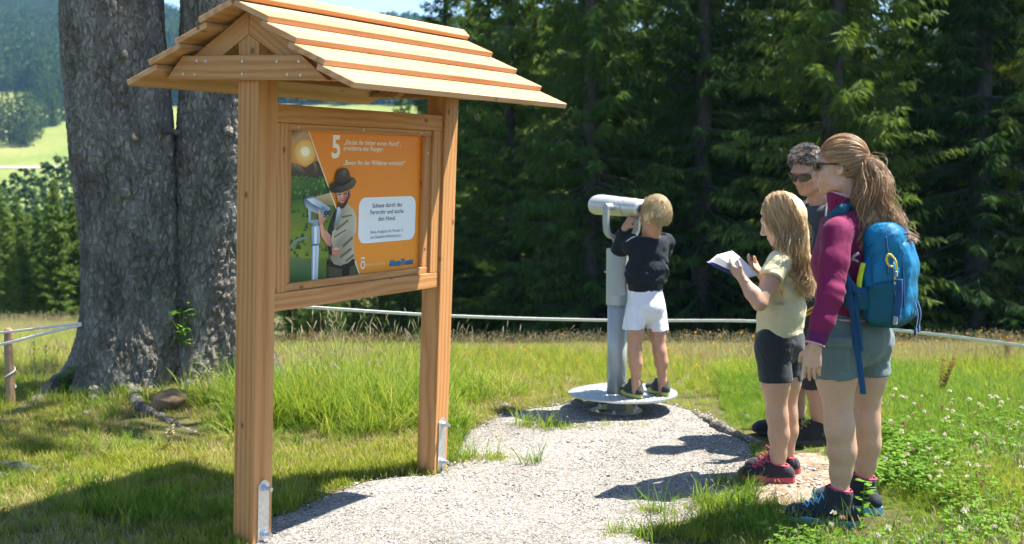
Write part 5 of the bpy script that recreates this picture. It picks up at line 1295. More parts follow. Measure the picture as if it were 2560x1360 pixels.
rngp = np.random.default_rng(31)

# ---------------------------------------------------------------- woman
MAG = cloth('magenta_fleece', (.175, .009, .062), .8, fold=.15, sheen=.06); PUR = cloth('purple_cuff', (.10, .010, .075), .8, sheen=.05); PINK = plain('pale_pink_binding', (.62, .34, .40), .8); OLV = cloth('grey_green_shorts', (.115, .155, .155), .85, fold=.35)
fw = np.array([-.85, .53, 0]); rw = np.array([.53, .85, 0])
C = lambda px, py, Y: at(px, py, Y)
wg = float(gz(1.4, 4.75))
LL = [(C(2096, 842, 4.73), .088), (C(2090, 945, 4.71), .079), (C(2098, 1055, 4.70), .054), (C(2098, 1080, 4.70), .0515), (C(2103, 1125, 4.715), .054), (C(2102, 1180, 4.72), .043), (C(2099, 1235, 4.72), .0345), (C(2099, 1290, 4.72), .036)]
RL = [(C(2160, 838, 4.90), .086), (C(2170, 945, 4.90), .075), (C(2166, 1045, 4.90), .052), (C(2164, 1066, 4.90), .0495), (C(2166, 1108, 4.915), .052), (C(2163, 1160, 4.92), .041), (C(2158, 1210, 4.92), .033), (C(2158, 1260, 4.92), .035)]
hw_ = C(2099, 413, 4.80); hdir = np.array([-.92, .385, -.05]); nb = C(2122, 520, 4.79)
SHL = C(2094, 580, 4.63); ELL = C(2075, 738, 4.54); WRL = C(2036, 866, 4.50); SHR = C(2164, 572, 4.95); ELR = C(2170, 735, 5.07); WRR = C(2140, 850, 5.08)
f = Field((C(1990, 900, 4.4)*[1, 0, 0]+[0, 4.32, -.02]), (C(2230, 320, 5.2)*[1, 0, 0]+[0, 5.25, 1.78]), .0065)
for ch in (LL, RL): f.chain(ch, .03)
for ch, sg in ((LL, 1), (RL, 1)): f.ell(ch[4][0]-fw*.016+[0, 0, .02], (.036, .036, .10), None, .04); f.ell(ch[2][0]+fw*.014+[0, 0, .005], (.028, .028, .05), None, .04)
f.ell(C(2128, 830, 4.81), (.16, .12, .11), basis(fw), .04); f.cone(C(2126, 780, 4.8), C(2116, 640, 4.8), .10, .125, .05, (rw, 1.25)); f.cone(C(2116, 640, 4.8), nb, .12, .06, .05)
f.chain([(SHL, .05), (ELL, .042), (WRL, .027)], .02); f.chain([(SHR, .05), (ELR, .042), (WRR, .027)], .02)
B, hp = head(f, hw_, hdir, .97, nb, .05)
hd = WRL-ELL; hd /= np.linalg.norm(hd)
hv = hand(WRL+hd*.0, hd*.75+np.array([.10, .1, -.66]), fw*.05+rw*1.0, -1, .28, .93, curls=(.22, .28, .34, .38))
hv2 = hand(WRR, (0, 0, -1), -rw, -1, .3, .93)
bodyV, bodyQ = joinvq(vq(f), hv, hv2)
woman = obj('person', bodyV, bodyQ, SKINF, smooth=True, base=(hw_[0], 4.8, wg), label='woman in magenta fleece and grey-green shorts with a long ponytail and blue backpack', cat='person')
# fleece
f = Field((C(2005, 900, 4.4)*[1, 0, 0]+[0, 4.36, .66]), (C(2230, 470, 5.2)*[1, 0, 0]+[0, 5.22, 1.52]), .0065)
f.cone(C(2126, 800, 4.8), C(2116, 650, 4.8), .118, .128, .04, (rw, 1.28)); f.cone(C(2116, 650, 4.8), C(2118, 575, 4.79), .130, .11, .05, (rw, 1.32)); f.cone(C(2117, 585, 4.79), C(2120, 525, 4.79), .085, .062, .06)
f.cone(SHL+[0, 0, -.01], C(2120, 560, 4.78), .060, .065, .04); f.cone(SHR+[0, 0, -.01], C(2120, 560, 4.78), .060, .065, .04)
f.ell(C(2078, 655, 4.86)+fw*.02, (.06, .055, .06), None, .05)
f.chain([(SHL, .061), (C(2085, 655, 4.585), .060), (ELL, .054), (C(2056, 800, 4.52), .048), (WRL-hd*.055, .042)], .02); f.chain([(SHR, .061), (ELR, .053), (WRR, .042)], .02)
f.plane(C(2120, 789, 4.8), (.02, 0, -1), bound=(C(2130, 850, 4.82), np.array([.2, .24, .16])*1.0))
f.plane(WRL-hd*.052, hd, bound=(WRL, .1)); f.wrinkle(.006, 8, 1, (1, 1, 1.2)); f.wrinkle(.0025, 26, 2)
def arm_folds(P):
    d = np.exp(-((P-(ELL+[0.02, 0, .0]))**2).sum(1)/.055**2); return .006*np.sin((P@hd)*120)*d
f.fold(arm_folds); f.plane(C(2120, 527, 4.79), (-.25, .1, 1), bound=(nb, .15))
fl = f.build('fleece_jacket', MAG, woman)
f = Field(WRL-.13, WRL+.13, .005); f.cone(WRL-hd*.075, WRL-hd*.008, .0445, .038, .0); f.plane(WRL-hd*.010, hd); f.plane(WRL-hd*.068, -hd); f.wrinkle(.003, 30, 5); f.build('cuff', PUR, fl)
V, Fc = tube([WRL-hd*.010+.0375*(np.cos(a)*np.cross(hd, [0, 1, 0])/np.linalg.norm(np.cross(hd, [0, 1, 0]))+np.sin(a)*np.cross(hd, np.cross(hd, [0, 1, 0]))/np.linalg.norm(np.cross(hd, np.cross(hd, [0, 1, 0])))) for a in np.linspace(0, 6.283, 25)], .0032, 6, False); obj('cuff_binding', V, Fc, PINK, fl, smooth=True)
f = Field(nb-.16, nb+.16, .005); ctr = C(2116, 505, 4.79); f.cone(ctr+[0, 0, -.05], ctr+[-.012, .004, .035], .072, .070, .0, (rw, 1.05)); f.cone(ctr+[0, 0, -.09], ctr+[-.012, .004, .08], .063, .062, .0, (rw, 1.05), op='d'); f.plane(ctr+[0, 0, .022], (.30, -.1, 1)); f.plane(ctr+[0, 0, -.055], (0, 0, -1)); f.wrinkle(.004, 25, 3)
f.ell(ctr+fw*.075+[0, 0, .02], (.02, .05, .09), basis(fw), .0, op='d'); f.build('collar', MAG, fl)
for sg in (0, 1):
    pts = [ctr+[0, 0, .022]+np.array([-.3*0, 0, 0])+.0715*(math.cos(a)*fw*.98+math.sin(a)*rw*1.05)+[0, 0, -.30*.0715*(math.cos(a)*fw[0]+math.sin(a)*rw[0])] for a in np.linspace(.5, 5.8, 30)]
    if sg == 0: V, Fc = tube(pts, .0035, 6); obj('collar_binding', V, Fc, PINK, fl, smooth=True)
hem = [C(2122, 790, 4.8)+np.array([0, 0, .0])+.128*math.cos(a)*fw+.162*math.sin(a)*rw for a in np.linspace(0, 6.283, 41)]; V, Fc = tube(hem, .005, 6, False); obj('hem_binding', V, Fc, PINK, fl, smooth=True)
# shorts
f = Field((C(2000, 900, 4.4)*[1, 0, 0]+[0, 4.45, .5]), (C(2240, 740, 5.2)*[1, 0, 0]+[0, 5.2, .98]), .006)
f.ell(C(2131, 835, 4.815), (.172, .130, .125), basis(fw), .03); f.ell(C(2138, 850, 4.76)-fw*.03, (.10, .10, .09), basis(fw), .05); f.ell(C(2160, 850, 4.88)-fw*.03, (.09, .10, .09), basis(fw), .05)
f.cone(C(2128, 770, 4.8), C(2130, 835, 4.81), .122, .135, .04, (rw, 1.25))
f.cone(LL[0][0], C(2089, 950, 4.71), .106, .101, .03); f.cone(RL[0][0], C(2170, 955, 4.90), .102, .097, .03)
f.plane(C(2089, 941, 4.71), (.10, -.02, -1), bound=(C(2070, 985, 4.66), .17)); f.plane(C(2170, 946, 4.90), (.05, 0, -1), bound=(C(2195, 985, 4.94), .165))
f.plane(C(2130, 945, 4.8), (0, 0, -1))
for ch in (LL, RL): f.cone(ch[1][0]+[0, 0, .035], ch[1][0]-[0, 0, .1], .078, .078, .0, op='d')
f.wrinkle(.008, 12, 4, (1, 1, 1.8)); f.wrinkle(.004, 30, 5); so = f.build('shorts', OLV, woman)
pc = C(2072, 885, 4.625); pb = basis(np.array([-.45, -.9, .0])); f = Field(pc-.14, pc+.14, .005); f.rbox(pc+np.array([.03, .01, -.005]), (.058, .012, .068), pb, .012, .0); f.build('cargo_pocket', OLV, so)
f = Field(pc-.14, pc+.14, .005); f.rbox(pc+np.array([.03, -.003, .052]), (.062, .013, .024), pb, .01, .0); f.build('pocket_flap', OLV, so)
# boots
BOOT = cloth('charcoal_boot', (.018, .024, .032), .75, fold=.35); SOLEB = plain('sky_blue_sole', (.13, .40, .55), .6); LACEB = plain('light_blue_lace', (.18, .50, .70), .7); TRIMP = plain('pink_trim', (.55, .04, .14), .7); SOLED = plain('dark_rubber_sole', (.02, .025, .03), .7)
ankL = C(2098, 1262, 4.72); ankR = C(2158, 1235, 4.92)
s1 = shoe(woman, ankL, (-.93, .36), .285, .098, .158, BOOT, SOLEB, LACEB, TRIMP, C(2099, 1232, 4.72), .0425, ground=wg+.006); shoe(woman, ankR, (-.80, .60), .285, .098, .158, BOOT, SOLEB, LACEB, TRIMP, C(2158, 1206, 4.92), .041, ground=float(gz(1.53, 4.92))+.006)
def shoe_word(txt, pL, pR, h_, parent, mat):
    cu = bpy.data.curves.new('lettering', 'FONT'); cu.body = txt; cu.size = 1; cu.offset = .01; to = bpy.data.objects.new('lettering', cu); col.objects.link(to)
    me = bpy.data.meshes.new_from_object(to.evaluated_get(bpy.context.evaluated_depsgraph_get())); bpy.data.objects.remove(to); n = len(me.vertices); co = np.empty(n*3); me.vertices.foreach_get('co', co); co = co.reshape(-1, 3)
    u_ = (co[:, 0]-co[:, 0].min())/(co[:, 0].max()-co[:, 0].min()); V = pL+(pR-pL)*u_[:, None]+np.array([0, 0, 1])*(co[:, 1]*h_/.7)[:, None]; Fc = [tuple(p_.vertices) for p_ in me.polygons]; obj('lettering', V, Fc, mat, parent)
nL = np.array([-.36, -.93, 0]); cL = np.array([ankL[0], ankL[1], wg]); shoe_word('LA SPORTIVA', cL+np.array([-.93, .36, 0])*.075+nL*.0515+[0, 0, .043], cL+np.array([-.93, .36, 0])*-.035+nL*.0475+[0, 0, .046], .0125, s1, plain('boot_print', (.10, .25, .30), .6))
# hair: cap, pulled-back strands, ponytail
f = Field(hw_-.17, hw_+.17, .006); q = .97; f.ell(hp(0, -.016, .026), np.array([.083, .103, .104])*q, B, .0); 
f.plane(hp(0, .012, -.012), B[:, 1]*.74-B[:, 2]*.67); f.wrinkle(.006, 22, 1)
hc = f.build('hair', H_WOM, woman)
KN = C(2146, 392, 4.765); NS = 1300; P = np.zeros((NS, 10, 3)); kn = (KN-hp(0, -.016, .026))@B/np.array([.083, .103, .104])/q; kn /= np.linalg.norm(kn)
for i in range(NS):
    while True:
        d = rngp.normal(size=3); d /= np.linalg.norm(d); w3 = hp(0, -.016, .026)+B@(d*np.array([.085, .105, .106])*q)
        if (w3-hp(0, .018, -.014))@(B[:, 1]*.74-B[:, 2]*.67) < .004 and d@kn < .93: break
    s = np.linspace(0, 1, 10); om = math.acos(np.clip(d@kn, -1, 1)); D = (np.sin((1-s)*om)[:, None]*d+np.sin(s*om)[:, None]*kn)/math.sin(om)
    lift = 1.02+.03*rngp.random()+.06*np.sin(s*math.pi)*(rngp.random()**4)
    P[i] = hp(0, -.016, .026)+(D*(np.array([.083, .103, .104])*q)*np.reshape(lift, (-1, 1)))@B.T
strands(P, .0011, .0009, 'swept_hair', H_WOM, hc)
ty = MB(); ty.tube([KN+.021*np.array([0, math.cos(a), math.sin(a)]) for a in np.linspace(0, 6.283, 18)], .008, 8, cap=False); ty.build('hair_tie', plain('black_hair_tie', (.01, .01, .012), .6), hc, smooth=True)
Lg = [KN, C(2150, 430, 4.755), C(2136, 490, 4.74), C(2137, 555, 4.72), C(2150, 605, 4.71)]; Rg = [KN, C(2192, 408, 4.75), C(2218, 480, 4.70), C(2248, 552, 4.66), C(2284, 598, 4.62)]
f = Field(C(2110, 640, 4.5)*[1, 0, 1]+[0, 4.5, 0], C(2300, 370, 4.9)*[1, 0, 1]+[0, 4.9, 0], .007)
f.chain([(KN, .020), (C(2166, 430, 4.75), .036), (C(2170, 490, 4.73), .046), (C(2180, 545, 4.70), .048), (C(2190, 585, 4.68), .030)], .03, (np.array([0, 1, 0]), .8)); f.wrinkle(.014, 20, 6, (2, 2, .5)); f.build('ponytail', H_WOM, hc)
P = lerp_paths(Lg, Rg, 1900, rngp, 16, (0, .028, 0), .017, 9., .010); strands(P, .0011, .0005, 'ponytail_strands', H_WOM, hc)
P = lerp_paths(Lg, Rg, 160, rngp, 18, (0, .04, 0), .016, 11., .024); strands(P, .0008, .0004, 'flyaway_strands', H_WOM, hc)
P = lerp_paths([KN, C(2150, 450, 4.72), C(2150, 540, 4.69), C(2140, 590, 4.67), C(2135, 625, 4.66)], [KN, C(2190, 440, 4.72), C(2185, 540, 4.68), C(2175, 600, 4.66), C(2165, 640, 4.66)], 130, rngp, 18, (0, .015, 0), .009, 9., .006); strands(P, .0018, .0007, 'loose_locks', H_WOM, hc)
glasses('sunglasses', hp(0, 0, .0), B, .97, 'dark sunglasses worn by the woman with the ponytail', (.03, .02, .015), (.02, .012, .01))

# ---------------------------------------------------------------- blue backpack
BLU = cloth('blue_nylon', (.003, .15, .31), .5, fold=.3, sheen=.0); BLD = cloth('dark_teal_nylon', (.004, .08, .125), .6, fold=.3, sheen=0); STR = cloth('navy_webbing', (.006, .06, .17), .7, fold=.1); LIM = plain('lime_trim', (.50, .58, .02), .6); BUK = plain('grey_plastic_buckle', (.25, .27, .28), .4); YEL = plain('yellow_cord', (.62, .50, .03), .6)
bc = C(2232, 690, 4.655); bd = np.array([.84, -.54, 0]); bd /= np.linalg.norm(bd); bl = np.array([-.54, -.84, 0]); up_ = np.array([.04, -.02, 1.0]); BB = np.stack([bl, bd, np.cross(bl, bd)], 1)
bp = lambda x, y, z: bc+bl*x+bd*y+np.array([0, 0, z])
pack = empty('backpack', bp(0, 0, -.21), label='bright blue hiking backpack worn by the woman in the magenta fleece', cat='backpack')
f = Field(bc-.32, bc+.32, .0065)
f.rbox(bp(0, -.015, -.06), (.135, .082, .135), BB, .05, .0); f.rbox(bp(0, -.03, .085), (.118, .070, .125), BB, .045, .04); f.cone(bp(-.06, -.02, .15), bp(.06, -.02, .15), .066, .066, .05)
f.wrinkle(.009, 9, 3); f.wrinkle(.005, 24, 4); main = f.build('main_compartment', BLU, pack)
f = Field(bc-.32, bc+.32, .0065); f.rbox(bp(-.005, .048, -.055), (.105, .038, .135), BB, .036, .0); f.rbox(bp(-.005, .038, .07), (.095, .034, .08), BB, .034, .05); f.wrinkle(.009, 10, 7); f.wrinkle(.005, 26, 8); f.build('front_pocket', BLU, pack)
f = Field(bc-.32, bc+.32, .0065); f.rbox(bp(.110, -.01, -.10), (.038, .068, .098), BB, .035, .0); f.plane(bp(.11, 0, -.015), np.array([0, 0, 1])+bd*-.35); f.wrinkle(.008, 12, 8); f.build('side_pocket', BLD, pack)
f = Field(bc-.32, bc+.32, .0065); f.rbox(bp(0, -.01, -.165), (.128, .078, .04), BB, .038, .0); f.wrinkle(.006, 12, 9); f.build('base_panel', BLD, pack)
mb = MB(); band(mb, [bp(.137, -.085, .06), bp(.140, -.096, .0), bp(.138, -.10, -.06), bp(.134, -.09, -.10)], .012, .006, bl); mb.build('lime_trim', LIM, pack, smooth=True)
mb = MB(); band(mb, [bp(.131, .0, .17), bp(.140, .012, .1), bp(.142, .014, .02)], .004, .003, bl); mb.build('side_zip', STR, pack, smooth=True)
for s, Y0 in ((1, 4.60), (-1, 4.95)):
    mb = MB(); ct = SHL if s == 1 else SHR
    if s == 1: pts = [bp(.06, -.08, .17), C(2135, 530, 4.72), C(2110, 522, 4.68), C(2083, 545, 4.70), C(2066, 590, 4.71), C(2062, 650, 4.70), C(2080, 705, 4.66), C(2120, 745, 4.62), bp(.12, -.06, -.11)]
    else: pts = [bp(-.06, -.08, .17), C(2160, 530, 4.92), C(2128, 528, 4.93), C(2100, 560, 4.96), C(2085, 640, 4.97), C(2110, 720, 5.0), bp(-.12, -.06, -.11)]
    band(mb, pts, .024, .010, rw if s == 1 else rw, 40); mb.build('shoulder_strap', BLD if s == 1 else STR, pack, smooth=True)
mb = MB(); band(mb, [C(2112, 676, 4.585), C(2122, 735, 4.575), C(2134, 800, 4.60), C(2140, 855, 4.595), C(2150, 920, 4.60), C(2158, 985, 4.61)], .013, .003, (-.5, -.85, .1), 30); mb.build('hanging_strap', STR, pack, smooth=True)
mb = MB(); band(mb, [bp(.125, -.05, -.06), C(2140, 725, 4.585), C(2112, 690, 4.58)], .016, .004, (-.5, -.85, .1)); mb.build('load_strap', STR, pack, smooth=True)
f = Field(bc-.4, bc+.3, .006); f.chain([(bp(.125, -.02, -.10), .045), (bp(.135, -.11, -.10), .034), (C(2122, 760, 4.60), .022)], .02, (np.array([.5, .85, 0]), .3)); f.build('hip_fin', BLD, pack)
mb = MB(); band(mb, [C(2150, 850, 4.585), C(2146, 800, 4.58), C(2135, 745, 4.585)], .008, .002, (-.5, -.85, .1)); band(mb, [C(2150, 850, 4.585), C(2156, 878, 4.58)], .007, .004, (-.5, -.85, .1), 6); mb.build('belt_tail', STR, pack, smooth=True)
mb = MB(); band(mb, [bp(.139, .06, .0), bp(.150, .065, -.05), bp(.150, .06, -.12), bp(.149, .055, -.15)], .014, .004, bl); mb.build('compression_strap', STR, pack, smooth=True)
mb = MB(); mb.box((-.012, -.007, -.018), (.012, .007, .018), .003, 0, (BB, bp(.154, .054, -.165))); mb.box((-.010, -.005, -.01), (.010, .005, .014), .003, 0, (BB, bp(.148, .05, .02))); mb.build('strap_buckle', BUK, pack)
mb = MB(); mb.tube(spline([bp(.135, .035, .085), bp(.146, .02, .10), bp(.15, .01, .08), bp(.146, .02, .055), bp(.145, .035, .05)], 20), .0045, 6); mb.tube(spline([bp(.145, .04, .085), bp(.148, .05, .06), bp(.147, .045, .0)], 12), .004, 6); mb.build('yellow_cord', YEL, pack, smooth=True)
mb = MB(); mb.tube(spline([bp(.145, -.10, .10), bp(.152, -.12, .085), bp(.15, -.13, .07)], 8), .006, 6); mb.tube(spline([bp(.15, -.10, .065), bp(.152, -.125, .075)], 6), .005, 6); mb.build('carry_hook', BUK, pack, smooth=True)
for dx, zz in ((-.05, -.21), (.0, -.215)):
    mb = MB(); band(mb, [bp(dx, .09, -.10), bp(dx+.005, .105, -.15), bp(dx, .098, zz)], .009, .003, bd); mb.box((-.011, -.005, -.014), (.011, .005, .012), .003, 0, (BB, bp(dx, .098, zz-.008))); mb.build('loose_strap', STR, pack, smooth=False)
for nm_, pts in (('pocket_zip', [bp(.102, .074, -.12), bp(.106, .070, -.02), bp(.098, .060, .08), bp(.06, .058, .145), bp(-.04, .058, .15), bp(-.10, .06, .09)]), ('lid_zip', [bp(.122, -.07, .12), bp(.126, -.02, .165), bp(.108, .03, .17), bp(.05, .052, .18), bp(-.06, .05, .18)]), ('seam', [bp(.136, .03, .10), bp(.139, .036, .0), bp(.136, .05, -.10), bp(.12, .06, -.18)]), ('seam', [bp(.137, -.05, .10), bp(.142, -.05, .04), bp(.143, -.045, -.02)])):
    mb = MB(); mb.tube(spline(pts, 24), .0032, 6); mb.build(nm_, STR, pack, smooth=True)
# ---------------------------------------------------------------- girl
CRE = cloth('cream_t_shirt', (.62, .56, .36), .85, fold=.3); BLK = cloth('black_shorts', (.020, .026, .032), .7, fold=.35)
fg = np.array([-.94, .34, 0]); rg_ = np.array([.34, .94, 0]); gg = float(gz(1.25, 5.4))
LL = [(C(1932, 862, 5.36), .078), (C(1939, 960, 5.35), .066), (C(1943, 1032, 5.35), .046), (C(1943, 1048, 5.35), .0435), (C(1946, 1085, 5.36), .045), (C(1946, 1135, 5.365), .036), (C(1944, 1180, 5.365), .032), (C(1944, 1208, 5.365), .033)]
RL = [(C(1966, 860, 5.50), .076), (C(1968, 955, 5.50), .064), (C(1968, 1026, 5.50), .044), (C(1968, 1042, 5.50), .042), (C(1969, 1076, 5.51), .044), (C(1966, 1125, 5.515), .034), (C(1962, 1166, 5.515), .031), (C(1962, 1192, 5.515), .032)]
hg = C(1951, 548, 5.40); gd = np.array([-.88, .30, -.34]); nb = C(1972, 628, 5.42)
SHL = C(1948, 652, 5.29); ELL = C(1899, 758, 5.20); WRL = C(1856, 697, 5.235); SHR = C(1988, 645, 5.56); ELR = C(1942, 742, 5.62); WRR = C(1901, 683, 5.53)
f = Field(C(1780, 900, 5.1)*[1, 0, 0]+[0, 5.08, -.02], C(2060, 470, 5.7)*[1, 0, 0]+[0, 5.76, 1.55], .006)
for ch in (LL, RL): f.chain(ch, .025)
for ch in (LL, RL): f.ell(ch[4][0]-fg*.012+[0, 0, .015], (.030, .030, .08), None, .035); f.ell(ch[2][0]+fg*.011, (.025, .025, .04), None, .035)
f.ell(C(1949, 850, 5.43), (.125, .10, .10), basis(fg), .04); f.cone(C(1950, 800, 5.42), C(1962, 700, 5.42), .075, .086, .05, (rg_, 1.22)); f.cone(C(1962, 700, 5.42), nb, .09, .045, .05)
f.chain([(SHL, .045), (C(1925, 705, 5.245), .042), (ELL, .034), (C(1880, 732, 5.215), .034), (WRL, .0225)], .015); f.chain([(SHR, .045), (ELR, .034), (WRR, .0225)], .015)
B, hp = head(f, hg, gd, .93, nb, .044)
bk_c = C(1845, 662, 5.37)
hv = hand(WRL, C(1826, 668, 5.28)-WRL, np.array([.25, .55, .75]), -1, .35, .82, thumb=.6); hv2 = hand(WRR, C(1876, 660, 5.50)-WRR, np.array([.2, -.4, .8]), 1, .3, .82)
girl = obj('person', *joinvq(vq(f), hv, hv2), SKINF, smooth=True, base=(hg[0], 5.42, gg), label='girl with long wavy golden hair in a cream t-shirt, reading a booklet', cat='person')
eyes(hp, B, .93, girl)
f = Field(C(1860, 900, 5.1)*[1, 0, 0]+[0, 5.14, .72], C(2060, 600, 5.7)*[1, 0, 0]+[0, 5.74, 1.30], .006)
f.cone(C(1948, 836, 5.43), C(1952, 780, 5.43), .112, .104, .03, (rg_, 1.28)); f.cone(C(1952, 780, 5.43), C(1962, 690, 5.42), .104, .106, .04, (rg_, 1.28)); f.cone(C(1962, 690, 5.42), C(1968, 650, 5.42), .104, .075, .05, (rg_, 1.3)); f.cone(C(1968, 655, 5.42), C(1972, 632, 5.42), .066, .05, .05)
ud = C(1925, 705, 5.245)-SHL; ud /= np.linalg.norm(ud); e_ = C(1929, 694, 5.25)
f.cone(SHL+[0, 0, -.006], C(1968, 650, 5.42), .050, .055, .04); f.cone(SHL, e_+ud*.03, .053, .057, .03); f.plane(e_, ud, bound=(e_+ud*.05, .085)); f.cone(e_-ud*.015, e_+ud*.06, .047, .046, 0, op='d')
ur = ELR-SHR; ur /= np.linalg.norm(ur); f.cone(SHR+[0, 0, -.006], C(1968, 650, 5.42), .050, .055, .04); f.cone(SHR, SHR+ur*.12, .052, .055, .03); f.plane(SHR+ur*.10, ur, bound=(SHR+ur*.16, .09))
f.plane(C(1948, 834, 5.43), (.03, 0, -1), bound=(C(1948, 900, 5.43), .2)); f.wrinkle(.010, 10, 21, (1, 1, 1.5)); f.wrinkle(.004, 28, 22)
f.fold(lambda P: .005*np.sin(P[:, 2]*75+P[:, 0]*60)*np.exp(-((P[:, 2]-.93)/.07)**2)); f.plane(nb+[0, 0, .0], (-.3, .1, 1), bound=(nb+[0, 0, .03], .1)); f.build('t_shirt', CRE, girl)
f = Field(C(1860, 900, 5.1)*[1, 0, 0]+[0, 5.18, .46], C(2040, 700, 5.7)*[1, 0, 0]+[0, 5.72, .86], .006)
f.ell(C(1949, 855, 5.43), (.138, .112, .11), basis(fg), .03); f.cone(LL[0][0], C(1940, 960, 5.35), .088, .081, .03); f.cone(RL[0][0], C(1968, 955, 5.50), .086, .078, .03); f.cone(C(1949, 815, 5.43), C(1949, 850, 5.43), .10, .11, .03, (rg_, 1.25))
f.plane(C(1940, 953, 5.35), (.02, 0, -1), bound=(C(1930, 995, 5.32), .15)); f.plane(C(1968, 950, 5.5), (.02, 0, -1), bound=(C(1985, 990, 5.55), .14))
for ch in (LL, RL): f.cone(ch[1][0]+[0, 0, .04], ch[1][0]-[0, 0, .1], .062, .062, .0, op='d')
f.wrinkle(.006, 11, 24, (1, 1, 1.5)); f.wrinkle(.003, 26, 25); f.build('shorts', BLK, girl)
SHG = cloth('dark_purple_shoe', (.028, .022, .030), .7, fold=.4); SOLR = plain('coral_sole', (.48, .07, .085), .6); LACR = plain('pink_lace', (.60, .08, .14), .7)
shoe(girl, C(1947, 1200, 5.365), (-.97, .22), .245, .086, .085, SHG, SOLR, LACR, LACR, C(1944, 1186, 5.365), .0355, ground=gg+.008); shoe(girl, C(1962, 1182, 5.515), (-.97, .22), .245, .086, .085, SHG, SOLR, LACR, LACR, C(1962, 1172, 5.515), .034, ground=float(gz(1.33, 5.5))+.008)
f = Field(C(1880, 760, 5.2)*[1, 0, 1]+[0, 5.2, 0], C(2070, 460, 5.6)*[1, 0, 1]+[0, 5.66, 0], .007); q = .93
f.ell(hp(0, -.018, .028), np.array([.084, .104, .103])*q, B, .0); f.plane(hp(0, .034, -.01), B[:, 1]*.86-B[:, 2]*.5, bound=(hg, .2))
f.chain([(hp(0, -.055, .0), .075), (C(1982, 610, 5.42), .066), (C(1995, 660, 5.40), .060), (C(2008, 700, 5.40), .046), (C(2018, 725, 5.40), .024)], .04); f.wrinkle(.018, 16, 26, (1.6, 1.6, .7)); hc = f.build('hair', H_GIRL, girl)
N_ = 420; tops = []
for i in range(1900):
    th_ = rngp.uniform(-1, 1); fr = rngp.uniform(-.9, .9)         # root near the parting, flowing over the side
    side = -1 if rngp.random() < .72 else 1
    root = hp(side*.01+.012*rngp.normal(), .085-.15*rngp.random(), .0)
    yl = rngp.uniform(-.095, .068); r0 = hp(side*.012, yl*.85-.005, .138*math.sqrt(max(.05, 1-((yl+.016)/.108)**2)))
    a = rngp.random(); sd2 = hp(side*(.093+.010*rngp.random()), yl-.012*rngp.random(), .02)
    low = hp(side*(.09+.014*rngp.random()), yl*.9-.025, -.07)
    fx = (yl+.095)/.163                                            # 1 = front locks
    ex = 2028-48*fx+rngp.normal(0, 9); ey = 722-16*fx+rngp.normal(0, 14); eY = (5.33 if side < 0 else 5.47)+rngp.normal(0, .03)
    mx = 2012-62*fx+rngp.normal(0, 5); my = 640+rngp.normal(0, 6)
    tops.append(spline([r0, hp(side*(.066+.004*rngp.random()), yl*.95-.006, .128*math.sqrt(max(.08, 1-((yl+.016)/.112)**2))), sd2, low, C(mx, my, (5.30 if side < 0 else 5.5)+rngp.normal(0, .025)), C((mx+ex)/2+8, 685, eY), C(ex, ey, eY)], 18))
P = np.array(tops); s = np.linspace(0, 1, 18)[None]; n = len(P); gph = rngp.uniform(0, 6.28, 40)[rngp.integers(0, 40, n)][:, None]+rngp.normal(0, .4, (n, 1))
P += np.array([1, -.3, .2])*(.016*np.sin(s*28+gph)*np.clip((s-.25)*2, 0, 1))[..., None]+np.array([.2, 1, 0])*(.016*np.cos(s*28+gph)*np.clip((s-.25)*2, 0, 1))[..., None]
P += np.cumsum(rngp.normal(0, .0007, P.shape), 1); strands(P, .0013, .0006, 'wavy_strands', H_GIRL, hc); P2 = P[::9]+rngp.normal(0, .012, (len(P[::9]), 1, 3))*np.clip(s*2, .1, 1)[..., None]+np.cumsum(rngp.normal(0, .0018, P[::9].shape), 1); strands(P2, .0008, .0004, 'flyaway_strands', H_GIRL, hc)
# booklet
PAP = plain('white_paper', (.82, .82, .84), .6, nz=.03); COV = plain('purple_blue_cover', (.14, .13, .42), .5)
a1, a2, a3, a4 = C(1790, 638, 5.28), C(1830, 627, 5.47), C(1893, 687, 5.44), C(1864, 694, 5.26)
nrm = np.cross(a2-a1, a4-a1); nrm /= np.linalg.norm(nrm); nrm *= np.sign(nrm[2]); book = empty('booklet', (a1+a3)/2-nrm*.01, label='open white booklet with a blue-purple cover held by the girl', cat='booklet')
def leafq(name, A, B_, C_, D, th, mat, bow=.0):
    n = 8; V = []
    for k in (0, -th):
        for i in range(n+1):
            u_ = i/n; b = nrm*(bow*math.sin(math.pi*u_)+k); V += [A+(D-A)*u_+b, B_+(C_-B_)*u_+b]
    m = 2*(n+1); Fc = [(2*i, 2*i+1, 2*i+3, 2*i+2) for i in range(n)]+[(m+2*i, m+2*i+2, m+2*i+3, m+2*i+1) for i in range(n)]+[(2*i, 2*i+2, m+2*i+2, m+2*i) for i in range(n)]+[(2*i+1, m+2*i+1, m+2*i+3, 2*i+3) for i in range(n)]+[(0, m, m+1, 1), (m-2, m-1, 2*m-1, 2*m-2)]
    return obj(name, V, Fc, mat, book)
leafq('page', a1, a2, a3, a4, .0008, PAP, .006)
for k in range(1, 5): leafq('page', a1+np.array([-.008*k, -.004*k, -.006*k]), a2+np.array([-.003*k, 0, -.003*k]), a3-nrm*.0016*k, a4-nrm*.0016*k, .0008, PAP, .005)
leafq('cover', a1+np.array([-.045, -.01, -.030]), a2+np.array([-.012, .0, -.022]), a3-nrm*.010, a4-nrm*.010, .0015, COV, -.004)

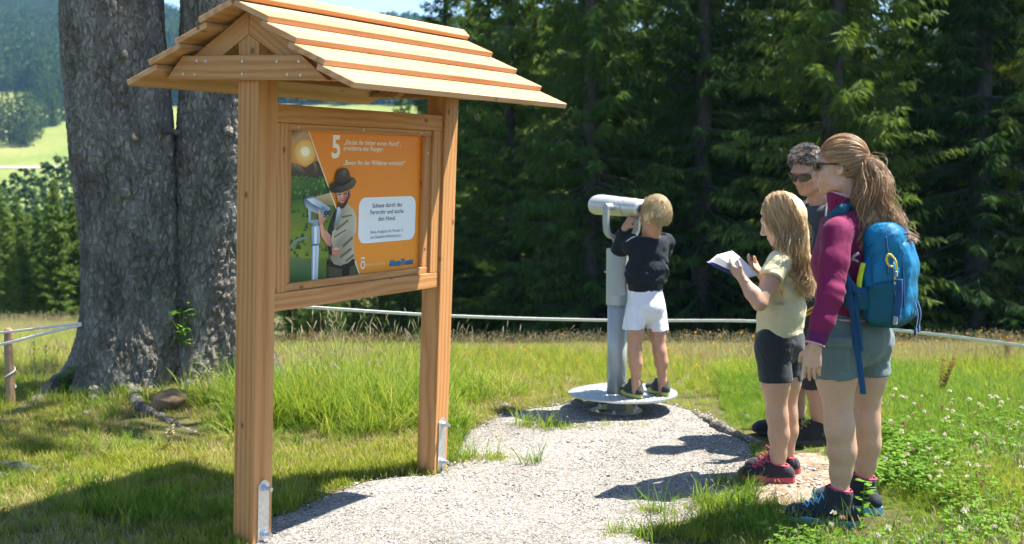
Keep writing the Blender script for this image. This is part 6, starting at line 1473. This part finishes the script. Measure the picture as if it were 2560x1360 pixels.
# ---------------------------------------------------------------- man
DGR = cloth('dark_grey_t_shirt', (.045, .052, .062), .85, fold=.3); MSH = cloth('dark_shorts', (.030, .030, .030), .8, fold=.35); STRAP = cloth('black_pack_strap', (.014, .014, .017), .75)
fm_ = np.array([-.86, -.51, 0]); rm_ = np.array([-.51, .86, 0]); mg = float(gz(1.6, 6.2))
RL = [(C(2008, 850, 6.34), .088), (C(1992, 950, 6.36), .068), (C(1986, 990, 6.36), .054), (C(1989, 1030, 6.37), .048), (C(1988, 1062, 6.37), .037), (C(1990, 1085, 6.37), .036)]
LL = [(C(2046, 852, 6.17), .09), (C(2046, 965, 6.15), .07), (C(2049, 1000, 6.15), .056), (C(2052, 1030, 6.16), .053), (C(2052, 1075, 6.16), .039), (C(2050, 1100, 6.16), .037)]
hm = C(2017, 423, 6.20); md_ = np.array([-.62, -.66, -.42]); nb = C(2056, 508, 6.27); SHR = C(1996, 545, 6.42); SHL = C(2106, 540, 6.12); ELL = C(2104, 680, 6.0); WRL = C(2046, 712, 5.86); ELR = C(1990, 690, 6.45); WRR = C(1960, 760, 6.3)
f = Field(C(1900, 900, 5.8)*[1, 0, 0]+[0, 5.72, -.02], C(2150, 340, 6.6)*[1, 0, 0]+[0, 6.62, 1.82], .007)
for ch in (LL, RL): f.chain(ch, .03)
for ch in (LL, RL): f.ell(ch[3][0]-fm_*.014+[0, 0, .03], (.042, .042, .07), None, .03)
f.ell(C(2030, 835, 6.26), (.16, .125, .11), basis(fm_), .04); f.cone(C(2032, 800, 6.26), C(2050, 620, 6.27), .115, .135, .05, (rm_, 1.3)); f.cone(C(2050, 620, 6.27), nb, .13, .06, .05)
f.chain([(SHL, .056), (ELL, .045), (WRL, .029)], .02); f.chain([(SHR, .056), (ELR, .045), (WRR, .029)], .02)
B, hp = head(f, hm, md_, 1.03, nb, .058)
hv = hand(WRL, (-.8, -.4, .1), (-.2, .6, -.5), -1, .3, 1.0); hv2 = hand(WRR, (-.5, -.3, -.8), (-.8, 0, .4), 1, .3, 1.0)
man = obj('person', *joinvq(vq(f), hv, hv2), SKINM, smooth=True, base=(hm[0], 6.25, mg), label='man with greying hair in a dark t-shirt and sunglasses, standing behind the girl', cat='person')
f = Field(C(1940, 900, 6.)*[1, 0, 0]+[0, 5.98, .70], C(2140, 480, 6.6)*[1, 0, 0]+[0, 6.58, 1.5], .007)
f.cone(C(2031, 830, 6.26), C(2050, 640, 6.27), .128, .143, .05, (rm_, 1.3)); f.cone(C(2050, 640, 6.27), C(2053, 555, 6.27), .143, .10, .06, (rm_, 1.3)); f.cone(C(2053, 560, 6.27), nb, .09, .062, .05)
for S_, E_ in ((SHL, ELL), (SHR, ELR)):
    u_ = (E_-S_)/np.linalg.norm(E_-S_); f.cone(S_, C(2053, 550, 6.27), .062, .07, .04); f.cone(S_, S_+u_*.22, .066, .068, .03); f.plane(S_+u_*.19, u_, bound=(S_+u_*.26, .1))
f.plane(nb+[0, 0, .004], md_*.25+[0, 0, 1], bound=(nb+[0, 0, .04], .12)); f.wrinkle(.010, 10, 31); f.wrinkle(.004, 28, 32); f.build('t_shirt', DGR, man)
f = Field(C(1930, 900, 6.)*[1, 0, 0]+[0, 5.98, .26], C(2120, 700, 6.6)*[1, 0, 0]+[0, 6.56, .96], .007)
f.ell(C(2030, 830, 6.26), (.17, .14, .13), basis(fm_), .03); f.cone(C(2031, 765, 6.26), C(2030, 830, 6.26), .125, .14, .03, (rm_, 1.28)); f.cone(LL[0][0], C(2044, 972, 6.15), .105, .092, .03); f.cone(RL[0][0], C(1994, 946, 6.36), .102, .088, .03)
f.plane(C(2044, 970, 6.15), (0, 0, -1), bound=(C(2055, 1010, 6.11), .14)); f.plane(C(1994, 942, 6.36), (0, 0, -1), bound=(C(1975, 985, 6.4), .14))
for ch in (LL, RL): f.cone(ch[1][0]+[0, 0, .05], ch[1][0]-[0, 0, .1], .078, .074, .0, op='d')
f.wrinkle(.010, 12, 34); f.wrinkle(.004, 30, 35); ms = f.build('shorts', MSH, man)
for dz in (0, .022):
    mb = MB(); band(mb, [C(2006, 792, 6.115)+[0, -.02, dz], C(2022, 782, 6.10)+[0, -.02, dz], C(2046, 768, 6.09)+[0, -.02, dz]], .006, .003, (-.5, -.8, .1)); mb.build('waist_stripe', plain('orange_webbing', (.62, .30, .02), .7), ms, smooth=True)
SHM = cloth('black_trail_shoe', (.016, .016, .018), .75, fold=.4); LACM = plain('olive_lace', (.25, .19, .03), .7)
shoe(man, C(2046, 1092, 6.16), (-.98, -.2), .30, .105, .125, SHM, SOLED, LACM, None, C(2051, 1072, 6.16), .042, ground=mg+.008); shoe(man, C(1986, 1075, 6.37), (-.98, .15), .30, .105, .125, SHM, SOLED, LACM, None, C(1988, 1052, 6.37), .041, ground=float(gz(1.6, 6.37))+.008)
f = Field(hm-.17, hm+.17, .006); q = 1.03; f.ell(hp(0, -.016, .030), np.array([.081, .100, .098])*q, B, .0); f.plane(hp(0, .052, .030), B[:, 1]*.80-B[:, 2]*.60)
for x in (-1, 1): f.ell(hp(x*.085, -.005, -.02), np.array([.02, .028, .04])*q, B, .0, op='d')
f.wrinkle(.02, 26, 36); hc = f.build('hair', H_MAN, man); P = []
for i in range(1900):
    while True:
        d = rngp.normal(size=3); d /= np.linalg.norm(d); w3 = hp(0, -.016, .030)+B@(d*np.array([.081, .1, .098])*q)
        if (w3-hp(0, .054, .030))@(B[:, 1]*.80-B[:, 2]*.60) < .002: break
    nn = B@d; cur = np.cross(nn, rngp.normal(size=3)); fwd_ = B[:, 1]*(.5 if d[2] > .4 else -.1); L_ = rngp.uniform(.016, .034)*(1.25 if d[2] > .2 else .55)
    s = np.linspace(0, 1, 6)[:, None]; P.append(w3-nn*.004+nn*L_*.6*np.sin(s*1.5)+(fwd_+cur*.3)*L_*s*1.1)
strands(P, .0011, .0006, 'short_strands', H_MAN, hc)
glasses('sunglasses', hp(0, 0, -.004), B, 1.03, 'dark mirrored sport sunglasses worn by the man with greying hair', (.10, .11, .07), (.012, .016, .02))
mp = empty('backpack', C(2090, 640, 6.5), label='black backpack carried by the man, only its strap showing beside the woman', cat='backpack')
f = Field(C(2060, 820, 6.3)*[1, 0, 1]+[0, 6.25, 0], C(2160, 500, 6.8)*[1, 0, 1]+[0, 6.75, 0], .009); mbk = C(2062, 640, 6.28)-fm_*.23; f.rbox(mbk, (.14, .085, .22), basis(fm_), .06, 0); f.build('main_compartment', STRAP, mp)
for s_, pts in ((1, [C(2098, 530, 6.34), C(2086, 500, 6.24), C(2072, 515, 6.14), C(2066, 560, 6.09), C(2066, 620, 6.075), C(2074, 690, 6.10)]), (-1, [C(2030, 520, 6.45), C(2018, 505, 6.36), C(2004, 525, 6.30), C(1998, 570, 6.24), C(1998, 640, 6.22), C(2010, 700, 6.25)])):
    mb = MB(); band(mb, pts, .030, .012, (-.7, -.7, .2), 30); o = mb.build('shoulder_strap', STRAP, mp, smooth=True)
    mb = MB(); band(mb, [np.array(p_)+fm_*.012 for p_ in pts[1:]], .007, .006, (-.7, -.7, .2), 30); mb.build('strap_edge', plain('grey_strap_edge', (.16, .16, .18), .6), o, smooth=True)

# ---------------------------------------------------------------- boy on the footplate
NAV = cloth('black_navy_sweatshirt', (.012, .016, .024), .85, fold=.2, sheen=.03); WHT = cloth('white_shorts', (.74, .76, .82), .8, fold=.4); RIB = cloth('black_rib', (.010, .013, .018), .9)
fb = np.array([-.58, .81, 0]); rb_ = np.array([.81, .58, 0]); zb_ = .1285
LL = [(C(1594, 778, 6.86), .068), (C(1588, 840, 6.84), .047), (C(1587, 878, 6.83), .0395), (C(1586, 885, 6.83), .037), (C(1589, 908, 6.835), .0395), (C(1590, 935, 6.84), .028), (C(1590, 955, 6.84), .025), (C(1590, 978, 6.84), .027)]
RL = [(C(1636, 778, 6.94), .068), (C(1644, 840, 6.92), .047), (C(1649, 876, 6.91), .0395), (C(1650, 884, 6.91), .037), (C(1653, 906, 6.915), .0395), (C(1655, 932, 6.92), .028), (C(1656, 952, 6.92), .025), (C(1656, 976, 6.92), .027)]
hb_ = C(1634, 541, 6.84); bdv = np.array([-.58, .81, .02]); nb = C(1628, 596, 6.88); SHL = C(1583, 612, 6.86); SHR = C(1662, 606, 6.98); ELL = C(1551, 622, 6.98); WRL = C(1563, 568, 6.90); ELR = C(1660, 628, 7.18); WRR = C(1625, 562, 7.1)
f = Field(C(1530, 900, 6.6)*[1, 0, 0]+[0, 6.62, .10], C(1700, 480, 7.2)*[1, 0, 0]+[0, 7.24, 1.44], .006)
for ch in (LL, RL): f.chain(ch, .02)
for ch in (LL, RL): f.ell(ch[4][0]-fb*.010+[0, 0, .012], (.03, .03, .05), None, .02)
f.ell(C(1616, 765, 6.9), (.11, .09, .09), basis(fb), .03); f.cone(C(1616, 740, 6.9), C(1620, 630, 6.9), .08, .09, .04, (rb_, 1.25)); f.cone(C(1620, 630, 6.9), nb, .085, .042, .04)
f.chain([(SHL, .040), (ELL, .034), (WRL, .022)], .015); f.chain([(SHR, .040), (ELR, .034), (WRR, .022)], .015)
B, hp = head(f, hb_, bdv, .90, nb, .045)
hv = hand(WRL, C(1586, 536, 6.90)-WRL, (.75, .45, .1), -1, .55, .74, thumb=.8); hv2 = hand(WRR, (-.3, -.3, .8), (-.7, -.4, 0), 1, .5, .74)
boy = obj('person', *joinvq(vq(f), hv, hv2), SKINT, smooth=True, base=(hb_[0], 6.88, zb_), label='blond boy in black sweatshirt and white shorts looking through the binocular', cat='person'); eyes(hp, B, .9, boy)
f = Field(C(1530, 900, 6.6)*[1, 0, 0]+[0, 6.66, .72], C(1700, 560, 7.2)*[1, 0, 0]+[0, 7.26, 1.20], .006)
f.cone(C(1613, 712, 6.9), C(1617, 680, 6.9), .102, .112, .03, (rb_, 1.2)); f.cone(C(1617, 680, 6.9), C(1620, 625, 6.9), .108, .100, .04, (rb_, 1.26)); f.cone(C(1620, 625, 6.9), C(1625, 602, 6.89), .085, .055, .05, (rb_, 1.25))
wd = WRL-ELL; wd /= np.linalg.norm(wd); f.cone(SHL, C(1622, 612, 6.89), .052, .06, .04); f.chain([(SHL, .052), (ELL, .050), (WRL-wd*.01, .038)], .03); f.plane(WRL-wd*.015, wd, bound=(WRL+wd*.04, .07)); f.cone(SHR, C(1622, 612, 6.89), .052, .06, .04); f.chain([(SHR, .052), (ELR, .048), (WRR, .036)], .03)
f.plane(C(1613, 708, 6.9), (0, 0, -1), bound=(C(1613, 750, 6.9), .16)); f.wrinkle(.012, 11, 41, (1, 1, 1.7)); f.wrinkle(.004, 28, 42)
f.fold(lambda P: .005*np.sin(P[:, 2]*70+P[:, 0]*30+6*fbm(P, 9, 2))*np.exp(-((P[:, 2]-.90)/.07)**2)); f.plane(nb+[0, 0, .012], (0, 0, 1), bound=(nb+[0, 0, .05], .09)); sw = f.build('sweatshirt', NAV, boy)
f = Field(C(1530, 900, 6.6)*[1, 0, 0]+[0, 6.66, .72], C(1700, 600, 7.2)*[1, 0, 0]+[0, 7.2, .95], .006); f.cone(C(1613, 730, 6.9), C(1613, 706, 6.9), .093, .100, .0, (rb_, 1.18)); f.plane(C(1613, 727, 6.9), (.03, 0, -1)); f.plane(C(1613, 703, 6.9), (0, 0, 1)); f.wrinkle(.004, 40, 44, (2, 2, .3)); f.build('waistband', RIB, sw)
mb = MB(); mb.tube(spline([C(1592, 591, 6.835), C(1580, 594, 6.81), C(1566, 604, 6.835), C(1549, 616, 6.93)], 14), .0035, 6); mb.build('white_piping', plain('white_piping', (.6, .62, .62), .7), sw, smooth=True)
f = Field(C(1530, 900, 6.6)*[1, 0, 0]+[0, 6.66, .48], C(1700, 700, 7.2)*[1, 0, 0]+[0, 7.2, .88], .006)
f.ell(C(1615, 765, 6.9), (.118, .100, .10), basis(fb), .03); f.cone(C(1614, 730, 6.9), C(1615, 765, 6.9), .092, .10, .03, (rb_, 1.2)); f.cone(LL[0][0], C(1580, 830, 6.84), .074, .066, .015); f.cone(RL[0][0], C(1645, 832, 6.92), .074, .066, .015)
f.plane(C(1582, 823, 6.84), (0, 0, -1), bound=(C(1578, 870, 6.82), .125)); f.plane(C(1643, 826, 6.92), (0, 0, -1), bound=(C(1650, 870, 6.95), .122)); f.plane(C(1614, 716, 6.9), (0, 0, 1))
for ch in (LL, RL): f.cone(ch[1][0]+[0, 0, .035], ch[1][0]-[0, 0, .1], .052, .053, .0, op='d')
f.wrinkle(.007, 12, 45, (1.6, 1.6, .5)); f.wrinkle(.003, 30, 46); f.build('shorts', WHT, boy)
SHB = cloth('dark_grey_shoe', (.045, .048, .042), .75, fold=.4); SOLY = plain('lime_yellow_sole', (.50, .55, .12), .6)
for a_, st in ((C(1589, 984, 6.87), C(1590, 950, 6.845)), (C(1655, 980, 6.95), C(1656, 947, 6.925))):
    sh = shoe(boy, a_, (-.42, .9), .205, .083, .098, SHB, SOLY, None, None, st, .0285, ground=zb_+.003, sole_h=.022, sock_mat=cloth('dark_blue_sock', (.012, .02, .04)))
    mb = MB(); b0 = np.array([a_[0], a_[1], zb_])-np.array([-.42, .9, 0])*.047; mb.box((-.005, -.003, 0), (.005, .003, .04), .001, 0, (basis((-.42, .9, 0)), b0+[0, 0, .045])); mb.build('heel_tab', SOLY, sh)
f = Field(hb_-.16, hb_+.16, .006); q = .90; f.ell(hp(0, -.018, .028), np.array([.086, .106, .104])*q, B, .0); f.plane(hp(0, .03, -.005), B[:, 1]*.78-B[:, 2]*.62)
f.wrinkle(.022, 20, 47, (1, 1, .6)); hc = f.build('hair', H_BOY, boy); P = []; crown = np.array([.12, -.35, .93]); crown /= np.linalg.norm(crown)
for i in range(1900):
    while True:
        d = rngp.normal(size=3); d /= np.linalg.norm(d)
        if d[1] < .55 and d[2] > (-.80 if d[1] < -.25 else -.55) and not (abs(d[0]) > .8 and d[2] < -.25 and d[1] > -.2): break
    tan = d-crown*(d@crown)*.9; tan = d*.0+np.cross(np.cross(crown, d), d)*-1; tan = tan/(np.linalg.norm(tan)+1e-6); tan += rngp.normal(0, .28, 3)
    s = np.linspace(0, 1, 8)[:, None]; L_ = rngp.uniform(.4, .85); D = d+tan*s*L_; D /= np.linalg.norm(D, axis=1)[:, None]
    lift = 1.04+.16*rngp.random()**2*np.sin(s*2.2)+.03*s; P.append(hp(0, -.018, .028)+(D*np.array([.085, .105, .104])*q*lift)@B.T-np.array([0, 0, .030])*np.clip(-D[:, 2:3]*s*1.5, 0, 1))
strands(P, .0013, .0006, 'tousled_strands', H_BOY, hc)
# ================================================================ fence tapes, roots, stones, herbs
TAPE = plain('white_fence_tape', (.78, .77, .76), .5, nz=.06, scale=200)
def tape(name, pts, w_, label, n=60):
    P = spline(pts, n); mb = MB(); V, Fc = tube(P, w_, 8, True, (np.array([0, 1, .25]), .12)); mb.add(V, Fc); V, Fc = mb.get(); return obj(name, V, Fc, TAPE, smooth=True, label=label, cat='fence tape')
tape('fence_tape', [C(560, 752, 7.75), C(770, 768, 8.2), C(1130, 790, 8.6), C(1520, 801, 8.8), C(1885, 803, 8.6), C(2205, 822, 8.0), C(2560, 865, 7.3), C(2800, 905, 6.8)], .0125, 'long white fence tape crossing the meadow behind the binocular and the people')
tape('fence_tape', [C(205, 808, 7.25), C(100, 820, 7.1), C(20, 830, 6.96), C(-200, 852, 6.7)], .008, 'upper white fence tape from the old tree to the wooden stake')
tape('fence_tape', [C(205, 812, 7.25), C(100, 836, 7.1), C(20, 857, 6.96), C(-200, 905, 6.7)], .010, 'lower white fence tape from the old tree past the wooden stake')
STAKE = wood_mat('weathered_stake', (.40, .27, .16), (.33, .21, .12), (.22, .13, .07), .8)
p0 = C(20, 820, 7.0); f = Field(np.array([p0[0]-.08, 6.92, -.1]), np.array([p0[0]+.08, 7.08, p0[2]+.05]), .006); f.cone((p0[0]-.004, 7.0, -.1), (p0[0], 7.0, p0[2]-.02), .030, .026, 0); f.wrinkle(.006, 18, 3, (1, 1, .3)); V, Q = vq(f)
st_ = obj('fence_stake', V, Q, STAKE, smooth=True, label='round wooden fence stake at the far left', cat='stake'); grain(st_, (0, 0, 1))
mb = MB(); mb.tube([(p0[0]+.032*math.cos(a), 7+.032*math.sin(a), .16+.018*a) for a in np.linspace(0, 9, 40)], .004, 5); mb.build('cord', TAPE, st_, smooth=True)
V, Fc = tube(spline([C(-60, 1034, 6.95), C(0, 1022, 6.98), C(60, 1017, 7.0), C(120, 1022, 7.02), C(150, 1032, 7.04), C(170, 1046, 7.05)], 30), .013, 10); obj('hose', V, Fc, plain('black_plastic_pipe', (.012, .014, .02), .35), smooth=True, label='black plastic hose arching by the tree foot', cat='hose')
# roots of the old tree
def root(pts, r, parent=None, **tags):
    P = spline(pts, 40); rr = np.interp(np.linspace(0, 1, 40), [0, .5, 1], r)
    f = Field(P.min(0)-.1, P.max(0)+.1, .008); f.chain([(p, q) for p, q in zip(P[::2], rr[::2])], .01); f.wrinkle(.02, 14, 5); f.wrinkle(.008, 40, 6); V, Q = vq(f)
    return obj('root', V-np.array([0, 0, .012]), Q, BARK, parent, smooth=True, **tags)
GP = lambda px, py, dz=0.: np.array([*G(px, py), float(gz(*G(px, py)))+dz])
root([GP(330, 985, .06), GP(345, 1040, .02), GP(400, 1062, .015), GP(480, 1085, .0), GP(570, 1112, -.02)], (.06, .022, .012), tree)
root([GP(150, 1000, .06), GP(90, 1030, .02), GP(20, 1060, .0), GP(-60, 1085, -.02)], (.07, .03, .018), tree)
root([GP(250, 1000, .05), GP(230, 1045, .01), GP(180, 1080, -.01)], (.07, .02, .010), tree)
root([GP(0, 1165, .01), GP(60, 1180, .02), GP(130, 1178, .0)], (.03, .028, .015), tree)
root([GP(1700, 1022, .0), GP(1755, 1045, .018), GP(1800, 1075, .03), GP(1850, 1095, .02), GP(1910, 1108, -.01)], (.014, .034, .018), None, label='pale bare root along the right edge of the gravel path', cat='root')
root([GP(1830, 1030, -.01), GP(1870, 1048, .012), GP(1930, 1062, -.01)], (.012, .02, .012), None, label='thin bare root in the grass behind the girl', cat='root')
# log piece and stones
lc = GP(420, 1048, .055); f = Field(lc-.16, lc+.16, .006); ld = np.array([.75, -.15, .45]); ld /= np.linalg.norm(ld); f.cone(lc-ld*.07, lc+ld*.06, .062, .070, 0); f.plane(lc+ld*.062, np.array([.1, -.45, .9])); f.plane(lc-ld*.08, -ld); f.wrinkle(.012, 16, 4); f.wrinkle(.005, 50, 5); V, Q = vq(f)
lg_ = obj('log_piece', V, Q, plain('brown_log', (.20, .125, .07), .9, nz=.3, scale=25, bump=.4), smooth=True, label='short brown cut log lying at the foot of the old tree', cat='log')
STONE = plain('pale_stone', (.26, .235, .205), .9, nz=.25, scale=14, bump=.5)
for i, (px, py, s, lb) in enumerate(((1276, 1022, .045, 'small tan stone in the grass right of the board'), (1452, 1012, .05, 'rounded stone at the path edge left of the footplate'), (1060, 985, .06, 'white stone beside the far post of the board'), (20, 1195, .05, 'flat stone in the turf at the left edge of the picture'), (240, 1188, .03, 'half-buried stone in the turf left of the board'))):
    p = GP(px, py, s*.02); f = Field(p-.12, p+.12, .006); f.ell(p, (s, s*.7, s*.55), None, 0); f.wrinkle(s*.9, .55/s, i); f.wrinkle(.006, 50, i+3); V, Q = vq(f); obj('stone', V, Q, STONE, smooth=True, label=lb, cat='stone')
# herbs
def leaf(mb, p, d, L_, w_, up, m=0):
    d = np.asarray(d, float); d /= np.linalg.norm(d); s = np.cross(d, up); s /= np.linalg.norm(s)+1e-9; n_ = np.cross(s, d)
    mb.add([p, p+d*L_*.3+s*w_-n_*w_*.2, p+d*L_*.65+s*w_*.85-n_*w_*.35, p+d*L_-n_*L_*.25, p+d*L_*.65-s*w_*.85-n_*w_*.35, p+d*L_*.3-s*w_-n_*w_*.2, p+d*L_*.5-n_*L_*.05], [(0, 1, 6), (1, 2, 6), (2, 3, 6), (3, 4, 6), (4, 5, 6), (5, 0, 6)], m)
def herb(name, base, H_, nst, nl, L_, w_, label, seed, mats=None, spread=.25):
    r3 = np.random.default_rng(seed); h = empty(name, base, label=label, cat='plant'); base = np.asarray(base)
    st = MB(); lf = []
    for k in range(nst):
        a = r3.uniform(0, 6.28); t_ = base+np.array([math.cos(a)*H_*spread*r3.random(), math.sin(a)*H_*spread*r3.random(), H_*r3.uniform(.7, 1)]); P = spline([base, base*.5+t_*.5+r3.normal(0, .01, 3), t_], 8); st.tube(P, np.linspace(.003, .0012, 8), 5)
        for q in range(nl):
            u_ = r3.uniform(.2, 1); p = P[min(7, int(u_*7.99))]; ph = q*2.4+r3.uniform(-.3, .3); mb = MB(); leaf(mb, p, (math.cos(ph), math.sin(ph), r3.uniform(0, .6)), L_*r3.uniform(.6, 1.1), w_*r3.uniform(.7, 1.1), np.array([0, 0, 1.])); lf.append(mb)
    st.build('stem', CLOV, h)
    for mb in lf: mb.build('leaf', CLOV, h, smooth=True)
    return h
herb('leafy_weed', GP(2158, 1318), .27, 2, 11, .055, .016, 'leafy green weed standing in front of the woman\'s right boot', 3, spread=.15)
herb('leafy_weed', C(455, 868, 7.32), .30, 5, 9, .085, .010, 'fern-like green plant growing in the cleft between the two stems', 5, spread=.3)
herb('leafy_weed', GP(170, 1008), .22, 4, 8, .07, .022, 'broad-leaved green plant at the left of the tree foot', 6, spread=.5)
def stalks(name, base, H_, n_, mat, label, seed, lean=.25):
    r3 = np.random.default_rng(seed); h = empty(name, base, label=label, cat='plant'); base = np.asarray(base)
    for k in range(n_):
        t_ = base+np.array([r3.normal(0, lean*.5)*H_+.1*H_, r3.normal(0, lean*.4)*H_, H_*r3.uniform(.7, 1)]); P = spline([base+r3.normal(0, .01, 3)*[1, 1, 0], base*.5+t_*.5+r3.normal(0, .008, 3), t_], 12); mb = MB(); mb.tube(P, np.linspace(.0026, .0012, 12), 5)
        D = np.repeat(P[5:], 7, 0)+r3.normal(0, .005, (49, 3)); V, Fc = twigs(D, r3.normal(size=(49, 3))+[0, 0, .5], np.full(49, .014), np.full(49, .0045), r3); mb.add(V, Fc); mb.build('seed_stalk', mat, h)
    return h
stalks('dock_plant', GP(2350, 1005), .34, 6, SEEDR, 'rust-brown dock seed stalks in the grass right of the woman', 11)
stalks('dock_plant', GP(2520, 905), .26, 7, SEEDR, 'reddish dock stalks near the fence tape at the right edge', 12)
stalks('dry_weed', GP(95, 1012), .36, 2, SEED, 'thin dry weed stalk beside the fence stake', 13, .2)
stalks('dry_weed', GP(420, 1130), .17, 4, SEED, 'pale dry grass stalks in the turf left of the board', 14, .4)
# ================================================================ summer haze over the valley
bm = bmesh.new(); bmesh.ops.create_cube(bm, size=1); me = bpy.data.meshes.new('haze'); bm.to_mesh(me); bm.free()
t = NT('valley_haze'); t.n.remove(t.p); vp = t.new('ShaderNodeVolumePrincipled'); vp.inputs['Color'].default_value = (.30, .58, .90, 1); vp.inputs['Density'].default_value = .00019; vp.inputs['Anisotropy'].default_value = .0
t.l.new(vp.outputs[0], t.out.inputs['Volume']); me.materials.append(t.m)
hz = bpy.data.objects.new('haze', me); hz.scale = (6100, 6100, 225); hz.location = (0, 0, 88); link(hz, None, kind='stuff', label='thin blue summer haze over the valley', cat='haze')
